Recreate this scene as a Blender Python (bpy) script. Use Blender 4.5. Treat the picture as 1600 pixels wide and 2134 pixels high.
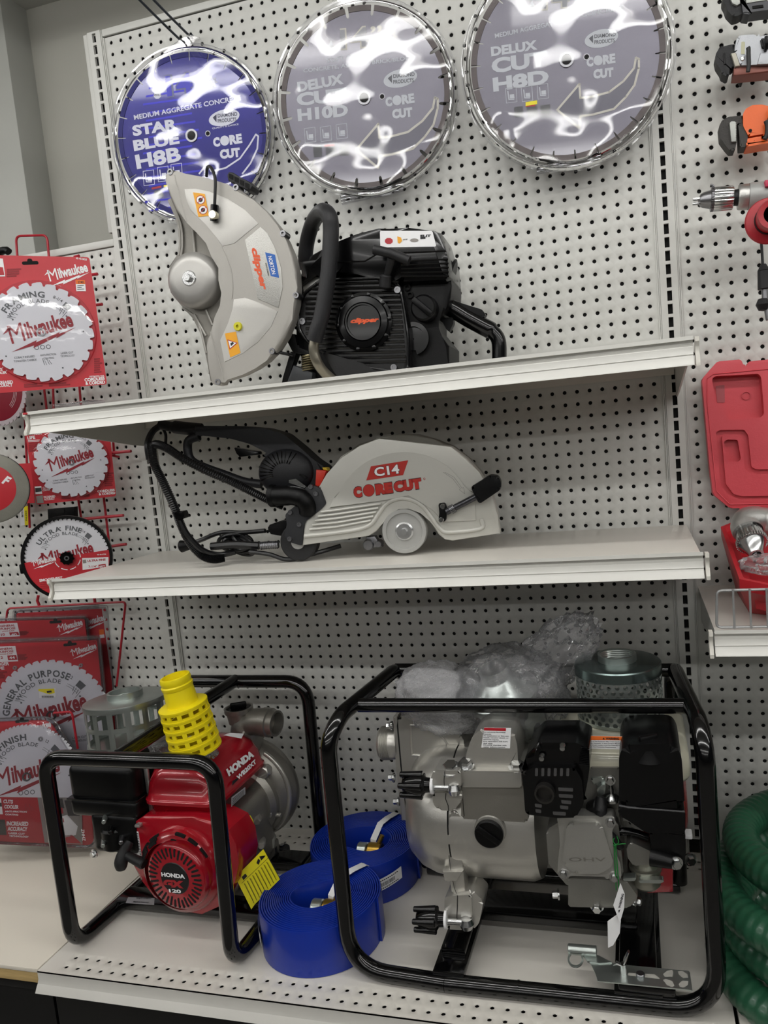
import bpy, bmesh, math, random
from math import pi, sin, cos, radians as rad
from mathutils import Matrix, Vector, noise
for o in list(bpy.data.objects): bpy.data.objects.remove(o)
random.seed(4)
SC = bpy.context.scene
COL = SC.collection
# ------------------------------------------------ camera
FPX, PPX, PPY = 1576.15, 890.92, 1085.35
CAM = Vector((1.13734, -1.60658, 0.93365))
RM = ((0.9615996869982338, 0.2600725345300466, -0.08768305850051551),
      (-0.05499491799721777, -0.13041464630686903, -0.989933118459591),
      (-0.2688895701944692, 0.9567414994719101, -0.11110401535885922))
cd = bpy.data.cameras.new('camera'); cam = bpy.data.objects.new('camera', cd); COL.objects.link(cam)
cr, cdn, cf = Vector(RM[0]), Vector(RM[1]), Vector(RM[2])
cam.matrix_world = Matrix(((cr.x, -cdn.x, -cf.x, CAM.x), (cr.y, -cdn.y, -cf.y, CAM.y), (cr.z, -cdn.z, -cf.z, CAM.z), (0, 0, 0, 1)))
cd.sensor_fit = 'VERTICAL'; cd.sensor_height = 24; cd.lens = 24 * FPX / 2134
cd.shift_x = -(PPX - 800) / 2134; cd.shift_y = (PPY - 1067) / 2134
cd.clip_start = 0.05; cd.clip_end = 60
SC.camera = cam
# ------------------------------------------------ world, light, exposure
w = bpy.data.worlds.new('world'); SC.world = w; w.use_nodes = True
w.node_tree.nodes['Background'].inputs[0].default_value = (0.78, 0.8, 0.82, 1)
w.node_tree.nodes['Background'].inputs[1].default_value = 0.04
SC.view_settings.view_transform = 'Standard'
SC.view_settings.look = 'None'
SC.view_settings.exposure = -0.12
SC.view_settings.gamma = 1.0
SC.view_settings.use_curve_mapping = False
LIGHTS = [(-1.05, 2.16, 8.2), (-2.45, 2.16, 10), (-4.9, 2.16, 4.5), (-7.4, 2.16, 4)]   # rows of ceiling lamps: y, z, watt
for ly, lz, lw in LIGHTS:
    for lx in (-2.6, -0.2, 2.2, 4.6):
        ld = bpy.data.lights.new('lamp_light', 'AREA'); ld.shape = 'RECTANGLE'; ld.size = 2.3; ld.size_y = 0.07
        ld.energy = lw; ld.color = (1.0, 0.995, 0.975)
        lo = bpy.data.objects.new('lamp_light', ld); COL.objects.link(lo)
        lo.location = (lx, ly, lz - 0.012); lo.rotation_euler = (rad(25 if ly > -2 else 52), 0, 0)

# ------------------------------------------------ helpers
def ray(px, py):
    a, b = (px - PPX) / FPX, (py - PPY) / FPX
    return cr * a + cdn * b + cf
def at(px, py, x=None, y=None, z=None):
    d = ray(px, py)
    t = (x - CAM.x) / d.x if x is not None else ((y - CAM.y) / d.y if y is not None else (z - CAM.z) / d.z)
    return CAM + d * t
def plane_frame(c, y, yaw=0, right=None, tilt=0):
    """a frame on an upright plane through a seen point: local x right, y up, z out of the plane"""
    o = at(c[0], c[1], y=y)
    a = rad(yaw); n = Vector((sin(a), -cos(a), sin(rad(tilt)))).normalized()
    u = Vector((cos(a), sin(a), 0))
    if right:
        d = ray(*right); p = CAM + d * ((o - CAM).dot(n) / d.dot(n)); u = (p - o).normalized()
    v = n.cross(u)
    return Matrix(((u.x, v.x, n.x, o.x), (u.y, v.y, n.y, o.y), (u.z, v.z, n.z, o.z), (0, 0, 0, 1)))
def onp(M, pts, h=0):
    """seen points -> local (x, y) on the frame's plane (h metres in front of it)"""
    n = M.col[2].xyz; o = M.col[3].xyz + n * h; I = M.inverted(); r = []
    for p in pts:
        d = ray(*p); q = I @ (CAM + d * ((o - CAM).dot(n) / d.dot(n))); r.append((q.x, q.y))
    return r
def srgb(c):
    if isinstance(c, str): c = [int(c[i:i + 2], 16) / 255 for i in (0, 2, 4)]
    return tuple((v / 12.92 if v < 0.04045 else ((v + 0.055) / 1.055) ** 2.4) for v in c) + (1,)
MATS = {}
def mat(name, col, rough=0.5, metal=0.0, bump=0.0, bscale=400, var=0.06, vscale=9, coat=0, spec=0.5, stretch=None):
    if name in MATS: return MATS[name]
    m = bpy.data.materials.new(name); m.use_nodes = True; nt = m.node_tree; b = nt.nodes['Principled BSDF']
    c = srgb(col)
    tc = nt.nodes.new('ShaderNodeTexCoord'); src = tc.outputs['Object']
    if stretch:
        mp = nt.nodes.new('ShaderNodeMapping'); mp.inputs['Scale'].default_value = stretch
        nt.links.new(src, mp.inputs[0]); src = mp.outputs[0]
    n1 = nt.nodes.new('ShaderNodeTexNoise'); n1.inputs['Scale'].default_value = vscale; n1.inputs['Detail'].default_value = 5
    nt.links.new(src, n1.inputs['Vector'])
    mx = nt.nodes.new('ShaderNodeMixRGB'); mx.inputs[1].default_value = tuple(v * (1 - var) for v in c[:3]) + (1,)
    mx.inputs[2].default_value = tuple(min(1, v * (1 + var)) for v in c[:3]) + (1,)
    nt.links.new(n1.outputs[0], mx.inputs[0]); nt.links.new(mx.outputs[0], b.inputs['Base Color'])
    b.inputs['Roughness'].default_value = rough; b.inputs['Metallic'].default_value = metal
    b.inputs['Coat Weight'].default_value = coat; b.inputs['Coat Roughness'].default_value = 0.06
    b.inputs['Specular IOR Level'].default_value = spec
    if bump:
        n2 = nt.nodes.new('ShaderNodeTexNoise'); n2.inputs['Scale'].default_value = bscale; n2.inputs['Detail'].default_value = 3
        nt.links.new(src, n2.inputs['Vector'])
        bp = nt.nodes.new('ShaderNodeBump'); bp.inputs['Strength'].default_value = bump; bp.inputs['Distance'].default_value = 0.001
        nt.links.new(n2.outputs[0], bp.inputs['Height']); nt.links.new(bp.outputs[0], b.inputs['Normal'])
    MATS[name] = m; return m
def clear_plastic(name, bump=0.35, bscale=14, tint=(0.97, 0.97, 0.98), ior=1.5, haze=0.0, detail=2.5):
    if name in MATS: return MATS[name]
    m = bpy.data.materials.new(name); m.use_nodes = True; nt = m.node_tree; nt.nodes.clear()
    out = nt.nodes.new('ShaderNodeOutputMaterial'); tr = nt.nodes.new('ShaderNodeBsdfTransparent'); tr.inputs[0].default_value = tint + (1,)
    gl = nt.nodes.new('ShaderNodeBsdfGlossy'); gl.inputs['Roughness'].default_value = 0.05
    fr = nt.nodes.new('ShaderNodeFresnel'); fr.inputs[0].default_value = ior
    mx = nt.nodes.new('ShaderNodeMixShader')
    tc = nt.nodes.new('ShaderNodeTexCoord'); n = nt.nodes.new('ShaderNodeTexNoise'); n.inputs['Scale'].default_value = bscale; n.inputs['Detail'].default_value = detail
    bp = nt.nodes.new('ShaderNodeBump'); bp.inputs['Strength'].default_value = bump; bp.inputs['Distance'].default_value = 0.02
    L = nt.links
    L.new(tc.outputs['Object'], n.inputs[0]); L.new(n.outputs[0], bp.inputs['Height']); L.new(bp.outputs[0], gl.inputs['Normal']); L.new(bp.outputs[0], fr.inputs['Normal'])
    L.new(fr.outputs[0], mx.inputs[0]); L.new(tr.outputs[0], mx.inputs[1]); L.new(gl.outputs[0], mx.inputs[2])
    if haze:
        df = nt.nodes.new('ShaderNodeBsdfDiffuse'); df.inputs[0].default_value = (0.9, 0.9, 0.92, 1); m2 = nt.nodes.new('ShaderNodeMixShader'); m2.inputs[0].default_value = haze
        L.new(mx.outputs[0], m2.inputs[1]); L.new(df.outputs[0], m2.inputs[2]); L.new(m2.outputs[0], out.inputs[0])
    else: L.new(mx.outputs[0], out.inputs[0])
    MATS[name] = m; return m

TXT = {}
def text_geo(s, bold=0.0, shear=0.0):
    k = (s, bold, shear)
    if k in TXT: return TXT[k]
    c = bpy.data.curves.new('t', 'FONT'); c.body = s; c.size = 1; c.offset = bold; c.shear = shear; c.resolution_u = 3; c.fill_mode = 'FRONT'
    o = bpy.data.objects.new('t', c); COL.objects.link(o)
    bpy.context.view_layer.update()
    me = bpy.data.meshes.new_from_object(o.evaluated_get(bpy.context.evaluated_depsgraph_get()))
    v = [tuple(p.co) for p in me.vertices]; f = [tuple(p.vertices) for p in me.polygons]
    bpy.data.objects.remove(o); bpy.data.curves.remove(c); bpy.data.meshes.remove(me)
    TXT[k] = (v, f); return TXT[k]

def smooth_path(pts, n=6, closed=False):
    P = [Vector(p) for p in pts]; N = len(P); r = []
    for i in range(N if closed else N - 1):
        p1, p2 = P[i], P[(i + 1) % N]
        p0 = P[i - 1] if (i > 0 or closed) else p1 * 2 - p2
        p3 = P[(i + 2) % N] if (i + 2 < N or closed) else p2 * 2 - p1
        for k in range(n):
            t = k / n
            r.append(0.5 * ((2 * p1) + (p2 - p0) * t + (2 * p0 - 5 * p1 + 4 * p2 - p3) * t * t + (3 * p1 - p0 - 3 * p2 + p3) * t ** 3))
    if not closed: r.append(P[-1])
    return r
def bend_path(pts, R, n=8, closed=False):
    """straight runs joined by rounded bends"""
    P = [Vector(p) for p in pts]; N = len(P); r = []
    for i in range(N):
        if not closed and i in (0, N - 1): r.append(P[i]); continue
        a, b, c = P[i - 1], P[i], P[(i + 1) % N]
        d1 = (a - b); d2 = (c - b); t = min(R, d1.length * .49, d2.length * .49)
        s = b + d1.normalized() * t; e = b + d2.normalized() * t
        for k in range(n + 1):
            q = k / n; r.append(s * (1 - q) ** 2 + b * 2 * q * (1 - q) + e * q * q)
    return r

class MB:
    def __init__(self, M=None):
        self.bm = bmesh.new(); self.M = M or Matrix(); self.mi = 0
    def _v(self, p): return self.bm.verts.new(self.M @ Vector(p))
    def _f(self, vs):
        try: f = self.bm.faces.new(vs); f.material_index = self.mi; return f
        except ValueError: return None
    def box(self, c, s, bev=0.0, seg=2, R=None):
        T = Matrix.Translation(c)
        if R is not None: T = T @ R
        r = bmesh.ops.create_cube(self.bm, size=1, matrix=self.M @ T @ Matrix.Diagonal((s[0], s[1], s[2], 1)))
        vs = r['verts']; fs = set(f for v in vs for f in v.link_faces)
        for f in fs: f.material_index = self.mi
        if bev:
            es = list(set(e for v in vs for e in v.link_edges))
            rr = bmesh.ops.bevel(self.bm, geom=es, offset=min(bev, min(s) * .49), segments=seg, profile=.5, affect='EDGES')
            for f in rr['faces']: f.material_index = self.mi
        return self
    def prism(self, pts, z0, z1, bev=0.0, seg=2, cap0=True):
        n = len(pts)
        a = [self._v((p[0], p[1], z0)) for p in pts]; b = [self._v((p[0], p[1], z1)) for p in pts]
        area = sum(pts[i][0] * pts[(i + 1) % n][1] - pts[(i + 1) % n][0] * pts[i][1] for i in range(n))
        if (area < 0) != (z1 < z0): a.reverse(); b.reverse()
        top = self._f(b)
        if cap0: self._f(a[::-1])
        for i in range(n): self._f([a[i], a[(i + 1) % n], b[(i + 1) % n], b[i]])
        if bev and top:
            r = bmesh.ops.bevel(self.bm, geom=list(top.edges), offset=bev, segments=seg, profile=.6, affect='EDGES')
            for f in r['faces']: f.material_index = self.mi
        return self
    def sheet(self, pts, z): 
        f = [self._v((p[0], p[1], z)) for p in pts]
        n = len(pts)
        if sum(pts[i][0] * pts[(i + 1) % n][1] - pts[(i + 1) % n][0] * pts[i][1] for i in range(n)) < 0: f.reverse()
        self._f(f); return self
    def ring(self, ro, ri, z0, z1, seg=48, c=(0, 0), a0=0, a1=2 * pi, sy=1):
        full = abs(a1 - a0 - 2 * pi) < 1e-6; n = seg if full else seg + 1; R = []
        for i in range(n):
            t = a0 + (a1 - a0) * i / seg; x, y = cos(t), sin(t) * sy
            R.append([self._v((c[0] + ro * x, c[1] + ro * y, z0)), self._v((c[0] + ro * x, c[1] + ro * y, z1)), self._v((c[0] + ri * x, c[1] + ri * y, z1)), self._v((c[0] + ri * x, c[1] + ri * y, z0))])
        for i in range(n if full else n - 1):
            p, q = R[i], R[(i + 1) % n]
            for k in range(4): self._f([p[k], q[k], q[(k + 1) % 4], p[(k + 1) % 4]])
        if not full: self._f(R[0]); self._f(R[-1][::-1])
        return self
    def lathe(self, prof, T=None, seg=32, sx=1, sy=1, a0=0, a1=2 * pi):
        """profile of (radius, height) about local z of T"""
        T = T or Matrix(); rings = []; full = abs(a1 - a0 - 2 * pi) < 1e-6; n = seg if full else seg + 1
        for r, h in prof:
            if r < 1e-6: rings.append([self._v(T @ Vector((0, 0, h)))])
            else: rings.append([self._v(T @ Vector((r * sx * cos(a0 + (a1 - a0) * i / seg), r * sy * sin(a0 + (a1 - a0) * i / seg), h))) for i in range(n)])
        for A, B in zip(rings, rings[1:]):
            for i in range(n if full else n - 1):
                j = (i + 1) % n
                if len(A) == 1 and len(B) == 1: continue
                if len(A) == 1: self._f([A[0], B[j], B[i]])
                elif len(B) == 1: self._f([A[i], A[j], B[0]])
                else: self._f([A[i], A[j], B[j], B[i]])
        return self
    def cyl(self, a, b, r, r2=None, seg=20, bev=0):
        a, b = Vector(a), Vector(b); d = b - a; L = d.length; r2 = r if r2 is None else r2
        T = Matrix.Translation(a) @ d.to_track_quat('Z', 'Y').to_matrix().to_4x4()
        if bev: return self.lathe([(0, 0), (r - bev, 0), (r, bev), (r2, L - bev), (r2 - bev, L), (0, L)], T, seg)
        return self.lathe([(0, 0), (r, 0), (r2, L), (0, L)], T, seg)
    def tube(self, pts, r, seg=12, closed=False, cap=True, flat=None, up=None):
        P = [Vector(p) for p in pts]; N = len(P); rings = []; prev = None
        for i in range(N):
            if closed: t = P[(i + 1) % N] - P[i - 1]
            else: t = P[min(i + 1, N - 1)] - P[max(i - 1, 0)]
            t.normalize()
            if prev is None:
                prev = (Vector(up) if up else (Vector((0, 0, 1)) if abs(t.z) < .9 else Vector((1, 0, 0))))
            nrm = (prev - t * prev.dot(t)).normalized(); prev = nrm; bn = t.cross(nrm)
            rr = r[i] if isinstance(r, (list, tuple)) else r; fl = flat or 1
            rings.append([self._v(P[i] + nrm * (rr * fl * cos(2 * pi * k / seg)) + bn * (rr * sin(2 * pi * k / seg))) for k in range(seg)])
        for i in range(N if closed else N - 1):
            A, B = rings[i], rings[(i + 1) % N]
            for k in range(seg): self._f([A[k], A[(k + 1) % seg], B[(k + 1) % seg], B[k]])
        if cap and not closed: self._f(rings[0][::-1]); self._f(rings[-1])
        return self
    def text(self, s, cx, cy, w=None, h=None, z=0.0, bold=0.0, shear=0.0, rot=0.0):
        v, f = text_geo(s, bold, shear)
        if not v: return self
        x0 = min(p[0] for p in v); x1 = max(p[0] for p in v); y0 = min(p[1] for p in v); y1 = max(p[1] for p in v)
        kx = (w / (x1 - x0)) if w else None; ky = (h / (y1 - y0)) if h else None
        kx = kx or ky; ky = ky or kx; c, si = cos(rot), sin(rot); vs = []
        for p in v:
            x = (p[0] - (x0 + x1) / 2) * kx; y = (p[1] - (y0 + y1) / 2) * ky
            vs.append(self._v((cx + x * c - y * si, cy + x * si + y * c, z)))
        for q in f: self._f([vs[i] for i in q])
        return self
    def arc_text(self, s, c, R, a_mid, h, z=0.0, bold=0.0, gap=0.12, stretch=1.0):
        ks = h / 0.7; W = []
        for ch in s:
            if ch == ' ': W.append((0, .35)); continue
            v, f = text_geo(ch, bold); W.append((min(p[0] for p in v), max(p[0] for p in v)))
        tot = sum((b - a) + gap for a, b in W) * ks * stretch; t = tot / 2
        for ch, (a, b) in zip(s, W):
            wd = (b - a) * ks * stretch; m = t - wd / 2; ang = a_mid + m / R
            if ch != ' ':
                v, f = text_geo(ch, bold); vs = []
                for p in v:
                    x = (p[0] - (a + b) / 2) * ks * stretch; y = p[1] * ks + R
                    th = ang - pi / 2
                    vs.append(self._v((c[0] + x * cos(th) - y * sin(th), c[1] + x * sin(th) + y * cos(th), z)))
                for q in f: self._f([vs[i] for i in q])
            t -= wd + gap * ks * stretch
        return self
    def bars(self, x0, y0, w, h, n, z=0, lines=False, seed=1):
        """a block of fine print lines or a bar code"""
        rr = random.Random(seed)
        for i in range(n):
            if lines:
                ww = w * rr.uniform(.55, 1); yy = y0 + h * (i + .5) / n; t = h / n * .22
                self.sheet([(x0, yy - t), (x0 + ww, yy - t), (x0 + ww, yy + t), (x0, yy + t)], z)
            else:
                xx = x0 + w * i / n; t = w / n * rr.uniform(.25, .8)
                self.sheet([(xx, y0), (xx + t, y0), (xx + t, y0 + h), (xx, y0 + h)], z)
        return self

def tpx(mb, M, s, a, b, hpx, z, bold=0.02, shear=0.0):
    """a line of lettering on the plane of M, seen from a to b (mid height), hpx tall"""
    p, q = onp(M, [a, b], z); m = ((a[0] + b[0]) / 2, (a[1] + b[1]) / 2); dx, dy = b[0] - a[0], b[1] - a[1]; L = math.hypot(dx, dy)
    u, v = onp(M, [(m[0] + dy / L * hpx / 2, m[1] - dx / L * hpx / 2), (m[0] - dy / L * hpx / 2, m[1] + dx / L * hpx / 2)], z)
    mb.M = M; w = math.hypot(q[0] - p[0], q[1] - p[1]); r = math.atan2(q[1] - p[1], q[0] - p[0])
    mb.text(s, (p[0] + q[0]) / 2, (p[1] + q[1]) / 2, w, math.hypot(u[0] - v[0], u[1] - v[1]), z, bold, shear, r)
def ppx(mb, M, pts, z, t=0):
    mb.M = M; P = onp(M, pts, z)
    if t: mb.prism(P, z, z + t)
    else: mb.sheet(P, z)
def spx(mb, M, pts, wpx, z, closed=False):
    """a flat drawn stroke through seen points"""
    mb.M = M; P = onp(M, pts, z); n = len(P); a, b = onp(M, [pts[0], (pts[0][0] + wpx, pts[0][1])], z); w = math.hypot(a[0] - b[0], a[1] - b[1]) / 2
    for i in range(n if closed else n - 1):
        p, q = P[i], P[(i + 1) % n]; dx, dy = q[0] - p[0], q[1] - p[1]; L = math.hypot(dx, dy) or 1; nx, ny = -dy / L * w, dx / L * w; ex, ey = dx / L * w * .5, dy / L * w * .5
        mb.sheet([(p[0] + nx - ex, p[1] + ny - ey), (q[0] + nx + ex, q[1] + ny + ey), (q[0] - nx + ex, q[1] - ny + ey), (p[0] - nx - ex, p[1] - ny - ey)], z)
WM = {}
def prop(o, label=None, cat=None, group=None, kind=None):
    if label: o['label'] = label
    if cat: o['category'] = cat
    if group: o['group'] = group
    if kind: o['kind'] = kind
    return o
def thing(name, label, cat, loc, group=None):
    o = bpy.data.objects.new(name, None); COL.objects.link(o); o.empty_display_size = .02
    o.location = loc; WM[o.name] = Matrix.Translation(loc); prop(o, label, cat, group); return o
def build(mb, name, mats, parent=None, label=None, cat=None, group=None, kind=None, angle=38, smooth=True, origin=None):
    me = bpy.data.meshes.new(name); bmesh.ops.recalc_face_normals(mb.bm, faces=mb.bm.faces) if False else None
    mb.bm.to_mesh(me); mb.bm.free()
    for m in (mats if isinstance(mats, (list, tuple)) else [mats]): me.materials.append(m)
    o = bpy.data.objects.new(name, me); COL.objects.link(o)
    if parent is not None:
        o.parent = parent; PM = WM[parent.name]; me.transform(PM.inverted()); WM[o.name] = PM
    elif origin is not None:
        me.transform(Matrix.Translation(origin).inverted()); o.location = origin; WM[o.name] = Matrix.Translation(origin)
    else: WM[o.name] = Matrix()
    if smooth:
        me.shade_smooth(); me.set_sharp_from_angle(angle=rad(angle))
    prop(o, label, cat, group, kind); return o
def circle(r, n=48, c=(0, 0), a0=0, a1=2 * pi): 
    full = abs(a1 - a0 - 2 * pi) < 1e-6
    return [(c[0] + r * cos(a0 + (a1 - a0) * i / n), c[1] + r * sin(a0 + (a1 - a0) * i / n)) for i in range(n if full else n + 1)]
def rrect(x0, y0, x1, y1, r, n=5):
    P = []
    for cx, cy, a in ((x1 - r, y1 - r, 0), (x0 + r, y1 - r, 90), (x0 + r, y0 + r, 180), (x1 - r, y0 + r, 270)):
        for i in range(n + 1):
            t = rad(a + 90 * i / n); P.append((cx + r * cos(t), cy + r * sin(t)))
    return P
def scale_pts(P, k, c=None):
    if c is None: c = (sum(p[0] for p in P) / len(P), sum(p[1] for p in P) / len(P))
    return [(c[0] + (p[0] - c[0]) * k, c[1] + (p[1] - c[1]) * k) for p in P]
def frame_at(o, yaw=0, pitch=0, roll=0):
    return Matrix.Translation(o) @ Matrix.Rotation(rad(yaw), 4, 'Z') @ Matrix.Rotation(rad(pitch), 4, 'X') @ Matrix.Rotation(rad(roll), 4, 'Y')
WALLF = Matrix(((1, 0, 0, 0), (0, 0, -1, 0), (0, 1, 0, 0), (0, 0, 0, 1)))     # local x right, y up, z towards the aisle
def wf(o, roll=0): return Matrix.Translation(o) @ WALLF @ Matrix.Rotation(rad(roll), 4, 'Z')
YZF = Matrix(((0, 0, 1, 0), (1, 0, 0, 0), (0, 1, 0, 0), (0, 0, 0, 1)))        # local (x, y, z) = world (y, z, x)

# ------------------------------------------------ materials
putty = mat('painted_steel_putty', 'c8c8c3', .42, 0, .12, 900, .035, 5)
putty_lt = mat('painted_steel_light', 'd9d7cf', .3, 0, .05, 700, .03, 6)
rail_m = mat('rail_enamel', 'dddcd6', .28, 0, .04, 300, .04, 12, stretch=(1, 8, 8))
deck_m = mat('deck_enamel', 'd4d0c8', .3, 0, .06, 250, .05, 3)
dark_gap = mat('dark_gap', '0b0b0b', .9)  # near-black: shade of holes and slots put into colour; also gaskets, seams
wall_m = mat('wall_paint', 'b4b3aa', .8, 0, .2, 120, .03, 2)
black_kick = mat('black_laminate', '0c0c0d', .35)
red_card = mat('red_card', 'c02b35', .38, 0, 0, 1, .03, 6)
white_ink = mat('white_ink', 'efeff0', .5)
blade_white = mat('blade_white', 'dcdce2', .35, 0, 0, 1, .02, 9)
dkred_ink = mat('dark_red_ink', '8e1620', .5)
grey_ink = mat('grey_ink', '5d5f63', .5)
red_ink = mat('red_ink', 'b3202c', .45)
black_ink = mat('black_ink', '15151a', .5)
yellow_ink = mat('yellow_ink', 'f2e21c', .5)
orange_ink = mat('orange_ink', 'e8701f', .5)
red_wire = mat('red_wire', 'a81c2c', .4)
chrome = mat('bright_steel', 'c3c4c4', .22, 1, .05, 300, .08, 40)
steel = mat('brushed_steel', '8d8d90', .34, 1, .15, 300, .12, 30)
cast = mat('cast_aluminium', 'bab9b6', .36, .85, .25, 900, .06, 12)
cast_dk = mat('cast_aluminium_dark', '8b8a86', .45, .75, .3, 700, .1, 14)
black_pl = mat('black_plastic', '070708', .36, 0, .3, 1200, .1, 20, spec=.22)
black_gl = mat('black_gloss', '050506', .18, 0, .02, 200, .1, 8, coat=.15, spec=.4)
rubber = mat('black_rubber', '161618', .55, 0, .3, 700, .1, 20)
frame_blk = mat('black_enamel', '040405', .13, 0, .03, 90, .1, 10, coat=.25)
clear = clear_plastic('clear_clamshell', .55, 8.5, detail=1.0)
clear_flat = clear_plastic('clear_plastic_sheet', .04, 20)

def rest_on(t, z):
    """nothing of a thing reaches below the surface it stands on"""
    zl = z - t.location.z
    for c in t.children_recursive:
        if c.type == 'MESH':
            for v in c.data.vertices:
                if v.co.z < zl: v.co.z = zl
# ================================================ the room
FZ = -0.42
def struct(name, box, m, bev=0):
    mb = MB(); mb.box(box[0], box[1], bev); return build(mb, name, m, kind='structure')
struct('floor', ((0.6, -4, FZ - .05), (12, 9.2, .1)), mat('floor_tile', '6f6c66', .35, 0, .05, 30, .08, 2))
struct('ceiling', ((0.6, -4, 2.32), (12, 9.2, .1)), mat('ceiling_tile', 'cfcfca', .9, 0, .3, 60))
struct('wall_back', ((0.6, .45, .95), (12, .1, 2.9)), wall_m)
struct('wall_front', ((0.6, -8.6, .95), (12, .1, 2.9)), mat('dim_wall_paint', '6b6a66', .8))
mb = MB(); mb.box((-.58, .375, .95), (.15, .15, 2.7), .003)
build(mb, 'trim_1', mat('trim_paint', 'b3b4ae', .55), kind='structure')
# ceiling lamps in rows parallel to the shelves
lamp_white = mat('lamp_housing', 'e6e6e2', .4)
glow = bpy.data.materials.new('lamp_tube'); glow.use_nodes = True
gb = glow.node_tree.nodes['Principled BSDF']; gb.inputs['Emission Color'].default_value = (1, .98, .95, 1); gb.inputs['Emission Strength'].default_value = 9
for k, (ly, lz, lw) in enumerate(LIGHTS):
    for j, lx in enumerate((-2.6, -0.2, 2.2, 4.6)):
        t = thing('ceiling_light', 'long white twin tube ceiling light in row %s from the shelves' % ('nearest', 'second', 'third', 'farthest')[k], 'light', (lx, ly, lz), 'ceiling tube lights')
        mb = MB(); mb.box((lx, ly, lz + .06), (2.34, .14, .07), .008); build(mb, 'lamp_housing', lamp_white, t)
        mb = MB(); mb.cyl((lx - 1.15, ly - .035, lz + .012), (lx + 1.15, ly - .035, lz + .012), .011, seg=10); mb.cyl((lx - 1.15, ly + .035, lz + .012), (lx + 1.15, ly + .035, lz + .012), .011, seg=10)
        build(mb, 'fluorescent_tube', glow, t)

# ================================================ pegboard bays and uprights
IN = .0254; Z0 = 1.88593
def perforated(mb, x0, z0, nx, nz, r=.0041, M=None, n=10, pitch=IN, dep=.0022):
    """sheet in the frame M with nx by nz holes; cell centres at x0 + i*pitch, z0 - j*pitch"""
    M = M or WALLF; bm = mb.bm; h = pitch / 2; mb.M = M
    sq = []
    for k in range(n * 1):
        a = 2 * pi * (k + .5) / n; c, s = cos(a), sin(a); q = h / max(abs(c), abs(s)); sq.append((c * q, s * q))
    # square corners folded into the ring so that neighbouring cells meet
    V = {}
    def vv(x, y, z):
        key = (round(x, 5), round(y, 5), round(z, 5))
        if key not in V: V[key] = bm.verts.new(M @ Vector((x, y, z)))
        return V[key]
    K = [(-h, -h), (0, -h), (h, -h), (h, 0), (h, h), (0, h), (-h, h), (-h, 0)]
    ang = [-135, -90, -45, 0, 45, 90, 135, 180]
    for i in range(nx):
        for j in range(nz):
            cx, cz = x0 + i * pitch, z0 - j * pitch
            o = [vv(cx + a, cz + b, 0) for a, b in K]
            A = [(cos(rad(t)), sin(rad(t))) for t in ang]
            i1 = [bm.verts.new(M @ Vector((cx + c * r * 1.18, cz + s * r * 1.18, 0))) for c, s in A]
            i2 = [bm.verts.new(M @ Vector((cx + c * r, cz + s * r, -.0007))) for c, s in A]
            i3 = [bm.verts.new(M @ Vector((cx + c * r, cz + s * r, -dep))) for c, s in A]
            for k in range(8):
                k2 = (k + 1) % 8
                for a, b in ((o, i1), (i1, i2), (i2, i3)):
                    mb._f([a[k], a[k2], b[k2], b[k]])
def bay(x0, ztop, zbot, label, width=48):
    """one bay of perforated back panels between two uprights"""
    t = thing('pegboard_panel', label, 'pegboard', (x0 + width * IN / 2, 0, zbot))
    nx = width - 2; k0 = int(round((Z0 - ztop) / IN + .5)); nz = int((Z0 - k0 * IN - zbot - .012) / IN) + 1
    mb = MB(); perforated(mb, x0 + 1.5 * IN, Z0 - k0 * IN, nx, nz)
    zt = Z0 - k0 * IN + IN / 2; zb = Z0 - (k0 + nz - 1) * IN - IN / 2
    xa, xb = x0 + IN, x0 + IN + nx * IN; mb.M = Matrix()
    mb.box(((x0 + .019 + xa) / 2, .002, (zt + zb) / 2), (xa - x0 - .019, .004, zt - zb)); mb.box(((x0 + width * IN - .019 + xb) / 2, .002, (zt + zb) / 2), (x0 + width * IN - .019 - xb, .004, zt - zb))
    build(mb, 'perforated_sheet', putty, t, angle=50)
    mb = MB(); mb.box((x0 + width * IN / 2, .0065, (zt + zb) / 2), (width * IN - .04, .004, zt - zb)); build(mb, 'peg_hole_shade', dark_gap, t)  # black sheet added behind the holes, stands in for their shade
    mb = MB(); mb.box((x0 + width * IN / 2, .001, (zt + ztop + .03) / 2 + .001), (width * IN - .04, .012, ztop + .03 - zt - .002), .002)
    mb.box((x0 + .0215, -.0008, (zt + zb) / 2), (.003, .006, zt - zb), .001); mb.box((x0 + width * IN - .0215, -.0008, (zt + zb) / 2), (.003, .006, zt - zb), .001)
    build(mb, 'panel_edge', putty, t)
    return t
bay(0, Z0, -.02, 'wide putty pegboard behind the saws and pumps, between the two slotted posts')
bay(-48 * IN, 1.43, -.02, 'lower pegboard at the left that the red blade cards hang on')
bay(48 * IN, Z0 + .3, -.02, 'pegboard at the right that the wrenches and drill hang on')
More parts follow.
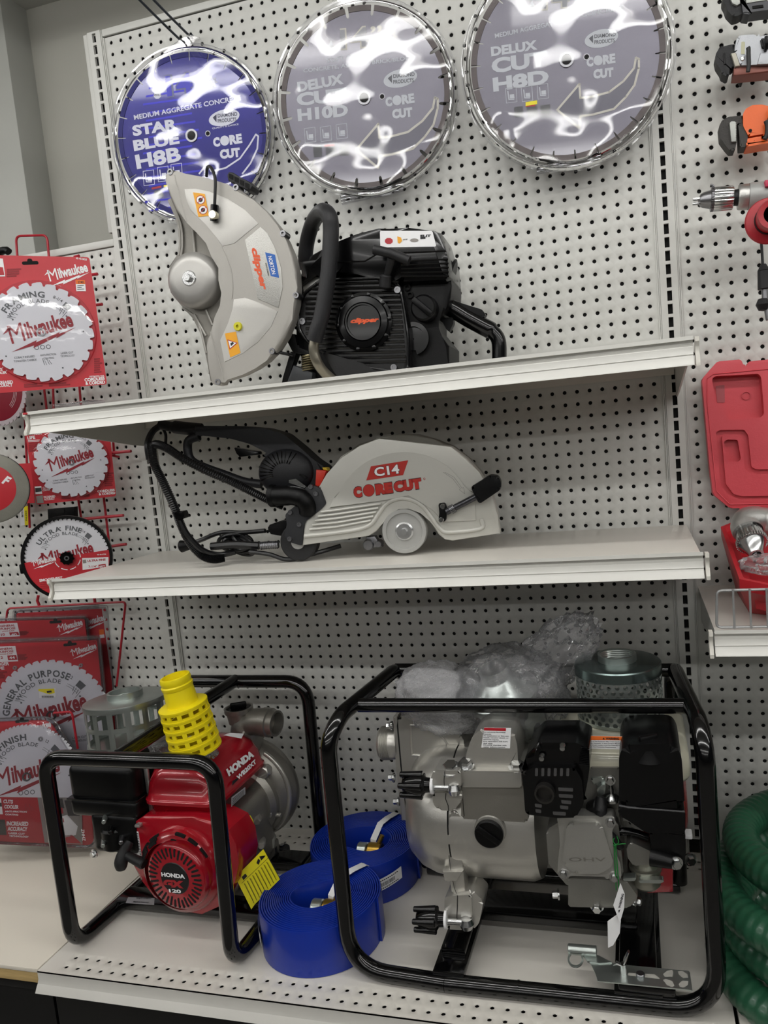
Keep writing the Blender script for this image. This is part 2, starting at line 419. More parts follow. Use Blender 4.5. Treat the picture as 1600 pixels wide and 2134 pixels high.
for x, zt, lb in ((0, 1.915, 'slotted upright post at the left end of the wide pegboard'), (48 * IN, 2.2, 'slotted upright post at the right end of the shelves')):
    t = thing('slotted_upright', lb, 'upright', (x, 0, 0)); mb = MB(WALLF)
    n = int((zt - .02) / IN); zs = Z0 + .0150
    while zs + IN < zt - .012: zs += IN
    for i in range(n):
        z = zs - i * IN
        if z - IN / 2 < 0: break
        for sx in (-1, 1): mb.box((x + sx * .0108, z, .0035), (.0124, IN, .007))
        for sz in (-1, 1): mb.box((x, z + sz * (IN / 2 - .0015), .0035), (.0094, .003, .0068))
    mb.box((x, (zs + IN / 2 + zt) / 2, .0035), (.034, zt - zs - IN / 2, .007)); 
    build(mb, 'slotted_strip', putty, t)
    mb = MB(WALLF); mb.box((x, zt / 2, -.004), (.03, zt - .01, .004)); build(mb, 'slot_shade', dark_gap, t)  # black strip standing in for the shade inside the slots
    mb = MB(WALLF)
    mb.box((x - .0185, zt / 2, .001), (.0025, zt, .009), .0008); mb.box((x + .0185, zt / 2, .001), (.0025, zt, .009), .0008)
    if x == 0: mb.box((x - .026, (zt + 1.475) / 2, -.004), (.012, zt - 1.475, .012), .001)
    build(mb, 'post_flange', putty, t)

# ================================================ shelves
SY = -.369
def rail(mb, x0, x1, yf, zt, h):
    """front price rail, profile in (y, z) swept along x"""
    P = [(0, 0), (.0, .004), (-.0, .006), (.0065, -.0015), (.0075, -.006), (.0045, -.010), (.0045, -h * .50), (.0035, -h * .56), (.0045, -h * .6), (.0035, -h * .72), (-.0015, -h * .93), (-.0025, -h), (.004, -h), (.012, -h * .9), (.012, 0)]
    mb.M = Matrix(((0, 0, 1, 0), (1, 0, 0, yf), (0, 1, 0, zt), (0, 0, 0, 1)))
    mb.prism(P, x0, x1); mb.M = Matrix()
def shelf(x0, x1, zt, h, depth, label, ends=(1, 1), left_open=False):
    t = thing('shelf', label, 'shelf', ((x0 + x1) / 2, -depth / 2, zt - .035)); yf = -depth
    mb = MB(); mb.box(((x0 + x1) / 2, yf / 2 - .002, zt - .0015), (x1 - x0 - .012, depth - .018, .003), .001)
    mb.box(((x0 + x1) / 2, yf + .022, zt - .017), (x1 - x0 - .012, .018, .030), .001)
    mb.box(((x0 + x1) / 2, -.014, zt - .017), (x1 - x0 - .03, .004, .030)); mb.box(((x0 + x1) / 2, yf / 2, zt - .012), (x1 - x0 - .3, .05, .02), .002)
    build(mb, 'shelf_deck', deck_m, t)
    mb = MB(); rail(mb, x0 + .004, x1 - .004, yf, zt, h); build(mb, 'price_rail', rail_m, t, angle=25)
    for sx, xx in ((0, x0), (1, x1)):
        if not ends[sx]: continue
        mb = MB(Matrix(((0, 0, 1, 0), (1, 0, 0, yf), (0, 1, 0, zt), (0, 0, 0, 1))))
        mb.prism([(-.003, .004), (.012, .004), (.014, -h), (-.006, -h - .002), (-.0065, -h + .004), (.0015, -h * .55), (.001, -h * .25), (-.0035, -.003)], xx - .0015 - (.003 if sx == 0 else 0), xx + .0015 + (.003 if sx else 0), .0008)
        build(mb, 'end_cap', mat('end_cap', 'd8d5cc', .45), t)
        mb = MB(Matrix(((0, 0, 1, 0), (1, 0, 0, 0), (0, 1, 0, 0), (0, 0, 0, 1))))
        xb = xx + (.012 if sx == 0 else -.012)
        mb.prism([(-.008, zt - .004), (yf + .03, zt - .004), (yf + .03, zt - .034), (-.07, zt - .07), (-.008, zt - .075)], xb - .0015, xb + .0015)
        build(mb, 'bracket', putty, t)
    return t
shelf(-.005, 1.235, 1.043, .038, -SY, 'upper putty steel shelf carrying the gas cut-off saw')
shelf(-.005, 1.235, .7105, .036, -SY, 'lower putty steel shelf carrying the silver electric cut saw')
shelf(1.238, 2.44, .584, .036, -SY, 'putty steel shelf at the right under the open red case')

# base deck of the wide bay, with two rows of holes along the front and two at the back
t = thing('base_shelf', 'deep base shelf with rows of holes that both pumps stand on', 'shelf', (.61, -.27, -.03))
mb = MB(); DX = .05
perforated(mb, DX, -.50065, 47, 2, .0039, Matrix(), dep=.002)
perforated(mb, DX, -.035, 47, 2, .0039, Matrix(), dep=.002); mb.M = Matrix()
x0, x1 = DX - IN / 2, DX + 46.5 * IN
ya, yb = -.50065 + IN / 2, -.035 - 1.5 * IN
mb.box(((x0 + x1) / 2, (ya + yb) / 2, -.0015), (x1 - x0, yb - ya, .003))
mb.box(((x0 + x1) / 2, (-.545 - .50065 - 1.5 * IN) / 2, -.0015), (x1 - x0, .545 - .50065 - 1.5 * IN, .003))
mb.box(((x0 + x1) / 2, (-.035 + IN / 2) / 2, -.0015), (x1 - x0, .035 - IN / 2, .003))
mb.box(((x0 + .0) / 2, -.2725, -.0015), (x0 - .0, .545, .003)); mb.box(((x1 + 1.237) / 2, -.2725, -.0015), (1.237 - x1, .545, .003))
build(mb, 'deck_sheet', deck_m, t, angle=50)
mb = MB(); mb.box((.61, -.3, -.012), (1.2, .46, .004)); mb.box((.61, -.035, -.012), (1.2, .06, .004)); mb.box((.61, -.52, -.008), (1.2, .04, .004)); build(mb, 'deck_hole_shade', dark_gap, t)  # black sheets below the deck holes, their shade put into colour
mb = MB(Matrix(((0, 0, 1, 0), (1, 0, 0, -.545), (0, 1, 0, 0), (0, 0, 0, 1))))
mb.prism([(0, .0005), (0, -.017), (-.004, -.026), (-.010, -.036), (-.012, -.0365), (-.006, -.027), (.002, -.018), (.003, -.002)], .0, 1.237)
build(mb, 'front_lip', mat('lip_enamel', 'c8c6c0', .3), t)
# left deck: laminate board on plywood
t = thing('laminate_deck', 'cream laminate base board on plywood under the red blade packs', 'shelf', (-.6, -.27, -.05))
mb = MB(); mb.box((-.602, -.272, -.003), (1.2, .54, .008), .001); build(mb, 'laminate_top', mat('cream_laminate', 'dcd5c8', .35, 0, .05, 200, .03, 4), t)
ply = mat('plywood_edge', 'c9ac74', .7, 0, .4, 200, .25, 30, stretch=(1, 3, 22))
mb = MB(); mb.box((-.605, -.272, -.0195), (1.2, .535, .022), .002); build(mb, 'plywood_board', ply, t)
t = thing('kick_cabinet', 'black cabinet front below the left laminate deck', 'cabinet', (-.6, -.26, FZ))
mb = MB(); mb.box((-.607, -.262, (FZ - .034) / 2), (1.2, .50, -.034 - FZ), .004); build(mb, 'kick_panel', black_kick, t)
mb = MB(); mb.box((-.607, -.520, -.05), (1.19, .012, .016), .002); build(mb, 'kick_trim', black_kick, t)
t = thing('kick_cabinet', 'black cabinet front below the perforated base shelf', 'cabinet', (.62, -.26, FZ))
mb = MB(); mb.box((.62, -.262, (FZ - .040) / 2), (1.235, .51, -.040 - FZ), .004); build(mb, 'kick_panel', black_kick, t)
t = thing('base_shelf', 'base shelf at the right under the coiled green hose', 'shelf', (1.84, -.27, -.03))
mb = MB(); mb.box((1.843, -.2725, -.006), (1.2, .545, .012), .002); build(mb, 'deck_sheet', deck_m, t)
mb = MB(); mb.box((1.843, -.262, (FZ - .014) / 2), (1.2, .50, -.014 - FZ), .004); build(mb, 'kick_panel', black_kick, t)
# ================================================ round diamond blades in clear clamshells, hung on the pegboard
def blade_pts(R, n, depth, wd, ph=0, keyhole=False):
    P = []; hw = wd / 2
    for k in range(n):
        a0 = ph + 2 * pi * k / n; da = 2 * pi / n; hh = hw / R
        for j in range(5):
            a = a0 + hh + (da - 2 * hh) * j / 4; P.append((R * cos(a), R * sin(a)))
        a = a0 + da; Ri = R - depth; c, s = cos(a), sin(a)
        P.append((Ri * c + hw * s * .9, Ri * s - hw * c * .9)); P.append(((Ri - hw) * c, (Ri - hw) * s)); P.append((Ri * c - hw * s * .9, Ri * s + hw * c * .9))
    return P
seg_m = mat('diamond_segment', '77706f', .75, .3, .8, 1500, .2, 60)
def core_cut(mb, M, z, m1, cx, cy, w):
    """the CORE CUT mark: round letters over two lines"""
    pass
def diamond_pack(name, label, c, y, yaw, right, R, face, txtcol, segm, n, draw, top_tab, bot_tab, swid):
    M = plane_frame(c, y, yaw, right, -1); o = M.col[3].xyz
    t = thing(name, label, 'saw blade', o, 'diamond blades in round clamshells')
    Rb = R * .905
    mb = MB(M); mb.prism(blade_pts(Rb, n, R * .088, swid, .12), .004, .0062, .0004); bl = build(mb, 'blade', face, t)
    mb = MB(M)
    for k in range(n):
        a0 = .12 + 2 * pi * k / n; hh = swid / 2 / Rb
        mb.ring(Rb + .0006, Rb - R * .052, .0035, .0072, 6, a0=a0 + hh, a1=a0 + 2 * pi / n - hh)
    build(mb, 'diamond_rim', segm, t)
    mb = MB(M); mb.ring(.0135, .0095, .0036, .0085, 32); mb.ring(.006, .0045, .0036, .007, 20, c=(.037, -.002)); build(mb, 'arbor_bushing', steel, t)
    mb = MB(M); mb.lathe([(0, .0068), (.0098, .0068)]); build(mb, 'arbor_hole', dark_gap, t)
    mb = MB(M); mb.lathe([(0, .0066), (.0047, .0066)], Matrix.Translation((.037, -.002, 0))); build(mb, 'pin_hole', dark_gap, t)
    mb = MB(M); draw(mb, M); build(mb, 'printed_lettering', txtcol, t, smooth=False)
    mb = MB(M)
    mb.lathe([(0, .0155), (R * .5, .016), (R * .915, .0155), (R * .93, .006), (R * .945, .0055), (R * .955, .013), (R * .965, .0145), (R * .985, .0145), (R * .992, .012), (R * .996, .003), (R * 1.012, .0028), (R * 1.012, .002), (R * .99, .0)], seg=72)
    for tab in (top_tab, bot_tab):
        if tab: P = onp(M, tab, .003); mb.prism(P, .0012, .003)
    if bot_tab:
        P = onp(M, bot_tab, .003)
        for k in range(3):
            q = (.18 + .3 * k); a = ((P[0][0] * (1 - q) + P[3][0] * q), (P[0][1] * (1 - q) + P[3][1] * q)); b = ((P[1][0] * (1 - q) + P[2][0] * q), (P[1][1] * (1 - q) + P[2][1] * q))
            mb.tube([(a[0], a[1], .004), (b[0], b[1], .004)], .003, 8)
    build(mb, 'clamshell', clear, t)
    return t, M
def marks(mb, M, z, d, cut, core, icons, k=1):
    # oval maker's mark
    P = [(d[0] + d[2] * cos(a) - 0 * d[3] * sin(a), d[1] - d[3] * sin(a) - .18 * d[2] * cos(a)) for a in [2 * pi * i / 32 for i in range(32)]]
    ppx(mb, M, P, z)
    mb.mi = 1
    tpx(mb, M, 'DIAMOND', (d[0] - d[2] * .42, d[1] - d[3] * .22), (d[0] + d[2] * .85, d[1] - d[3] * .46), 8, z + .0003, .02)
    tpx(mb, M, 'PRODUCTS', (d[0] - d[2] * .42, d[1] + d[3] * .42), (d[0] + d[2] * .8, d[1] + d[3] * .20), 8, z + .0003, .02)
    ppx(mb, M, [(d[0] - d[2] * .75, d[1] + 0), (d[0] - d[2] * .5, d[1] - 7), (d[0] - d[2] * .5, d[1] + 10)], z + .0003)
    mb.mi = 0
    x, y = core
    tpx(mb, M, 'C', (x, y + 1), (x + 14, y - 1), 20, z, .07); tpx(mb, M, 'RE', (x + 34, y - 4), (x + 60, y - 8), 20, z, .06)
    ppx(mb, M, [(x + 24 + 9.5 * cos(a), y - 3 - 10.5 * sin(a)) for a in [2 * pi * i / 20 for i in range(20)]], z)
    tpx(mb, M, 'CUT', (x + 14, y + 26), (x + 56, y + 21), 20, z, .07)
    for (ix, iy) in icons:
        spx(mb, M, [(ix, iy), (ix + 22, iy - 3), (ix + 24, iy + 27), (ix + 2, iy + 30)], 1, z, True)
        spx(mb, M, [(ix + 5, iy + 5), (ix + 7, iy + 22), (ix + 18, iy + 22)], 2, z)
        ppx(mb, M, [(ix + 9, iy + 12), (ix + 18, iy + 11), (ix + 19, iy + 20), (ix + 9, iy + 20)], z)
def star(mb, M, x, y, r, z):
    P = []
    for i in range(16):
        q = r if i % 2 == 0 else r * .42; a = 2 * pi * i / 16; P.append((x + q * cos(a), y + q * sin(a)))
    spx(mb, M, P, 1.2, z, True)
def drop(mb, M, x, y, s, z):
    ppx(mb, M, [(x + 2, y - 1.6 * s), (x + .8 * s, y - .1 * s), (x + .9 * s, y + .5 * s), (x + .3 * s, y + 1.1 * s), (x - .4 * s, y + 1.1 * s), (x - .9 * s, y + .5 * s), (x - .8 * s, y)], z)
    mb.mi = 1; tpx(mb, M, 'WET', (x - s * .9, y + 2), (x + s, y), 6, z + .0003); mb.mi = 0
ZP = .0066
def draw_blue(mb, M):
    mb.mi = 4
    for i in range(16):
        y0 = 172 + i * 17; ppx(mb, M, [(310 - (i % 3) * 6, y0 + 10), (400 + (i % 4) * 7, y0 - 6), (400 + (i % 4) * 7, y0 - 2), (310 - (i % 3) * 6, y0 + 14)], ZP - .0002)
    mb.mi = 2; tpx(mb, M, '14', (346, 180), (401, 172), 48, ZP, .07); mb.mi = 3; tpx(mb, M, '14', (346, 180), (401, 172), 43, ZP + .0003, .03)
    mb.mi = 0; tpx(mb, M, '’’', (404, 165), (422, 162), 12, ZP, .02)
    star(mb, M, 440, 171, 13, ZP); tpx(mb, M, 'DRY', (430, 173), (450, 170), 7, ZP + .0002); drop(mb, M, 328, 196, 9, ZP)
    tpx(mb, M, 'MEDIUM AGGREGATE CONCRETE', (279, 245), (501, 203), 10.5, ZP, .025)
    tpx(mb, M, 'STAR', (276, 273), (370, 258), 23, ZP, .05); tpx(mb, M, 'BLUE', (278, 304), (373, 288), 23, ZP, .05); tpx(mb, M, 'H8B', (283, 338), (376, 320), 31, ZP, .04)
    marks(mb, M, ZP, (467, 245, 32, 17), None, (444, 296), [(298, 357), (328, 349), (356, 343)])
    tpx(mb, M, 'QUALITY IS CHOICE', (442, 268), (497, 259), 4, ZP, .02)
    spx(mb, M, [(415, 362), (432, 340), (440, 357), (470, 350), (500, 330), (520, 302), (533, 280), (538, 284), (536, 310), (522, 340), (505, 362)], 3.2, ZP)
    mb.mi = 5; ppx(mb, M, [(316, 391), (336, 387), (336, 391), (316, 395)], ZP); mb.mi = 6; ppx(mb, M, [(341, 386), (356, 384), (356, 388), (341, 390)], ZP)
    mb.mi = 7; ppx(mb, M, [(322, 397), (336, 395), (342, 410), (318, 413)], ZP)
blue_m = mat('blue_blade_face', '151362', .3, .5, .06, 60, .3, 3, coat=.5, stretch=(1, 1, 9))
ink_white = mat('silver_print', 'd8dae6', .4)
t_blue, MBL = diamond_pack('diamond_blade', 'blue 14 inch diamond blade in a round clear clamshell, left of the three big discs', (402, 285), -.045, 8, (520, 262), .187, blue_m,
    [ink_white, mat('navy_ink', '2b2b4a', .5), mat('slate_outline', '5c607a', .4, .4), mat('bright_blue_ink', '2f2cc4', .4), mat('stripe_blue', '2522a0', .35, .4), red_ink, yellow_ink, mat('photo_grey', '4a4c55', .6)],
    mat('blue_rim', '1b1b66', .5, .4, .5, 900, .2, 40), 24, draw_blue, [(350, 100), (372, 84), (392, 72), (416, 78), (428, 98), (470, 112), (330, 122)], None, .0028)
grey_face = mat('grey_blade_face', '6b6972', .36, .6, .1, 60, .08, 3, coat=.4, stretch=(1, 22, 22))
inks_g = [mat('pale_print', 'bfc3c9', .45), mat('dark_print', '54555c', .5), mat('light_outline', 'c9c6bb', .45), mat('arrow_fill', '605f68', .4, .4), mat('faint_grey', '9a9ba1', .45), red_ink, yellow_ink, mat('photo_grey2', '5c5d60', .6)]
def draw_grey(l1, l2, l3, cap, ox, oy, capw):
    def f(mb, M):
        def q(x, y): return (x + ox, y + oy)
        mb.mi = 2; tpx(mb, M, '14', q(709, 82), q(768, 76), 46, ZP, .05); mb.mi = 4; tpx(mb, M, '14', q(709, 82), q(768, 76), 40, ZP + .0003, .02)
        mb.mi = 2; tpx(mb, M, '’’', q(772, 62), q(796, 59), 14, ZP, .02); star(mb, M, *q(814, 76), 14, ZP)
        mb.mi = 0; drop(mb, M, *q(688, 98), 9, ZP)
        for s, a, b in cap: tpx(mb, M, s, q(*a), q(*b), 9.5, ZP, .02)
        for s, a, b, h in (l1, l2, l3): tpx(mb, M, s, q(*a), q(*b), h, ZP, .05)
        marks(mb, M, ZP, q(834, 163) + (35, 19), None, q(803, 212), [q(634, 268), q(667, 265), q(700, 260)])
        A = [(906, 203), (902, 225), (880, 252), (850, 275), (812, 285), (790, 287), (788, 258), (742, 312), (788, 350), (790, 325), (815, 322), (860, 310), (885, 285), (903, 260), (912, 225), (912, 206)]
        mb.mi = 3; ppx(mb, M, [q(*p) for p in A], ZP - .0001)
        mb.mi = 2; spx(mb, M, [q(*p) for p in A], 4.5, ZP + .0002, True)
        mb.mi = 5; ppx(mb, M, [q(676, 302), q(696, 300), q(696, 304), q(676, 306)], ZP + .0002); mb.mi = 7
        ppx(mb, M, [q(678, 306), q(700, 303), q(702, 326), q(680, 328)], ZP); ppx(mb, M, [q(706, 303), q(727, 300), q(728, 323), q(707, 325)], ZP); ppx(mb, M, [q(652, 306), q(670, 304), q(671, 326), q(654, 328)], ZP)
        mb.mi = 6
        if ox: ppx(mb, M, [q(676, 296), q(700, 292), q(700, 300), q(676, 304)], ZP + .0003)
    return f
t_h10, MH10 = diamond_pack('diamond_blade', 'grey soft aggregate diamond blade in clear clamshell, middle of the three big discs', (760, 207), -.05, 8, (880, 190), .192, grey_face, inks_g, seg_m, 20,
    draw_grey(('DELUX', (620, 182), (715, 164), 22), ('CUT', (618, 208), (722, 196), 28), ('H10D', (620, 240), (725, 229), 26), [('SOFT AGGREGATE', (680, 126), (812, 106)), ('CONCRETE, ASPHALT, BRICK/BLOCK', (632, 148), (864, 120))], 0, 0, 0),
    [(690, 12), (700, -20), (770, -26), (780, 5)], [(708, 408), (842, 382), (840, 400), (714, 428)], .007)
t_h8, MH8 = diamond_pack('diamond_blade', 'grey medium aggregate diamond blade in clear clamshell, right of the three big discs', (1180, 128), -.06, 6, (1300, 104), .198, grey_face, inks_g, seg_m, 26,
    draw_grey(('DELUX', (604, 191), (700, 176), 20), ('CUT', (605, 221), (721, 204), 32), ('H8D', (608, 260), (724, 242), 30), [('MEDIUM AGGREGATE', (612, 158), (740, 130)), ('CONCRETE', (792, 114), (880, 98))], 419, -83, 0),
    None, [(1118, 348), (1254, 314), (1252, 338), (1118, 364)], .0035)
# double rod hook through the tag of the blue blade
P0 = at(388, 90, y=-.01); t = thing('peg_hook', 'dark double rod hook holding up the blue blade pack at the top', 'hook', P0)
A1 = at(395, 94, y=-.004); dx = .008
mb = MB(); mb.tube(smooth_path([(A1.x - dx, A1.y, A1.z), (A1.x - dx, A1.y - .12, A1.z + .01), (A1.x - dx, A1.y - .30, A1.z + .03)], 4), .0026, 8)
mb.tube(smooth_path([(A1.x + dx, A1.y, A1.z + .012), (A1.x + dx, A1.y - .12, A1.z + .022), (A1.x + dx, A1.y - .30, A1.z + .042)], 4), .0026, 8)
mb.tube([(A1.x - .016, A1.y - .014, A1.z - .004), (A1.x + .016, A1.y - .010, A1.z + .014)], .0032, 8)
build(mb, 'hook_rod', mat('dark_wire', '3b4048', .4, .6), t)

# ================================================ the red cards with wood blades at the left
def logo(mb, cx, cy, w, z, rot=.2, mi=0, bolt=True, clipy=None):
    mb.mi = mi; h = w * .25
    c, s = cos(rot), sin(rot)
    mb.text('M', cx - w * .335 * c + .01 * w * s, cy - w * .335 * s - .0 * w * c, w * .23, h * 1.10, z, .0, .12, rot)
    mb.text('ilwaukee', cx + w * .14 * c - .0 * s, cy + w * .14 * s, w * .70, h * .98, z, .035, .12, rot)
    mb.sheet([(cx + (x * c - y * s) * w, cy + (x * s + y * c) * w) for x, y in ((-.52, .03), (-.39, .125), (-.37, .125), (-.40, .06))], z)
    if bolt:
        B = [(-.5, -.25), (-.10, -.175), (-.12, -.205), (.26, -.145), (.235, -.17), (.5, -.14), (.17, -.225), (.195, -.2), (-.19, -.275), (-.16, -.24)]
        mb.sheet([(cx + (x * c - y * s) * w, cy + (x * s + y * c) * w) for x, y in B], z + .0001)
def tooth_pts(R, n, deep, ph=0):
    P = []
    for k in range(n):
        a = ph - 2 * pi * k / n; d = 2 * pi / n
        for u, q in ((0, 1), (.06, .985), (.10, 1 - deep * .55), (.15, 1 - deep), (.24, 1 - deep * 1.08), (.31, 1 - deep * .9), (.33, 1 - deep * .45), (.45, 1 - deep * .28), (.7, 1 - deep * .1), (.93, 1.0)):
            P.append((R * q * cos(a - u * d), R * q * sin(a - u * d)))
    return P
def wood_blade(parent, M, R, n, deep, z, title, sub='WOOD BLADE', size='7-1/4', small=False, title_a=1.9, mats=None, tilt=.2, upper_only=False):
    mb = MB(M); mb.prism(tooth_pts(R, n, deep, .1), z, z + .0015); bl = build(mb, 'blade', blade_white, parent)
    z2 = z + .0019; mb = MB(M); mb.mi = 0
    mb.arc_text(title, (0, 0), R * .70, title_a + (.12 if len(title) > 10 else 0), R * .115, z2, .03, .07, .92 if len(title) > 10 else 1.15); mb.arc_text(sub, (0, 0), R * .59, title_a - .03, R * .075, z2, .01, .09, 1.1)
    mb.arc_text(size, (0, 0), R * .74, .98, R * .06, z2, .01); mb.ring(R * .80, R * .68, z2 - .0001, z2, 10, a0=.62, a1=.80)
    for k, q in enumerate((.60, .64)): mb.ring(R * q, R * q - R * .006, z2 - .0001, z2, 10, a0=.62 + .02 * k, a1=1.0)
    for a0 in (2.35, .55, 4.6):     # laser cut damping slots drawn as thin loops
        for k in range(4):
            a = a0 + k * .07; L = [(R * (.52 + .05 * (k % 2)) * cos(a), R * (.52 + .05 * (k % 2)) * sin(a)), (R * .66 * cos(a + .05), R * .66 * sin(a + .05))]
            mb.tube([(L[0][0], L[0][1], z2), (L[1][0], L[1][1], z2)], R * .004, 4)
    for a, q in ((1.65, .78), (2.6, .55), (.5, .6), (3.3, .8), (-.05, .8), (-1.2, .8), (-2.6, .83)):
        mb.lathe([(0, z2 - z + 0), (R * .017, z2 - z)], Matrix.Translation((R * q * cos(a), R * q * sin(a), z)), 10)
    for i in range(3): mb.ring(R * .045, R * .032, z2 - .0001, z2, 14, c=(-R * .02 + (i - 1) * R * .11, -R * .30))
    if not upper_only:
        mb.text('COBALT INFUSED', -R * .38, -R * .47, R * .38, R * .04, z2, .01); mb.text('TUNGSTEN CARBIDE', -R * .38, -R * .54, R * .42, R * .04, z2, .01)
        mb.text('ANTI-FRICTION', R * .06, -R * .46, R * .30, R * .04, z2, .01); mb.text('COATING', R * .06, -R * .53, R * .2, R * .04, z2, .01)
        mb.text('LASER CUT', R * .42, -R * .45, R * .24, R * .04, z2, .01); mb.text('TECHNOLOGY', R * .42, -R * .51, R * .27, R * .04, z2, .01)
    logo(mb, -R * .02, R * .10, R * 1.32, z2 + .0002, tilt, 1)
    build(mb, 'printed_lettering', [grey_ink, mat('logo_red', '95202c', .45)], bl, smooth=False)
    mb = MB(M); mb.ring(R * .085, R * .055, z, z + .004, 24); build(mb, 'arbor_bushing', steel, bl)
    return bl
def card_print(parent, M, draw, mats=None):
    mb = MB(M); draw(mb); build(mb, 'printed_lettering', mats or [white_ink, dkred_ink, black_ink, red_ink, orange_ink, yellow_ink, mat('photo_dark', '3a3634', .5), mat('photo_mid', '8f8a85', .5)], parent, smooth=False)
def card(name, label, M, quad, R, n, deep, title, size, draw, cat='saw blade', group=None, hole=None, th=.0012, shell=0, blade_z=.003, blade_c=None, tilt=.2, round_c=.006, upper_only=False):
    o = M.col[3].xyz; t = thing(name, label, cat, o, group)
    P = onp(M, quad)
    mb = MB(M); Pr = [tuple(v[:2]) for v in bend_path([(p[0], p[1], 0) for p in P], round_c, 4, True)]
    mb.prism(Pr, -th, 0); cd_ = build(mb, 'card', red_card, t)
    if hole:
        hp = onp(M, [hole])[0]; mb = MB(M); mb.prism(rrect(hp[0] - .016, hp[1] - .0035, hp[0] + .016, hp[1] + .0035, .003), 0, .0004); mb.prism(rrect(hp[0] - .005, hp[1], hp[0] + .005, hp[1] + .009, .004), 0, .00045)
        build(mb, 'hang_hole', dark_gap, cd_)
    if draw: card_print(cd_, M, draw)
    if R:
        bc = blade_c or (0, 0); MM = M @ Matrix.Translation((bc[0], bc[1], 0))
        wood_blade(t, MM, R, n, deep, blade_z, title, size=size, tilt=tilt, upper_only=upper_only)
        if not shell:
            mb = MB(MM); mb.lathe([(0, blade_z + .007), (R * .9, blade_z + .007), (R * 1.03, blade_z + .004), (R * 1.05, .0008)], seg=48); build(mb, 'blister', clear_flat, t)
    if shell:
        Q = Pr; c = (sum(p[0] for p in Q) / len(Q), sum(p[1] for p in Q) / len(Q))
        def off(d, z0): return [(c[0] + (p[0] - c[0]) * (1 + d / .15), c[1] + (p[1] - c[1]) * (1 + d / .15)) for p in Q]
        mb = MB(M); A = off(.0085, 0); B = off(.006, 0); D = off(.003, 0)
        mb.prism(A, -.0035, -.0015); mb.prism(D, -shell, shell * .45, .004)
        for k in range(4):
            a = off(.002 + .0015 * k, 0); mb.tube([(p[0], p[1], -shell + .003 + k * .004) for p in a], .0008, 6, closed=True)
        build(mb, 'clamshell', clear_plastic('clear_case', .10, 22, (.95, .94, .96), 1.45, .02), t)
    return t
def wbox(mb, M, quad, z, mi=0): mb.mi = mi; ppx(mb, M, quad, z)
Z1 = .0006
def fine(mb, M, a, b, n, z, mi=1, hp=3): 
    mb.mi = mi
    for i in range(n):
        rr = random.Random(int(a[0] * 7 + a[1] * 3 + i)); k = rr.uniform(.6, 1)
        y = a[1] + (b[1] - a[1]) * (i + .5) / n; sl = -.06 * (b[0] - a[0]) * k
        ppx(mb, M, [(a[0], y - hp / 2), (a[0] + (b[0] - a[0]) * k, y - hp / 2 + sl), (a[0] + (b[0] - a[0]) * k, y + hp / 2 + sl), (a[0], y + hp / 2)], z)
# 1 large framing card at the upper left
MA = plane_frame((86, 693), -.20, 34, (190, 686))
def dA(mb):
    c = onp(MA, [(139, 566)])[0]; w = .09; p, q = onp(MA, [(97, 575), (182, 550)]); w = math.hypot(p[0] - q[0], p[1] - q[1]); logo(mb, c[0], c[1], w, Z1, .19)
    mb.mi = 0; tpx(mb, MA, '48-40-0820', (158, 538), (181, 541), 4, Z1)
    tpx(mb, MA, 'CORDLESS', (176, 792), (218, 788), 7, Z1, .04); tpx(mb, MA, '& CORDED', (178, 799), (219, 796), 7, Z1, .04); tpx(mb, MA, 'OPTIMIZED FOR', (186, 785), (217, 783), 3, Z1)
    tpx(mb, MA, 'CUTS', (-12, 771), (5, 770), 6, Z1, .03); tpx(mb, MA, 'COOLER', (-16, 778), (14, 776), 6, Z1, .03); tpx(mb, MA, 'INCREASED', (-12, 798), (27, 796), 7, Z1, .03); tpx(mb, MA, 'ACCURACY', (-12, 804), (26, 802), 7, Z1, .03)
    wbox(mb, MA, [(-30, 536), (6, 539), (11, 576), (-30, 577)], Z1, 0); wbox(mb, MA, [(-30, 555), (6, 557), (9, 573), (-30, 574)], Z1 + .0003, 3)
    fine(mb, MA, (14, 560), (46, 578), 4, Z1); fine(mb, MA, (196, 746), (214, 778), 7, Z1); fine(mb, MA, (50, 800), (92, 808), 2, Z1); fine(mb, MA, (102, 798), (150, 806), 2, Z1)
    wbox(mb, MA, [(157, 583), (177, 584), (179, 607), (159, 607)], Z1 + .0002, 0); wbox(mb, MA, [(157, 583), (177, 584), (177.5, 592), (158, 592)], Z1 + .0005, 4)
    mb.mi = 2; tpx(mb, MA, '2740', (162, 588), (174, 588), 5, Z1 + .0008)
    fine(mb, MA, (161, 594), (176, 605), 3, Z1 + .0006, 2, 1.2)
t = card('blade_card', 'large red card with a white framing blade and orange price sticker, upper left', MA, [(-42, 531), (186, 536), (223, 801), (-36, 822)], .106, 24, .075, 'FRAMING', '8-1/4', dA, hole=(63, 548), group='framing blade cards')
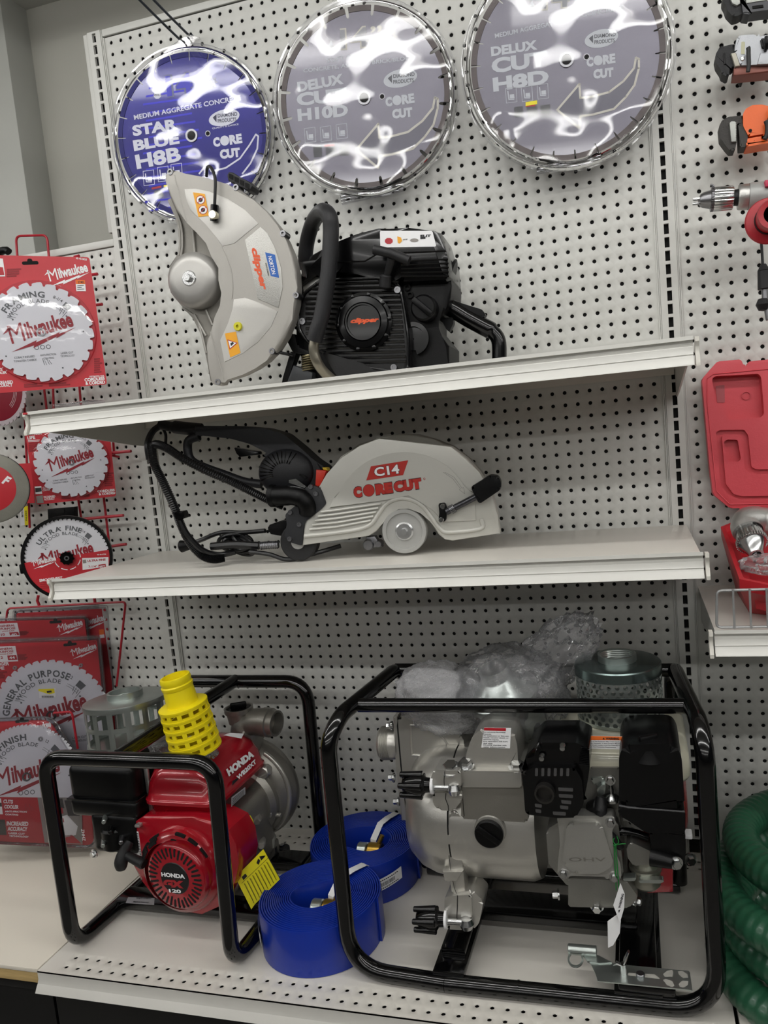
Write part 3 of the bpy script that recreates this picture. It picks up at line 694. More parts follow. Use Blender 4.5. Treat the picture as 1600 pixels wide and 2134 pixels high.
# 2 small framing card under the upper shelf
MBf = plane_frame((149, 963), -.10, 30, (215, 955))
def dB(mb):
    M = MBf; mb.mi = 0
    tpx(mb, M, 'LONGER', (56, 904), (87, 902), 6.5, Z1, .04); tpx(mb, M, 'LIFE', (57, 913), (73, 911), 6.5, Z1, .04); fine(mb, M, (58, 917), (88, 922), 2, Z1, 0, 1.2)
    fine(mb, M, (60, 922), (82, 942), 5, Z1); fine(mb, M, (218, 985), (238, 1014), 7, Z1); fine(mb, M, (128, 1034), (152, 1040), 2, Z1); fine(mb, M, (165, 1030), (194, 1036), 2, Z1)
    mb.mi = 0; tpx(mb, M, 'CUTS', (89, 1017), (100, 1016), 4, Z1, .03); tpx(mb, M, 'COOLER', (89, 1022), (105, 1020), 4, Z1, .03); tpx(mb, M, 'INCREASED', (91, 1036), (115, 1034), 4.5, Z1, .03); tpx(mb, M, 'ACCURACY', (92, 1041), (114, 1039), 4.5, Z1, .03)
    tpx(mb, M, 'CORDLESS', (203, 1024), (239, 1021), 5, Z1, .04); tpx(mb, M, '& CORDED', (206, 1030), (240, 1027), 5, Z1, .04)
    wbox(mb, M, [(72, 1014), (86, 1013), (88, 1029), (74, 1030)], Z1, 0); wbox(mb, M, [(73, 1017), (86, 1016), (87, 1024), (74, 1026)], Z1 + .0002, 6); wbox(mb, M, [(75, 1034), (89, 1032), (91, 1048), (77, 1049)], Z1, 7)
    wbox(mb, M, [(192, 901), (215, 900), (203, 910)], Z1 + .0001, 0)
card('blade_card', 'small red card with a white framing blade hanging below the upper shelf end', MBf, [(50, 890), (228, 896), (242, 1034), (76, 1052)], .0815, 24, .085, 'FRAMING', '6-1/2', dB, group='framing blade cards')
# 3 ultra fine round pack
MU = plane_frame((141, 1162), -.17, 30, (225, 1151)); Ru = .0905
t = thing('blade_pack', 'round black rimmed ultra fine blade pack with a red band, behind the lower shelf end', 'saw blade', MU.col[3].xyz)
def dU(mb):
    M = MU; z = .0035 + .0001
    c = onp(M, [(92, 1168)])[0]; logo(mb, c[0], c[1], .052, z + .0004, .12)
    mb.mi = 0; tpx(mb, M, 'SMOOTHEST', (82, 1210), (130, 1204), 6, z, .04); tpx(mb, M, '48-40-0730', (202, 1156), (221, 1155), 3, z)
    for a0 in (-2.9, -2.2, -1.5, -.8, -.1): mb.M = M; mb.ring(.0285, .0265, z - .0001, z, 8, a0=a0, a1=a0 + .5)
    wbox(mb, M, [(171, 1163), (226, 1161), (226, 1180), (172, 1188)], z, 0)
    mb.mi = 3; tpx(mb, M, 'ULTRA FINE', (182, 1169), (220, 1166), 4.5, z + .0003, .03); tpx(mb, M, '7-1/4"', (184, 1181), (202, 1180), 4.5, z + .0003, .02)
    wbox(mb, M, [(205, 1177), (220, 1175), (221, 1184), (206, 1186)], z + .0003, 3); mb.mi = 0; tpx(mb, M, '60T', (207, 1181), (219, 1180), 5, z + .0006, .03)
    wbox(mb, M, [(172, 1167), (179, 1166), (180, 1173), (173, 1174)], z + .0003, 7)
    fine(mb, M, (84, 1212), (130, 1228), 4, z, 1, 1.5)
wood_blade(t, MU, Ru, 60, .05, .0, 'ULTRA FINE', size='7-1/4', title_a=1.75, tilt=.14, upper_only=True)
mb = MB(MU); H = [(x * .995, y * .995) for x, y in circle(Ru, 40, a0=pi, a1=2 * pi)]; H = [(-Ru, .001), *H[1:-1], (Ru, .006)]
mb.prism(H, .0024, .0035); bd = build(mb, 'red_band', red_card, t); card_print(bd, MU, dU)
mb = MB(MU); mb.ring(Ru * 1.07, Ru * 1.0, -.006, .006, 72); mb.lathe([(0, -.006), (Ru * 1.03, -.006), (Ru * 1.03, -.004), (0, -.004)], seg=48)
mb.box((-Ru * 1.06, -.012, 0), (.012, .022, .01), .002); build(mb, 'holder_ring', black_pl, t)
mb = MB(MU); mb.prism([((.0165 if i % 2 else .0125) * cos(pi * i / 10 + .1), (.0165 if i % 2 else .0125) * sin(pi * i / 10 + .1)) for i in range(20)], .003, .011, .001); build(mb, 'hub_knob', black_gl, t)
mb = MB(MU); mb.ring(.0055, .003, .003, .0125, 20); build(mb, 'hub_bushing', steel, t)

# black hang tab of a plastic holder above the ultra fine pack
o = at(135, 1075, y=-.04); t = thing('blade_holder', 'black plastic blade holder tab hanging behind the round blade pack', 'holder', o)
mb = MB(wf(o)); P = [(p[0] - o.x, p[1]) for p in [(at(x, y, y=-.04).x, at(x, y, y=-.04).z - o.z) for x, y in ((106, 1060), (162, 1055), (163, 1090), (108, 1098))]]; mb.prism(P, 0, .012, .002); build(mb, 'holder_body', black_pl, t)
mb = MB(wf(o)); mb.prism(rrect(-.018, .008, .012, .02, .004), .012, .0128); build(mb, 'hang_slot', dark_gap, t)

# red wire rack: uprights, prongs and the basket in front of the lower packs
t = thing('wire_rack', 'red wire rack with prongs hooked into the left pegboard', 'wire rack', at(180, 800, y=-.03)); WR = .0028
def rod(name, pts, y, r=WR, bend=None, mt=red_wire):
    P = [at(p[0], p[1], y=(p[2] if len(p) > 2 else y)) for p in pts]
    if bend: P = bend_path(P, bend)
    mb = MB(); mb.tube(P, r, 8); return build(mb, name, mt, t)
rod('top_loop', [(38, 560), (33, 492), (98, 490), (104, 560)], -.02, bend=.015)
rod('upright_wire', [(104, 560), (112, 860)], -.02); rod('upright_wire', [(38, 560), (62, 1100)], -.02)
rod('upright_wire', [(165, 800), (170, 860)], -.02); rod('upright_wire', [(92, 810), (98, 860)], -.02); rod('upright_wire', [(234, 892), (238, 950)], -.03); rod('upright_wire', [(216, 1035), (229, 1145)], -.03); rod('upright_wire', [(163, 1040), (170, 1085)], -.03)
for a, b, yy in (((150, 578), (203, 571), -.05), ((160, 640), (213, 634), -.05), ((220, 945), (273, 940), -.05), ((160, 1083), (257, 1074), -.05), ((222, 1140), (263, 1134), -.05), ((155, 536), (165, 533), -.03)):
    rod('prong', [(a[0], a[1], yy), (b[0], b[1], yy + .0)], yy, .0036)
rod('hook_end', [(222, 946), (236, 950), (248, 952)], -.04)
t = thing('wire_basket', 'red wire basket frame holding the lower clamshell blade packs', 'wire rack', at(130, 1400, y=-.02))
rod('top_wire', [(12, 1300), (16, 1268), (262, 1254), (243, 1430)], -.02, bend=.012)
rod('hook_end', [(80, 1241), (78, 1252), (82, 1262)], -.015, .0036); rod('hook_end', [(196, 1241), (198, 1256)], -.015, .0036)
rod('front_loop', [(112, 1486), (150, 1483), (162, 1560)], -.13, bend=.012)
# things at the left edge
o = at(10, 830, y=-.06); t = thing('circular_blade', 'dark red blade with pale teeth behind the large framing card', 'saw blade', o); M = wf(at(-6, 812, y=-.08))
mb = MB(M); mb.prism(tooth_pts(.088, 40, .05), 0, .002); build(mb, 'blade', mat('teeth_pale', 'b9aeb2', .4, .3), t)
mb = MB(M); mb.lathe([(0, .0028), (.072, .0028), (.076, .002)], seg=48); build(mb, 'red_face', mat('wine_red', '7a1526', .35), t)
mb = MB(M); mb.mi = 0
for k in range(3): mb.ring(.060 - k * .004, .0595 - k * .004, .0029, .003, 10, a0=-.9, a1=-.2)
build(mb, 'printed_lettering', white_ink, t)
o = at(2, 1020, y=-.22)
M = Matrix.Translation(at(-22, 1018, y=-.24)) @ Matrix.Rotation(rad(38), 4, 'Z') @ WALLF
t = thing('abrasive_disc_stack', 'stack of thin grey discs with a red label at the left edge', 'grinding discs', M.col[3].xyz)
for k in range(9):
    r = .078 + .001 * (k % 2); mb = MB(M); mb.ring(r, .011, -.0265 + k * .003, -.0240 + k * .003, 56); build(mb, 'disc', mat('disc_edge%d' % (k % 2), ['6a6661', '2d2b2a'][k % 2], .7, .4, .9, 800, .3, 40), t)
mb = MB(M); mb.lathe([(.011, .0012), (.074, .0012), (.079, -.0005)], seg=56); build(mb, 'disc_face', mat('disc_face', '8b8a80', .6, .3, .6, 500, .2, 30), t)
mb = MB(M); mb.lathe([(0, .0016), (.052, .0016), (.053, .0014)], seg=56); lb = build(mb, 'round_label', red_card, t)
mb = MB(M); mb.text('F', .036, .014, .014, .02, .0019, .05, .2, -.6); build(mb, 'printed_lettering', white_ink, lb)
M = plane_frame((40, 1000), -.05, 10)
mb = MB(M); mb.prism(onp(M, [(-40, 970), (66, 965), (72, 1048), (-40, 1052)]), -.002, 0); build(mb, 'red_package', red_card, None, 'plain red package behind the grey discs at the left edge', 'package')
M = plane_frame((50, 1075), -.10, 20); t = thing('price_tag', 'small white and yellow shelf price tag below the grey discs', 'price tag', M.col[3].xyz)
mb = MB(M); ppx(mb, M, [(41, 1058), (50, 1056), (52, 1094), (43, 1096)], 0, .0006); build(mb, 'white_half', white_ink, t)
mb = MB(M); ppx(mb, M, [(50, 1056), (58, 1054), (59, 1094), (52, 1095)], 0, .0006); build(mb, 'yellow_half', yellow_ink, t)
mb = MB(M); tpx(mb, M, '$10.99', (46, 1061), (46, 1078), 5, .0009, .03); tpx(mb, M, 'SHELF TAG', (54, 1064), (55, 1086), 2.5, .0009); build(mb, 'printed_lettering', black_ink, t, smooth=False)
o = at(2, 524, y=-.20); mb = MB(wf(o)); mb.tube([(.0, 0, 0), (.008, .001, 0), (.016, 0, 0), (.02, -.004, 0)], .008, 12); mb.tube([(-.06, 0, 0), (0, 0, 0)], .009, 12)
build(mb, 'hand_tool', black_pl, None, 'end of a black rubber gripped tool at the left edge above the red card', 'hand tool', origin=o)

# lower clamshell packs, standing on the laminate deck and leaning on one another
def pack_draw(M, lg, num, tag, small, extra=None, fine_at=None):
    def f(mb):
        p, q = onp(M, [lg[0], lg[1]]); w = math.hypot(p[0] - q[0], p[1] - q[1]); c = ((p[0] + q[0]) / 2, (p[1] + q[1]) / 2); logo(mb, c[0], c[1], w, Z1, .20)
        if tag:
            x0, y0, x1, y1 = tag; wbox(mb, M, [(x0, y0 + 2), (x1, y0), (x1 + 6, y1), (x0, y1 + 3)], Z1, 0)
            mb.mi = 3; tpx(mb, M, 'GENERAL', (x1 - 36, y0 + 7), (x1 - 5, y0 + 5), 4.5, Z1 + .0003, .03); tpx(mb, M, 'PURPOSE', (x1 - 35, y0 + 13), (x1 - 4, y0 + 11), 4.5, Z1 + .0003, .03); tpx(mb, M, 'WOOD BLADE', (x1 - 32, y0 + 18), (x1 - 6, y0 + 16), 2.5, Z1 + .0003)
            tpx(mb, M, num[0], (x1 - 34, y0 + 25), (x1 - 26, y0 + 24), 5.5, Z1 + .0003, .03); wbox(mb, M, [(x1 - 17, y0 + 20), (x1 + 2, y0 + 19), (x1 + 4, y1 - 3), (x1 - 15, y1 - 2)], Z1 + .0003, 3)
            mb.mi = 0; tpx(mb, M, num[1], (x1 - 13, y0 + 25), (x1 - 1, y0 + 24), 5.5, Z1 + .0006, .03)
            fine(mb, M, (x1 + 4, y0 + 18), (x1 + 26, y1 - 2), 4, Z1)
        if extra: extra(mb)
    return f
RP = .1425
# rearmost two
M = plane_frame((120, 1420), -.03, 12, (200, 1415), 0)
card('clamshell_pack', 'rearmost clear cased red blade pack with an orange sticker, below the lower shelf', M, [(34, 1278), (222, 1268), (246, 1600), (30, 1620)], 0, 0, 0, '', '', pack_draw(M, ((165, 1300), (220, 1286)), None, None, 0, lambda mb: (wbox(mb, M, [(206, 1312), (216, 1311), (217, 1322), (207, 1323)], Z1, 4), wbox(mb, M, [(207, 1323), (217, 1322), (218, 1329), (208, 1330)], Z1, 0))), group='clear cased wood blades', shell=.010)
M = plane_frame((100, 1440), -.055, 12, (180, 1435), 0)
card('clamshell_pack', 'clear cased red pack of a 10 inch general purpose blade, third from the front', M, [(-40, 1296), (176, 1290), (212, 1600), (-40, 1620)], 0, 0, 0, '', '', pack_draw(M, ((119, 1310), (172, 1296)), ('10', '40'), (-20, 1298, 36, 1326), 0), group='clear cased wood blades', shell=.010, hole=(116, 1296))
# general purpose 12 inch
M = plane_frame((108, 1490), -.10, 20, (180, 1482), 0)
def exG(mb):
    mb.mi = 0; tpx(mb, M, 'LONGER', (-18, 1385), (19, 1383), 7, Z1, .04); tpx(mb, M, 'LIFE', (-14, 1394), (9, 1392), 7, Z1, .04); fine(mb, M, (-10, 1400), (18, 1415), 4, Z1)
    tpx(mb, M, '48-40-1220', (179, 1339), (199, 1337), 3, Z1)
tg = card('clamshell_pack', 'clear cased red pack of a 12 inch general purpose blade with a yellow price sticker', M, [(-60, 1344), (202, 1334), (236, 1690), (-50, 1720)], .143, 44, .045, 'GENERAL PURPOSE', '12', pack_draw(M, ((147, 1362), (200, 1344)), ('12', '44'), (-20, 1346, 32, 1378), 0, exG), group='clear cased wood blades', shell=.014, hole=(146, 1343), blade_z=.0008, tilt=.17)
mb = MB(M); z = .0036
mb.mi = 0; ppx(mb, M, [(81, 1436), (116, 1434), (116, 1453), (82, 1455)], z); mb.mi = 1; ppx(mb, M, [(80, 1436), (113, 1435), (114, 1444), (103, 1447), (80, 1440)], z + .0003); mb.mi = 2; ppx(mb, M, [(97, 1440), (107, 1439), (108, 1443), (98, 1444)], z + .0005)
for k in range(14): ppx(mb, M, [(87 + k * 1.8, 1450), (87.9 + k * 1.8, 1450), (87.9 + k * 1.8, 1454), (87 + k * 1.8, 1454)], z + .0005)
build(mb, 'price_sticker', [white_ink, yellow_ink, black_ink], tg, smooth=False)
mb = MB(M)
for p in ((32, 1391), (169, 1386)): q = onp(M, [p])[0]; mb.ring(.0048, .0024, .0, .004, 16, c=q)
build(mb, 'snap_stud', mat('stud_plastic', 'a5a4a6', .2, .2), tg)
# finish 12 inch, in front, wide case
M = plane_frame((57, 1618), -.195, 18, (130, 1612), 8)
def exF(mb):
    wbox(mb, M, [(-60, 1660), (78, 1662), (93, 1756), (-60, 1748)], Z1 + .0024, 3)
    z = Z1 + .0028; mb.mi = 0
    for s, a, b, h in (('CUTS', (7, 1670), (27, 1671), 8), ('COOLER', (9, 1681), (39, 1682), 8), ('ANTI-FRICTION', (10, 1691), (56, 1692), 3.6), ('COATING', (11, 1697), (38, 1698), 3.6), ('INCREASED', (14, 1716), (59, 1717), 9), ('ACCURACY', (16, 1727), (57, 1728), 9), ('LASER CUT', (18, 1736), (52, 1738), 4), ('TECHNOLOGY', (19, 1742), (60, 1744), 4)):
        tpx(mb, M, s, a, b, h, z, .04)
    wbox(mb, M, [(-14, 1708), (10, 1708), (14, 1740), (-14, 1740)], z, 6); wbox(mb, M, [(-14, 1664), (2, 1664), (6, 1697), (-14, 1697)], z, 0); wbox(mb, M, [(-14, 1672), (3, 1673), (4, 1681), (-14, 1681)], z + .0003, 6)
    # tool photographs at the right of the card
    wbox(mb, M, [(78, 1662), (170, 1662), (172, 1760), (93, 1756)], Z1 + .0024, 7); wbox(mb, M, [(108, 1666), (130, 1664), (134, 1684), (110, 1686)], z, 6); wbox(mb, M, [(108, 1686), (130, 1683), (132, 1695), (112, 1700)], z, 3)
    wbox(mb, M, [(116, 1705), (140, 1698), (162, 1722), (158, 1740), (134, 1746), (118, 1738)], z, 0); wbox(mb, M, [(134, 1668), (160, 1664), (166, 1700), (142, 1700)], z, 6); wbox(mb, M, [(108, 1735), (122, 1742), (112, 1752)], z, 6); wbox(mb, M, [(122, 1742), (150, 1740), (170, 1758), (140, 1757)], z, 3)
    mb.mi = 3; tpx(mb, M, 'Mi', (123, 1711), (133, 1709), 9, z + .0003, .04)
tf = card('clamshell_pack', 'thick clear cased pack of a 12 inch finish blade, frontmost at lower left', M, [(-70, 1506), (104, 1500), (188, 1640), (196, 1762), (-70, 1750)], .125, 80, .035, 'FINISH', '12', pack_draw(M, ((50, 1521), (107, 1509)), None, None, 0, exF), group='clear cased wood blades', shell=.022, hole=(46, 1503), blade_z=.0008, tilt=.17, round_c=.02)
mb = MB(M); q = onp(M, [(86, 1539)])[0]; mb.ring(.0055, .0028, .0, .006, 16, c=q); build(mb, 'snap_stud', MATS['stud_plastic'], tf)

for o_ in list(COL.objects):
    if o_.get('category') and o_.name.startswith('clamshell_pack'): rest_on(o_, .002)
# ================================================ gas cut-off saw on the upper shelf
def zz(ox, oy, s, pts): return [(ox + x / s, oy + y / s) for x, y in pts]
def G(*p): return zz(330, 340, 4.445, p)
def E_(*p): return zz(570, 420, 3.2, p)
def lay(mb, M, pts, z0, z1, bev=0): mb.M = M; mb.prism(onp(M, pts, z1), z0, z1, bev); return mb
def tpts(M, pts, h): return [(x, y, h) for x, y in onp(M, pts, h)]
def rnd(pts, r, n=4): return [tuple(v[:2]) for v in bend_path([(p[0], p[1], 0) for p in pts], r, n, True)]
MG = plane_frame((470, 590), -.285, 4, (600, 575))
t = thing('cut_off_saw', 'gas powered cut-off saw with black engine and large grey blade guard on upper shelf', 'power saw', (.66, -.2, 1.043))
guard_m = mat('guard_aluminium', 'a9a6a0', .45, .35, .25, 1300, .03, 25)
guard_lt = mat('guard_aluminium_light', 'c5c3be', .42, .3, .35, 1300, .03, 25)
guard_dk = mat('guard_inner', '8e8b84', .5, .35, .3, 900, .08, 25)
outer = G((60, 110), (85, 70), (125, 68), (165, 98), (260, 100), (400, 125), (540, 165), (640, 195), (760, 250), (880, 340), (1000, 450), (1100, 575), (1180, 710), (1240, 850), (1275, 1000), (1285, 1150), (1275, 1300), (1240, 1450), (1180, 1600), (1090, 1740), (1000, 1830), (900, 1900), (780, 1960), (640, 2005), (600, 2010), (585, 2050), (540, 2060), (490, 2040))
inner = G((470, 1900), (440, 1700), (450, 1630), (490, 1550), (540, 1440), (570, 1320), (582, 1200), (578, 1080), (555, 970), (510, 850), (440, 740), (350, 640), (260, 550), (160, 440), (100, 300), (70, 180))
mb = MB(); lay(mb, MG, outer + inner, -.014, .012, .005); build(mb, 'blade_guard', guard_m, t)
back = G((75, 160), (120, 330), (190, 560), (205, 740), (190, 850), (100, 950), (88, 1070), (110, 1200), (220, 1330), (330, 1430), (390, 1580), (430, 1750), (480, 2020), (520, 2030), (600, 1900), (640, 1400), (620, 1000), (500, 740), (250, 480))
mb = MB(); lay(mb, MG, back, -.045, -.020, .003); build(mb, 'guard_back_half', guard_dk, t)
for a in ([(110, 330), (205, 560), (222, 740), (210, 860)], [(95, 340), (185, 560), (200, 740), (190, 850)], [(225, 1340), (350, 1440), (400, 1580), (445, 1760)], [(320, 620), (340, 860)], [(330, 1400), (440, 1600)], [(440, 1360), (500, 1500)]):
    mb = MB(MG); mb.tube(smooth_path(tpts(MG, G(*a), -.016), 5), .0022, 6); build(mb, 'guard_rib', guard_m, t)
for a in ([(150, 110), (175, 230), (260, 540)], [(590, 770), (640, 880), (675, 1000), (690, 1150), (680, 1260)], [(480, 1560), (550, 1800), (605, 2005)]):
    mb = MB(MG); mb.tube(smooth_path(tpts(MG, G(*a), .012), 6), .0011, 6); build(mb, 'raised_line', guard_m, t)
for pts in ([(240, 240), (340, 235), (470, 260), (640, 330), (800, 430), (925, 560), (700, 745), (590, 770), (540, 690), (440, 570), (290, 430), (255, 330)], [(695, 1262), (800, 1245), (900, 1280), (1105, 1370), (1040, 1520), (920, 1660), (780, 1760), (610, 1845), (570, 1640), (650, 1480), (690, 1350)]):
    mb = MB(); lay(mb, MG, G(*pts), .0105, .0128, .0008); build(mb, 'guard_panel', guard_lt, t)
mb = MB(); lay(mb, MG, G((800, 710), (945, 590), (1010, 650), (1080, 790), (1135, 970), (1150, 1150), (1110, 1340), (920, 1255)), .0105, .0132, .0004); pl = build(mb, 'decal_plate', mat('decal_silver', 'b9b8b3', .35, .5, .6, 600, .05, 60), t)
ZG = .0136
mb = MB(); mb.mi = 0; ppx(mb, MG, G((988, 825), (1080, 848), (1118, 1063), (1040, 1045)), ZG)
mb.mi = 1; tpx(mb, MG, 'NORTON', *G((1030, 860), (1070, 1030)), 8, ZG + .0003, .02, .15); mb.mi = 3; tpx(mb, MG, 'SAINT-GOBAIN', *G((995, 925), (1020, 1040)), 3, ZG)
mb.mi = 2; tpx(mb, MG, 'clipper', *G((880, 785), (975, 1178)), 18, ZG, .05, .2)
build(mb, 'printed_lettering', [mat('sign_blue', '1f5fb4', .4), white_ink, mat('logo_orange', 'e2582a', .45), black_ink], pl, smooth=False)
def sticker_quad(q, draw, nm='warning_sticker'):
    mb = MB(); mb.mi = 0; ppx(mb, MG, q, .0133); draw(mb); build(mb, nm, [mat('sticker_amber', 'eba51e', .45), white_ink, black_ink, red_ink], t, smooth=False)
def d1(mb):
    for c in ((390, 340), (413, 433)):
        for k, (r, m_) in enumerate(((42, 3), (36, 1), (20, 2))):
            mb.mi = m_; ppx(mb, MG, G(*[(c[0] + r * cos(a), c[1] + r * sin(a)) for a in [2 * pi * i / 20 for i in range(20)]]), .0135 + .0002 * k)
        mb.mi = 3; ppx(mb, MG, G((c[0] - 28, c[1] + 24), (c[0] + 24, c[1] - 28), (c[0] + 28, c[1] - 24), (c[0] - 24, c[1] + 28)), .0142)
sticker_quad(G((320, 270), (430, 285), (470, 488), (370, 498)), d1)
def d2(mb):
    mb.mi = 3; ppx(mb, MG, G((638, 1632), (735, 1665), (660, 1728)), .0135); mb.mi = 1; ppx(mb, MG, G((646, 1643), (722, 1666), (664, 1715)), .0137); mb.mi = 2; ppx(mb, MG, G((665, 1668), (690, 1655), (700, 1670), (672, 1695)), .0139)
sticker_quad(G((615, 1578), (718, 1560), (760, 1758), (665, 1800)), d2)
c = onp(MG, G((333, 1085)), .0)[0]; TG = Matrix.Translation((c[0], c[1], 0))
mb = MB(MG); mb.lathe([(0, .020), (.030, .020), (.041, .0165), (.049, .010), (.0515, .002), (.0515, -.02), (0, -.02)], TG, 56); build(mb, 'blade_flange', mat('flange_silver', 'b0aeaa', .38, .5, .1, 500, .05, 20), t)
mb = MB(MG); mb.lathe([(0, .0225), (.0125, .0225), (.0145, .020)], TG, 32); mb.lathe([(.0075, .0225), (.0075, .029), (.0065, .030), (0, .030)], TG, 6); build(mb, 'arbor_bolt', mat('zinc_bolt', 'cfd0d0', .25, .8), t)
for p in ((115, 85), (722, 228), (1157, 655), (1278, 1225), (1055, 1742), (555, 2027)):
    q = onp(MG, G(p), .01)[0]; T = Matrix.Translation((q[0], q[1], 0)); mb = MB(MG); mb.lathe([(0, .010), (.003, .010), (.003, .0135), (.0056, .0135), (.0062, .011), (.0062, -.01)], T, 18); build(mb, 'guard_screw', steel, t)
q = onp(MG, G((738, 1513)), .013)[0]; mb = MB(MG); mb.lathe([(0, .013), (.003, .013), (.003, .017), (.0075, .017), (.0085, .013)], Matrix.Translation((q[0], q[1], 0)), 20); build(mb, 'yellow_plug', mat('plug_yellow', 'cfc922', .4), t)
mb = MB(MG); mb.tube(smooth_path([tpts(MG, G((445, 120)), -.02)[0], tpts(MG, G((455, 40)), -.005)[0], tpts(MG, G((490, 45)), .010)[0], tpts(MG, G((525, 140)), .022)[0], tpts(MG, G((525, 270)), .024)[0], tpts(MG, G((520, 390)), .022)[0]], 8), .0029, 10); build(mb, 'water_hose', rubber, t)
a, b = tpts(MG, G((522, 385)), .021)[0], tpts(MG, G((516, 540)), .018)[0]
mb = MB(MG); mb.cyl(a, b, .0075, seg=18, bev=.001); wf_ = build(mb, 'hose_elbow', black_gl, t); q = onp(MG, G((518, 485)), .02)[0]; mb = MB(MG); mb.lathe([(0, .0285), (.007, .0285), (.0085, .026), (.0085, .018)], Matrix.Translation((q[0], q[1], 0)), 20); build(mb, 'elbow_cap', mat('brass_pale', 'd6d0b8', .25, .9), wf_)
hw = G((635, 110), (650, 80), (690, 85), (760, 130), (850, 175), (868, 210), (850, 245), (800, 245), (750, 200), (690, 185), (645, 160))
mb = MB(); lay(mb, MG, hw, -.03, .004, .002); gg = build(mb, 'guard_grip', rubber, t)
mb = MB(); 
for k in range(4): x = 652 + k * 50; y = 112 + k * 28; lay(mb, MG, G((x, y - 18), (x + 40, y - 2), (x + 38, y + 42), (x + 2, y + 26)), .0045, .005)
build(mb, 'grip_slots', dark_gap, gg)
mb = MB(MG); mb.cyl(tpts(MG, G((1070, 1742)), .0)[0], tpts(MG, G((1240, 1780)), -.02)[0], .003, seg=10); build(mb, 'tension_rod', black_gl, t)
# engine block
ME = plane_frame((770, 660), -.255, 4, (900, 642))
mb = MB(); lay(mb, ME, E_((165, 560), (180, 480), (240, 360), (330, 310), (420, 280), (700, 250), (1100, 250), (1170, 370), (1185, 560), (1180, 640), (1150, 720), (1080, 790), (1080, 850), (1170, 960), (1170, 1130), (1160, 1230), (560, 1290), (380, 1290), (230, 1150), (150, 980), (140, 700)), -.150, -.028, .006); build(mb, 'engine_block', black_pl, t)
mb = MB(); lay(mb, ME, E_((220, 430), (250, 350), (330, 310), (420, 270), (560, 215), (700, 180), (770, 168), (900, 175), (1060, 182), (1110, 200), (1150, 330), (1170, 380), (1175, 500), (1150, 530), (860, 545), (790, 500), (560, 485), (430, 480), (420, 455), (300, 460), (160, 560), (175, 490)), -.13, -.006, .014); hd = build(mb, 'engine_cover', black_gl, t)
mb = MB(ME)
for a in ([(420, 405), (610, 398), (690, 350), (1150, 330)], [(850, 400), (1165, 385)], [(850, 425), (1168, 412)], [(850, 450), (1170, 440)], [(850, 475), (1170, 470)], [(850, 500), (1172, 498)]): mb.tube(tpts(ME, E_(*a), -.006), .0016, 6)
build(mb, 'cover_groove', black_gl, hd)
mb = MB(); lay(mb, ME, rnd(E_((708, 195), (1058, 195), (1085, 300), (712, 306)), 4), -.006, -.0048); lbp = build(mb, 'instruction_label', white_ink, t)
mb = MB(); z = -.0043; mb.mi = 0
ppx(mb, ME, E_(*[(768 + 28 * cos(a), 263 + 22 * sin(a)) for a in [2 * pi * i / 8 + .39 for i in range(8)]]), z); mb.mi = 1; ppx(mb, ME, E_((824, 232), (850, 240), (856, 262), (842, 280), (828, 276)), z)
mb.mi = 2; ppx(mb, ME, E_(*[(938 + 28 * cos(a), 258 + 12 * sin(a)) for a in [2 * pi * i / 16 for i in range(16)]]), z); mb.mi = 3; tpx(mb, ME, 'STOP', *E_((862, 254), (892, 252)), 2.5, z); tpx(mb, ME, 'ELIT', *E_((978, 230), (1048, 228)), 5, z, .05); ppx(mb, ME, E_((978, 238), (1012, 236), (1012, 248), (978, 250)), z)
build(mb, 'printed_lettering', [red_ink, mat('sticker_amber', 'eba51e'), mat('photo_mid', '8f8a85'), black_ink], lbp, smooth=False)
# pull-start housing with louvres
sh = rnd(E_((420, 510), (700, 505), (800, 520), (850, 570), (880, 720), (905, 900), (910, 1130), (850, 1160), (640, 1130), (320, 1010), (220, 950), (160, 850), (155, 720), (200, 600), (300, 520)), 8)
mb = MB(); lay(mb, ME, sh, -.03, -.006, .003); build(mb, 'starter_housing', mat('housing_dark', '0a0a0b', .3, 0, .1, 300), t)
mb = MB(ME)
for k in range(17):
    y = 545 + k * 33; x0 = 215 + max(0, (y - 880)) * .55 + max(0, 640 - y) * .7; x1 = 835 + (y - 545) * .09
    if y > 1000: x0 = 320 + (y - 1000) * .9 * 1.4
    A, B = tpts(ME, E_((x0, y + 4), (x1, y - 8)), -.0045); mb.tube([A, B], .0027, 6)
    if k % 2 == 0:
        for x in range(int(x0) + 50, int(x1), 90): A, B = tpts(ME, E_((x, y + 10), (x, y + 28)), -.007); mb.tube([A, B], .0012, 4)
build(mb, 'louvre', black_gl, t)
mb = MB(ME); mb.tube(tpts(ME, [*rnd(E_((420, 520), (700, 512), (790, 530), (845, 590), (870, 720), (895, 900), (900, 1115), (850, 1140), (640, 1110), (320, 1000), (225, 940), (170, 850), (165, 720), (205, 610), (300, 540)), 10)], -.005), .003, 8, closed=True); build(mb, 'housing_rim', black_gl, t)
c = onp(ME, E_((600, 805)), .0)[0]; T = Matrix.Translation((c[0], c[1], 0)); kk = .0535
mb = MB(ME); mb.lathe([(0, .004), (kk * .60, .004), (kk * .66, .007), (kk * .86, .006), (kk * .9, .002), (kk, .001), (kk, -.012)], T, 64); rc = build(mb, 'round_cover', black_gl, t)
mb = MB(ME); mb.ring(kk * .62, kk * .57, .004, .0075, 48, c=c)
for k in range(10): a = 2 * pi * k / 10; mb.box((c[0] + kk * .93 * cos(a), c[1] + kk * .93 * sin(a), .002), (.007, .007, .005), .001, R=Matrix.Rotation(a, 4, 'Z'))
build(mb, 'cover_ring', black_gl, rc)
mb = MB(); tpx(mb, ME, 'clipper', *E_((512, 800), (708, 790)), 13, .0046, .06, .35); build(mb, 'printed_lettering', MATS['logo_orange'], rc, smooth=False)
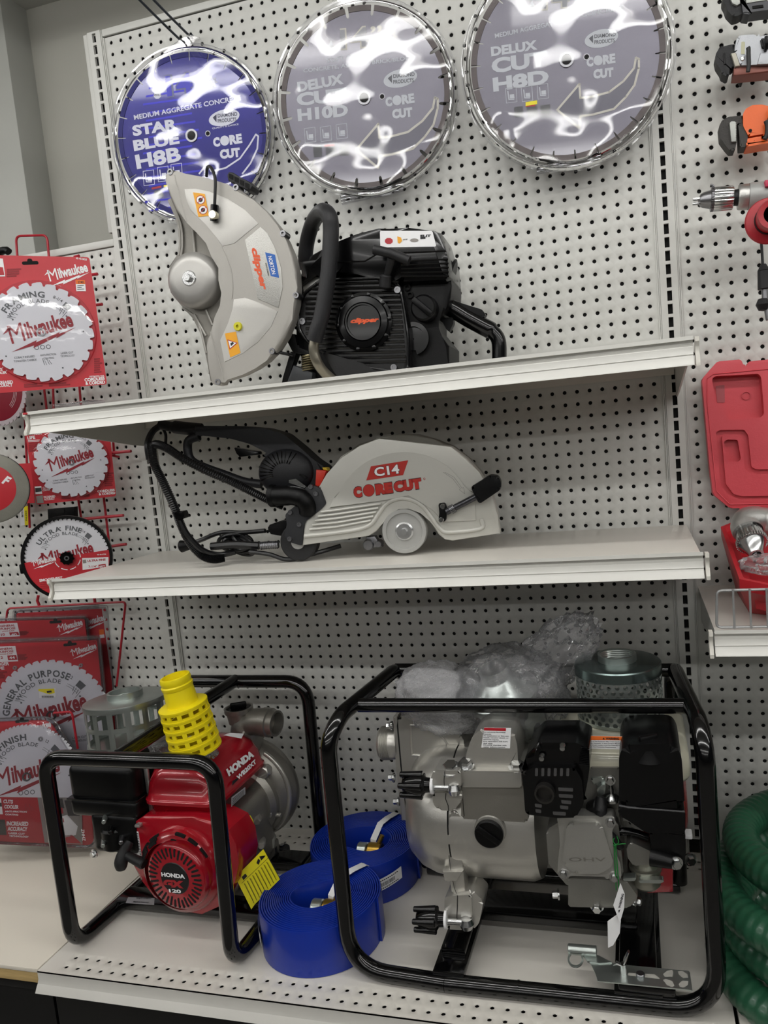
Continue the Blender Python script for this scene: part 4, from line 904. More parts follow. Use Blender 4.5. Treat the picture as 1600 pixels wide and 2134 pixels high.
for p in ((190, 798), (825, 588), (800, 1106)):
    q = onp(ME, E_(p), .0)[0]; T = Matrix.Translation((q[0], q[1], 0)); mb = MB(ME); mb.lathe([(0, -.001), (.003, -.001), (.003, .0005), (.006, .0005), (.0065, -.006)], T, 16); build(mb, 'housing_screw', steel, t)
# pull handle
mb = MB(ME); A = tpts(ME, E_((668, 320), (905, 395)), .03); mb.tube([A[0], tuple((A[0][i] * .5 + A[1][i] * .5) + (0, .003, 0)[i] for i in range(3)), A[1]], .0085, 12); mb.cyl(tpts(ME, E_((785, 375)), .025)[0], tpts(ME, E_((755, 500)), .008)[0], .0075, .0055, 14); mb.cyl(tpts(ME, E_((748, 490)), .010)[0], tpts(ME, E_((742, 575)), .004)[0], .0105, .011, 16, .002)
build(mb, 'pull_handle', rubber, t)
# fuel cap
q = onp(ME, E_((995, 705)), .0)[0]; T = Matrix.Translation((q[0], q[1], -.03)); mb = MB(ME); mb.lathe([(0, .030), (.020, .030), (.0235, .026), (.0245, .0)], T, 32); fc = build(mb, 'fuel_cap', black_pl, t)
mb = MB(ME); mb.box((q[0], q[1], .004), (.046, .012, .014), .004, R=Matrix.Rotation(-.8, 4, 'Z')); build(mb, 'cap_wing', black_pl, fc)
mb = MB(ME); c2 = onp(ME, E_((930, 915)), -.02)[0]; mb.ring(.030, .022, -.028, -.016, 32, c=c2, a0=-1.4, a1=1.6); mb.ring(.021, .001, -.028, -.024, 32, c=c2)
build(mb, 'side_boss', black_gl, t)
for p in ((888, 570), (906, 620)): q = onp(ME, E_(p), -.02)[0]; mb = MB(ME); mb.ring(.0062, .0035, -.028, -.022, 16, c=q); build(mb, 'vent_hole', dark_gap, t)
mb = MB(ME); mb.cyl(tpts(ME, E_((1185, 470)), -.06)[0], tpts(ME, E_((1205, 475)), -.06)[0], .024, seg=28, bev=.004); build(mb, 'filter_knob', black_pl, t)
# front tubular handle
hp = [(222, 440, -.10), (212, 380, -.09), (225, 260, -.08), (262, 140, -.06), (310, 75, -.02), (345, 68, .02), (375, 110, .035), (382, 200, .035), (372, 400, .035), (355, 560, .035), (320, 760, .035), (290, 860, .035), (272, 930, .033)]
P = [tpts(ME, E_((x, y)), h)[0] for x, y, h in hp]
mb = MB(ME); mb.tube(smooth_path(P, 7), .0145, 18); hg = build(mb, 'front_handle', mat('ribbed_rubber', '1b1b1e', .5, 0, .6, 60, .1, 6, stretch=(40, 1, 1)), t)
mb = MB(ME)
Pm = smooth_path([tpts(ME, E_((x, y)), h)[0] for x, y, h in ((275, 915, .034), (268, 990, .033), (290, 1070, .03), (330, 1130, .02), (390, 1185, .005), (440, 1215, -.02))], 6); mb.tube(Pm, .0095, 14); build(mb, 'handle_tube', mat('bare_tube', '8f8a7c', .3, .8, .2, 90, .15, 30), t)
# rear handle, trigger, foot
mb = MB(ME); P = [tpts(ME, E_((x, y)), -.07)[0] for x, y in ((1130, 690), (1200, 720), (1290, 775), (1390, 830), (1460, 870), (1500, 930), (1505, 1060), (1500, 1220))]
mb.tube(smooth_path(P, 6), [.0165] * 24 + [.014] * 19, 14); build(mb, 'rear_handle', black_gl, t)
mb = MB(); lay(mb, ME, rnd(E_((1190, 655), (1260, 680), (1390, 720), (1415, 755), (1380, 785), (1270, 735), (1190, 710)), 4), -.085, -.06, .004); build(mb, 'handle_fairing', black_pl, t)
mb = MB(); lay(mb, ME, rnd(E_((1090, 780), (1195, 770), (1200, 810), (1170, 870), (1150, 850), (1130, 810)), 3), -.08, -.062, .003); build(mb, 'trigger', black_pl, t)
mb = MB(); lay(mb, ME, rnd(E_((320, 1000), (600, 1080), (660, 1120), (900, 1130), (900, 1230), (560, 1250), (430, 1180)), 6), -.03, .004, .004); build(mb, 'lower_fairing', mat('housing_dark', '0a0a0b'), t)
mb = MB(ME)
H = []
for i in range(90):
    a = i * 2 * pi / 14; u = i / 89; q = onp(ME, E_((208, 1020 + 100 * u)), 0)[0]; H.append((q[0] + .0125 * cos(a), q[1] - .0 , -.02 + .0125 * sin(a)))
mb.tube(H, .0017, 6); build(mb, 'damper_spring', mat('spring_steel', '8d8468', .3, .9), t)
mb = MB(); lay(mb, ME, E_((130, 1090), (260, 1140), (250, 1270), (70, 1280), (100, 1180)), -.06, -.010, .004); build(mb, 'mount_bracket', mat('bracket_grey', '35373a', .5), t)
mb = MB(); lay(mb, ME, rnd(E_((70, 890), (140, 880), (160, 970), (240, 1000), (250, 1020), (130, 1010)), 4), -.06, -.015, .003); lay(mb, ME, E_((110, 1000), (160, 1000), (120, 1110), (80, 1280), (40, 1290), (60, 1180)), -.04, -.02, .002); build(mb, 'front_bracket', black_pl, t)
mb = MB(); lay(mb, ME, E_((215, 500), (310, 500), (300, 560), (200, 620), (190, 560)), -.07, -.026, .004); build(mb, 'cylinder_shroud', cast, t)

rest_on(t, 1.0435)
# a flattened clear sign sleeve lying over the left front of the shelf
o = Vector((.12, -.30, 1.047)); t2 = thing('plastic_sleeve', 'flat clear plastic sleeve lying on the left front end of the upper shelf', 'plastic sleeve', o)
mb = MB(); 
P = [(-.0, -.366), (.14, -.362), (.30, -.35), (.33, -.30), (.12, -.31), (.0, -.34)]
mb.prism([(x, y) for x, y in P], 1.0436, 1.0500); build(mb, 'sleeve', clear_plastic('clear_case', .1), t2)
mb = MB(); mb.prism([(.06, -.37), (.14, -.366), (.15, -.33), (.07, -.335)], 1.052, 1.058, .002); build(mb, 'sleeve_fold', clear_plastic('clear_case', .1), t2)
mb = MB(); mb.box((-.004, -.366, 1.0455), (.008, .014, .004), .001); build(mb, 'red_sticker', red_card, None, 'tiny red sticker on the left front corner of the upper shelf', 'sticker')

# ================================================ electric cut saw on the lower shelf
def Q(*p): return zz(540, 890, 3.077, p)
def U(*p): return zz(280, 850, 2, p)
MQ = plane_frame((845, 1100), -.245, 8, (1000, 1088))
t = thing('electric_cut_saw', 'silver electric cut saw with black hoses and front wheel, on the lower shelf', 'power saw', (.6, -.2, .7105))
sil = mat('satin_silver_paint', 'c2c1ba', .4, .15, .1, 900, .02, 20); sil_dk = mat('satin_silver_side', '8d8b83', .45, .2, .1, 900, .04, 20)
body = Q((275, 760), (290, 620), (300, 595), (395, 525), (430, 495), (405, 420), (380, 385), (430, 300), (520, 200), (640, 120), (768, 72), (1230, 125), (1330, 200), (1410, 290), (1470, 380), (1505, 460), (1530, 570), (1547, 683), (1240, 730), (1190, 722), (1150, 690), (1090, 600), (1040, 540), (960, 510), (890, 512), (830, 550), (790, 620), (750, 670), (700, 700))
mb = MB(); lay(mb, MQ, body, -.045, 0, .004); build(mb, 'blade_guard', sil, t)
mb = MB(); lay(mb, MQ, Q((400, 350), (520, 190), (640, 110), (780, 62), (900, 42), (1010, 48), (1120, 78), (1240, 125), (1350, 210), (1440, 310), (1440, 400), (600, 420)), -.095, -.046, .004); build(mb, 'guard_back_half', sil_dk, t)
mb = MB(MQ); mb.tube(smooth_path(tpts(MQ, Q((290, 700), (480, 680), (640, 655), (720, 620), (770, 550), (820, 490), (890, 460), (960, 462), (1040, 500), (1100, 570), (1160, 650), (1220, 675), (1420, 650), (1425, 590)), .0), 6), .0042, 10)
build(mb, 'arch_ridge', sil, t)
mb = MB(); arc = [(925 + 440 * cos(a), 560 - 395 * sin(a)) for a in [pi * .03 + pi * .94 * i / 30 for i in range(31)]]
arc = [(1390, 600), (1380, 420), *[(925 + 420 * cos(a), 520 - 360 * sin(a)) for a in [.35 + (2.5) * i / 24 for i in range(25)]], (480, 450), (450, 520), (800, 470), (960, 430), (1110, 520), (1180, 610)]
lay(mb, MQ, Q(*arc), -.001, .0028, .002); build(mb, 'guard_bulge', sil, t)
mb = MB(MQ)
for k in range(5): mb.tube(tpts(MQ, Q((395 - k * 18, 545 + k * 28), (500, 532 + k * 27), (780 - k * 16, 492 + k * 27)), .0035 - .0004 * k), .0022, 6)
build(mb, 'guard_rib', sil, t)
z = .0034
mb = MB(); mb.mi = 0; ppx(mb, MQ, Q((716, 252), (955, 213), (922, 308), (686, 342)), z)
mb.mi = 2; tpx(mb, MQ, 'C14', *Q((735, 290), (900, 268)), 21, z + .0002, .055); mb.mi = 1; tpx(mb, MQ, 'C14', *Q((738, 290), (897, 268)), 19, z + .0004, .03)
for off, mi, hp_ in ((0, 2, 25), (.0002, 0, 22.5)):
    mb.mi = mi; e = 2 if mi == 2 else 0
    tpx(mb, MQ, 'C', *Q((605 - e, 420), (658 + e, 414)), hp_, z + off, .10); ppx(mb, MQ, Q(*[(702 + (36 + e) * cos(a), 406 + (38 + e) * sin(a)) for a in [2 * pi * i / 28 for i in range(28)]]), z + off)
    tpx(mb, MQ, 'RE', *Q((745 - e, 402), (855 + e, 387)), hp_, z + off, .09); tpx(mb, MQ, 'CUT', *Q((862 - e, 385), (1040 + e, 360)), hp_, z + off, .10)
mb.mi = 0; tpx(mb, MQ, '®', *Q((1052, 333), (1066, 331)), 5, z)
mb.mi = 3; spx(mb, MQ, Q((1180, 290), (1240, 330), (1290, 395), (1283, 402), (1318, 428), (1310, 388), (1300, 392), (1250, 322), (1190, 290)), .8, z)
build(mb, 'printed_lettering', [mat('sign_red', 'b5281e', .45), white_ink, black_ink, mat('faint_line', '8f8d88')], t, smooth=False)
# front wheel
q = onp(MQ, Q((930, 668)), .0)[0]; T = Matrix.Translation((q[0], q[1], 0))
whz = .0
Rw = abs(onp(MQ, Q((930, 812)), .0)[0][1] - q[1]); mb = MB(MQ); mb.lathe([(0, -.002), (Rw * .80, -.002), (Rw * .82, .002), (Rw * .97, .002), (Rw, -.001), (Rw, -.028), (0, -.028)], T, 56); wh = build(mb, 'guide_wheel', mat('wheel_silver', 'b3b3b0', .4, .4, .1, 600), t)
mb = MB(MQ); mb.lathe([(0, .003), (Rw * .34, .003), (Rw * .41, .0005), (Rw * .41, -.002)], T, 32); mb.lathe([(Rw * .15, .003), (Rw * .15, .011), (0, .011)], T, 6); build(mb, 'wheel_bolt', mat('zinc_bolt', 'cfd0d0'), wh)
# rear wheel, bracket
q = onp(MQ, Q((238, 745)), .0)[0]; T = Matrix.Translation((q[0], q[1], 0)); Rr = abs(onp(MQ, Q((238, 866)), .0)[0][1] - q[1])
mb = MB(MQ); mb.lathe([(0, -.012), (Rr * .93, -.012), (Rr, -.015), (Rr, -.040), (Rr * .93, -.043), (0, -.043)], T, 48); rw = build(mb, 'rear_wheel', rubber, t)
mb = MB(MQ); mb.ring(Rr * .36, Rr * .1, -.013, -.009, 28, c=q); build(mb, 'wheel_hub', mat('wheel_silver', 'b3b3b0'), rw)
mb = MB(); lay(mb, MQ, rnd(Q((160, 700), (178, 620), (165, 560), (230, 505), (300, 450), (290, 390), (340, 370), (395, 395), (432, 490), (400, 525), (300, 600), (285, 640), (275, 762), (200, 740)), 5), -.008, .002, .001); bp = build(mb, 'pivot_bracket', mat('bracket_black', '222326', .5), t)
for p in ((198, 547), (257, 625), (195, 718), (330, 383), (363, 427)):
    q = onp(MQ, Q(p), .003)[0]; mb = MB(MQ); mb.lathe([(0, .003), (.0028, .003), (.0028, .005), (.0045, .005), (.005, .002)], Matrix.Translation((q[0], q[1], 0)), 14); build(mb, 'bracket_screw', steel, bp)
mb = MB(MQ); 
P = smooth_path([tpts(MQ, Q((x, y)), h)[0] for x, y, h in ((95, 440, -.005), (150, 440, .0), (220, 440, .004), (275, 460, .006), (305, 500, .004), (312, 545, -.002))], 6)
mb.tube(P, [.0195] * 10 + [.0185] * 8 + [.017] * 13, 20); mb.cyl(tpts(MQ, Q((75, 440)), -.006)[0], tpts(MQ, Q((108, 440)), -.004)[0], .0225, .0215, 24, .002)
build(mb, 'dust_elbow', black_pl, t)
# motor housing and long handle
mb = MB(); lay(mb, MQ, rnd([*U((240, 75), (420, 75), (540, 85), (620, 108), (690, 165), (745, 215), (800, 252), (775, 330), (755, 340), (700, 320), (600, 330)), *U((540, 300), (520, 270), (535, 225), (560, 195), (535, 178), (480, 150), (400, 128), (300, 118), (240, 112))], 8), -.075, -.020, .010); mh = build(mb, 'motor_housing', mat('motor_black', '111217', .5, 0, .3, 700), t)
q = onp(MQ, U((625, 270)), -.01)[0]; T = Matrix.Translation((q[0], q[1], 0)); a0 = .045
mb = MB(MQ); mb.lathe([(0, -.004), (a0 * .62, -.006), (a0 * 1.0, -.013), (a0 * 1.1, -.020), (a0 * 1.12, -.04)], T, 40, sx=1.12, sy=.92); build(mb, 'fan_cover', mat('motor_black', '111217'), mh)
mb = MB(MQ)
for k in range(13):
    a = 1.0 + k * .2; mb.tube([(q[0] + a0 * .45 * cos(a) * 1.12, q[1] + a0 * .45 * sin(a) * .92, -.0045), (q[0] + a0 * 1.0 * cos(a) * 1.12, q[1] + a0 * 1.0 * sin(a) * .92, -.0125)], .0012, 5)
build(mb, 'fan_rib', black_gl, mh)
mb = MB(MQ); mb.tube(smooth_path(tpts(MQ, U((270, 118), (228, 135), (222, 175), (235, 215), (280, 243), (380, 280), (460, 308), (530, 318)), -.035), 6), .0088, 12); build(mb, 'loop_handle', mat('motor_black', '111217'), t)
mb = MB(); lay(mb, MQ, rnd(U((415, 165), (470, 175), (515, 182), (520, 195), (470, 200), (440, 205), (425, 190)), 2), -.05, -.03, .002); build(mb, 'trigger', black_gl, t)
mb = MB(); lay(mb, MQ, U((756, 258), (800, 262), (775, 325), (752, 330)), -.04, -.012, .003); build(mb, 'red_collar', mat('collar_red', 'd6341f', .4), t)
mb = MB(); lay(mb, MQ, U((782, 248), (800, 250), (806, 262), (786, 258)), -.036, -.014, .001); build(mb, 'yellow_clip', mat('clip_yellow', 'caa61e', .4), t)
mb = MB(MQ); mb.ring(.042, .037, -.012, -.006, 24, c=onp(MQ, Q((205, 405)), 0)[0], a0=.7, a1=2.6, sy=.8); build(mb, 'elbow_strap', black_pl, t)
mb = MB(); lay(mb, MQ, Q((190, 340), (235, 332), (300, 380), (290, 390), (190, 358)), -.006, -.004); build(mb, 'silver_label', chrome, t)
# front auxiliary handle
mb = MB(); lay(mb, MQ, rnd(Q((1355, 385), (1480, 308), (1530, 315), (1550, 350), (1550, 400), (1410, 495)), 5), -.02, .022, .006); build(mb, 'front_grip', black_pl, t)
mb = MB(MQ); mb.cyl(tpts(MQ, Q((1200, 545)), .012)[0], tpts(MQ, Q((1430, 425)), .012)[0], .0062, seg=14); build(mb, 'grip_rod', mat('rod_grey', '4a4a4e', .3, .8), t)
mb = MB(MQ)
for k in range(4): A = tpts(MQ, Q((1228 + k * 7, 532 - k * 4)), .012)[0]; B = tpts(MQ, Q((1231 + k * 7, 530 - k * 4)), .012)[0]; mb.cyl(A, B, .009, seg=14)
build(mb, 'rod_spring', steel, t)
mb = MB(); lay(mb, MQ, rnd(Q((1148, 490), (1190, 485), (1205, 520), (1198, 600), (1170, 615), (1148, 600), (1155, 550)), 4), .003, .012, .002); pb = build(mb, 'grip_mount', black_pl, t)
for p in ((1176, 510), (1166, 597)): q = onp(MQ, Q(p), .013)[0]; mb = MB(MQ); mb.lathe([(0, .0135), (.004, .0135), (.0052, .012)], Matrix.Translation((q[0], q[1], 0)), 14); build(mb, 'mount_screw', chrome, pb)
mb = MB(); lay(mb, MQ, Q((680, 705), (740, 700), (790, 770), (720, 775)), -.03, -.012, .003)
for c_, r_ in (((700, 755), .011), ((765, 750), .007)): q = onp(MQ, Q(c_), -.01)[0]; mb.lathe([(0, -.006), (r_ * .8, -.006), (r_, -.01), (r_, -.03)], Matrix.Translation((q[0], q[1], 0)), 18)
build(mb, 'water_valve', steel, t)
# hoses and the coiled cord
def corr(name, pts, r, n, m_=None):
    """corrugated hose"""
    P = smooth_path([tpts(MQ, U((x, y)), h)[0] for x, y, h in pts], n); R_ = [r * (1.0 if i % 2 else .82) for i in range(len(P))]
    mb = MB(MQ); mb.tube(P, R_, 10); return build(mb, name, m_ or mat('hose_black', '0c0c0e', .35), t, angle=20)
corr('corrugated_hose', [(72, 200, -.03), (74, 165, -.02), (95, 152, -.01), (140, 170, 0), (200, 210, .005), (300, 262, .005), (400, 305, .0), (480, 345, -.005), (560, 385, -.02), (620, 410, -.03)], .0085, 22)
corr('corrugated_hose', [(70, 150, -.02), (82, 230, 0), (120, 310, .0), (165, 410, 0), (195, 490, -.01), (230, 560, -.01), (280, 615, -.015), (330, 632, -.02), (375, 625, -.03)], .0090, 24)
def cable(pts, r=.004): P = smooth_path([tpts(MQ, U((x, y)), h)[0] for x, y, h in pts], 8); mb = MB(MQ); mb.tube(P, r, 8); return build(mb, 'cable', mat('hose_black', '0c0c0e'), t)
mb = MB(MQ); mb.tube(smooth_path([tpts(MQ, U((x, y)), -.04)[0] for x, y in ((280, 92), (200, 84), (140, 76), (105, 68))], 6), [.013] * 10 + [.010] * 9, 12); build(mb, 'cable_sleeve', rubber, t)
cable([(110, 72, -.04), (75, 100, -.03), (55, 150, -.02), (62, 215, -.02)], .0065); cable([(170, 430, .004), (215, 520, .0), (280, 590, -.01), (350, 612, -.03), (420, 600, -.04)], .006); cable([(115, 80, -.04), (130, 110, -.04), (130, 150, -.03)], .003)
cable([(210, 575, -.06), (280, 550, -.05), (360, 520, -.05), (450, 520, -.06), (545, 512, -.05)], .0045)
for k in range(5):
    cx, cy = 420 + k * 12, 560 + (k % 3) * 12; P = [(cx + (70 - 8 * k) * cos(a), cy + (34 - 3 * (k % 3)) * sin(a + .3 * k), -.055 + .01 * sin(a * 2 + k)) for a in [2 * pi * i / 9 for i in range(9)]]
    PP = smooth_path([tpts(MQ, U((x, y)), h)[0] for x, y, h in P], 6, True); mb = MB(MQ); mb.tube(PP, .0042, 8, closed=True); build(mb, 'cord_loop', mat('hose_black', '0c0c0e'), t)
cable([(480, 600, -.02), (560, 610, -.015), (640, 632, -.02), (740, 610, -.03), (860, 575, -.05)], .0045); cable([(320, 578, -.03), (420, 570, -.03), (520, 575, -.03)], .008)
corr('cable_strain_relief', [(525, 575, -.02), (560, 572, -.02), (600, 570, -.02)], .0085, 10, steel)
mb = MB(MQ); mb.cyl(tpts(MQ, U((190, 578)), -.06)[0], tpts(MQ, U((240, 570)), -.06)[0], .013, .009, 14, .003); pg = build(mb, 'plug', black_pl, t)
mb = MB(); lay(mb, MQ, rnd(U((555, 490), (600, 475), (655, 468), (655, 520), (620, 535), (560, 525)), 4), -.06, -.025, .006); build(mb, 'cord_connector', black_pl, t)
mb = MB(); lay(mb, MQ, rnd(U((165, 435), (200, 430), (210, 460), (175, 470)), 3), -.01, .012, .003); build(mb, 'hose_clip', black_gl, t)

rest_on(t, .7108)
# ================================================ shared builders for the pumps
def cyl_cells(mb, R, z0, ncol, nrow, cw, ch, hole, T, thick=.0016, stagger=False, taper=0.0):
    """cylindrical wall of ncol x nrow cells, each with an opening; cw, ch = cell size"""
    K = [(-.5, -.5), (0, -.5), (.5, -.5), (.5, 0), (.5, .5), (0, .5), (-.5, .5), (-.5, 0)]
    def mp(u, v, r): a = u / R; rr = r * (1 - taper * v); return T @ Vector((rr * cos(a), rr * sin(a), z0 + v))
    for j in range(nrow):
        for i in range(ncol):
            cu = (i + (.5 if stagger and j % 2 else 0)) * cw; cv = (j + .5) * ch
            O = [(cu + a * cw, cv + b * ch) for a, b in K]
            if hole[0] == 'round': H = [(cu + hole[1] * cos(rad(t)), cv + hole[1] * sin(rad(t))) for t in (-135, -90, -45, 0, 45, 90, 135, 180)]
            else: H = [(cu + a * hole[1], cv + b * hole[2]) for a, b in K]
            o1 = [mb._v(mp(u, v, R)) for u, v in O]; h1 = [mb._v(mp(u, v, R)) for u, v in H]; h2 = [mb._v(mp(u, v, R - thick)) for u, v in H]; o2 = [mb._v(mp(u, v, R - thick)) for u, v in O]
            for k in range(8):
                q = (k + 1) % 8
                mb._f([o1[k], o1[q], h1[q], h1[k]]); mb._f([h1[k], h1[q], h2[q], h2[k]]); mb._f([h2[k], h2[q], o2[q], o2[k]])
def axis_frame(o, ax, up=(0, 0, 1)):
    """frame whose local z points along ax"""
    n = Vector(ax).normalized(); u = Vector(up).cross(n)
    if u.length < 1e-3: u = Vector((1, 0, 0))
    u.normalize(); v = n.cross(u)
    return Matrix(((u.x, v.x, n.x, o[0]), (u.y, v.y, n.y, o[1]), (u.z, v.z, n.z, o[2]), (0, 0, 0, 1)))
def bolt(parent, o, ax, r=.006, h=.005, name='hex_bolt', m=None):
    mb = MB(axis_frame(o, ax)); mb.lathe([(0, h), (r * .8, h), (r * .92, h * .85), (r * .92, h * .25)], None, 6); mb.lathe([(r * 1.35, h * .25), (r * 1.35, 0)], None, 16); mb.lathe([(0, h * .25 + .0002), (r * 1.35, h * .25)], None, 16)
    return build(mb, name, m or chrome, parent)
zinc = mat('zinc_plated', 'b5bcb8', .3, .9, .12, 120, .12, 22)
black_engine = mat('engine_black', '060607', .36, 0, .12, 900, .1, 20, spec=.3)
honda_red = mat('glossy_red', 'a01020', .22, .1, .03, 60, .06, 8, coat=.6)
alu_dk = mat('pump_casting', '96938c', .36, .7, .3, 600, .08, 16)
alu = mat('pump_casting_bright', 'c2c0ba', .28, .76, .2, 900, .05, 10)
RT = .0145
# ================================================ the red engined pump at the left
t = thing('water_pump', 'small water pump with glossy red tank and round starter in a black frame', 'water pump', (.21, -.3, 0))
zt = .398
def tubepart(nm, pts, R, closed=False, r=RT, par=None):
    mb = MB(); mb.tube(bend_path(pts, R, 8, closed), r, 16, closed=closed); return build(mb, nm, frame_blk, par or t)
tubepart('front_hoop', [(.052, -.10, .0147), (.044, -.30, .0147), (.036, -.488, .0147), (.034, -.488, zt), (.395, -.488, zt), (.382, -.488, .0147), (.388, -.30, .0147), (.392, -.10, .0147)], .045)
tubepart('rear_hoop', [(.052, -.10, .0147), (.052, -.10, .412), (.400, -.10, .412), (.392, -.10, .0147)], .055)
tubepart('top_bar', [(.195, -.482, .400), (.222, -.10, .414)], .01)
for y in (-.345, -.17):
    mb = MB(); mb.box((.215, y, .025), (.345, .052, .016), .003); build(mb, 'base_plate', frame_blk, t)
P = onp(Matrix(((1, 0, 0, 0), (0, 1, 0, 0), (0, 0, 1, .0335), (0, 0, 0, 1))), [(267, 1870), (322, 1872), (321, 1886), (262, 1882)])
MB_F = Matrix.Translation((0, 0, .0335)); mb = MB(MB_F); mb.prism(P, 0, .0004); lb = build(mb, 'spec_label', mat('label_silver', 'b9b9bd', .35, .5), t)
mb = MB(); tpx(mb, MB_F, 'WAJT-1278553', (283, 1872), (314, 1873), 3, .0007, .02); tpx(mb, MB_F, 'MADE IN THAILAND', (278, 1879), (310, 1881), 2.4, .0007, .02); build(mb, 'printed_lettering', black_ink, lb, smooth=False)
# red tank
def tank(parent, x0, x1, y0, y1, zs, m, name='fuel_tank', rr=.028):
    mb = MB(); rings = []
    for z, ins, r in zs:
        rings.append([mb._v((p[0], p[1], z)) for p in rrect(x0 + ins, y0 + ins, x1 - ins, y1 - ins, r, 6)])
    for A, B in zip(rings, rings[1:]):
        for i in range(len(A)): mb._f([A[i], A[(i + 1) % len(A)], B[(i + 1) % len(B)], B[i]])
    mb._f(rings[0][::-1]); mb._f(rings[-1]); return build(mb, name, m, parent, angle=50)
tk = tank(t, .142, .318, -.378, -.16, [(.214, .028, .02), (.222, .016, .022), (.248, .006, .026), (.252, 0, .03), (.258, 0, .03), (.261, .004, .028), (.290, .008, .028), (.312, .016, .032), (.326, .028, .036), (.333, .045, .036), (.336, .06, .028)], honda_red)
MT = Matrix.Translation(at(500, 1590, x=.311)) @ Matrix(((0, -.35, .94, 0), (1, 0, 0, 0), (0, .94, .35, 0), (0, 0, 0, 1)))
mb = MB(); mb.mi = 0; tpx(mb, MT, 'HONDA', (474, 1611), (527, 1569), 14, .0012, .07); tpx(mb, MT, 'WB20XT', (494, 1622), (533, 1586), 8, .0012, .05)
mb.mi = 0; ppx(mb, MT, [(465, 1532), (480, 1527), (508, 1529), (503, 1539)], .004)
mb.mi = 1; ppx(mb, MT, [(484, 1628), (496, 1620), (496, 1625), (484, 1637)], .001)
mb.mi = 2; ppx(mb, MT, [(482, 1662), (511, 1640), (511, 1655), (482, 1682)], .0015)
mb.mi = 1
for k in range(5): ppx(mb, MT, [(484, 1665 + k * 3.4), (509, 1645 + k * 2.6), (509, 1646 + k * 2.6), (484, 1666.5 + k * 3.4)], .0019)
build(mb, 'printed_lettering', [white_ink, black_ink, mat('label_silver', 'b9b9bd')], tk, smooth=False)
cb = at(406, 1566, z=.345)
mb = MB(Matrix.Translation((cb.x, cb.y, .333))); mb.lathe([(0, .022), (.026, .022), (.029, .018), (.029, .006), (.034, .0)], None, 32); build(mb, 'tank_cap', chrome, tk)
mb = MB(Matrix.Translation((cb.x, cb.y, .333))); mb.lathe([(0, .0245), (.029, .024), (.034, .018), (.037, .004), (.046, .001)], None, 40); build(mb, 'cap_film', clear_plastic('cap_film', .8, 60), tk)
# recoil starter, fan housing, shroud
MR = plane_frame((367, 1828), -.435, -4, (440, 1834))
def Hh(*p): return zz(140, 1560, 5, p)
shr = Hh((640, 850), (660, 790), (740, 740), (800, 700), (1300, 720), (1500, 760), (1680, 850), (1760, 1000), (1790, 1200), (1750, 1400), (1600, 1650), (1400, 1740), (1150, 1700), (900, 1560), (760, 1380), (720, 1200), (640, 1050), (620, 950))
mb = MB(); lay(mb, MR, shr, -.11, -.042, .008); sd = build(mb, 'engine_shroud', honda_red, t)
mb = MB(); lay(mb, MR, Hh((652, 855), (740, 868), (780, 1165), (690, 1150)), -.042, -.0412); ls = build(mb, 'white_label', white_ink, t)
mb = MB(); mb.mi = 0
for k in range(16): ppx(mb, MR, Hh((722 + k * 2.6, 880 + k * 17), (738 + k * 2.6, 882 + k * 17), (739 + k * 2.6, 890 + k * 17), (723 + k * 2.6, 888 + k * 17)), -.0408)
for k in range(3): ppx(mb, MR, Hh((672 + k * 16, 870), (676 + k * 16, 870), (700 + k * 14, 1120), (696 + k * 14, 1120)), -.0408)
build(mb, 'printed_lettering', black_ink, ls, smooth=False)
c2 = onp(MR, Hh((1180, 1270)), -.03)[0]; T2 = Matrix.Translation((c2[0], c2[1], 0)); kR = .0725
mb = MB(MR); mb.lathe([(kR * 1.20, -.050), (kR * 1.18, -.030), (kR * 1.10, -.018), (kR * .95, -.010)], T2, 56); build(mb, 'fan_housing', honda_red, t)
mb = MB(MR)
for r0, n0, a0, da in ((1.155, 3, .45, .36), (1.03, 3, .5, .36), (1.155, 2, 1.95, .42), (1.03, 2, 2.0, .42), (1.09, 2, 1.98, .45)):
    for k in range(n0):
        a = a0 + da * k; mb.M = MR; mb.ring(kR * r0 + .0012, kR * r0 - .0038, -.024 + .011 * (1.155 - r0) / .125, -.0185 + .009 * (1.155 - r0) / .125, 6, c=c2, a0=a, a1=a + da * .72)
build(mb, 'housing_slot', dark_gap, t)
rr0 = .0685
mb = MB(MR); mb.lathe([(0, .004), (rr0 * .80, .004), (rr0 * .92, .002), (rr0 * .99, -.004), (rr0 * 1.0, -.014), (rr0 * .98, -.03)], None, 64); rc = build(mb, 'recoil_starter', honda_red, t)
mb = MB(MR)
for k in range(36):
    a = 2 * pi * k / 36; r0, r1 = (rr0 * .60, rr0 * .86) if k % 2 else (rr0 * .66, rr0 * .86)
    ra, rb = Vector((cos(a), sin(a))), Vector((-sin(a), cos(a))); hw_ = .0021
    mb.prism([(ra.x * r0 + rb.x * hw_, ra.y * r0 + rb.y * hw_), (ra.x * r1 + rb.x * hw_, ra.y * r1 + rb.y * hw_), (ra.x * (r1 + .002), ra.y * (r1 + .002)), (ra.x * r1 - rb.x * hw_, ra.y * r1 - rb.y * hw_), (ra.x * r0 - rb.x * hw_, ra.y * r0 - rb.y * hw_), (ra.x * (r0 - .002), ra.y * (r0 - .002))], .0025, .0044)
build(mb, 'starter_slots', dark_gap, rc)
mb = MB(MR); mb.lathe([(0, .0052), (rr0 * .455, .0052), (rr0 * .47, .004)], None, 40); lbl = build(mb, 'starter_label', mat('label_black', '161618', .3), rc)
mb = MB(); mb.mi = 0; tpx(mb, MR, 'HONDA', (336, 1822), (385, 1827), 8.5, .0056, .05); mb.mi = 1; tpx(mb, MR, 'GX', (340, 1840), (383, 1844), 15, .0056, .08, .1); mb.mi = 0; tpx(mb, MR, '120', (352, 1856), (377, 1858), 7, .0056, .04)
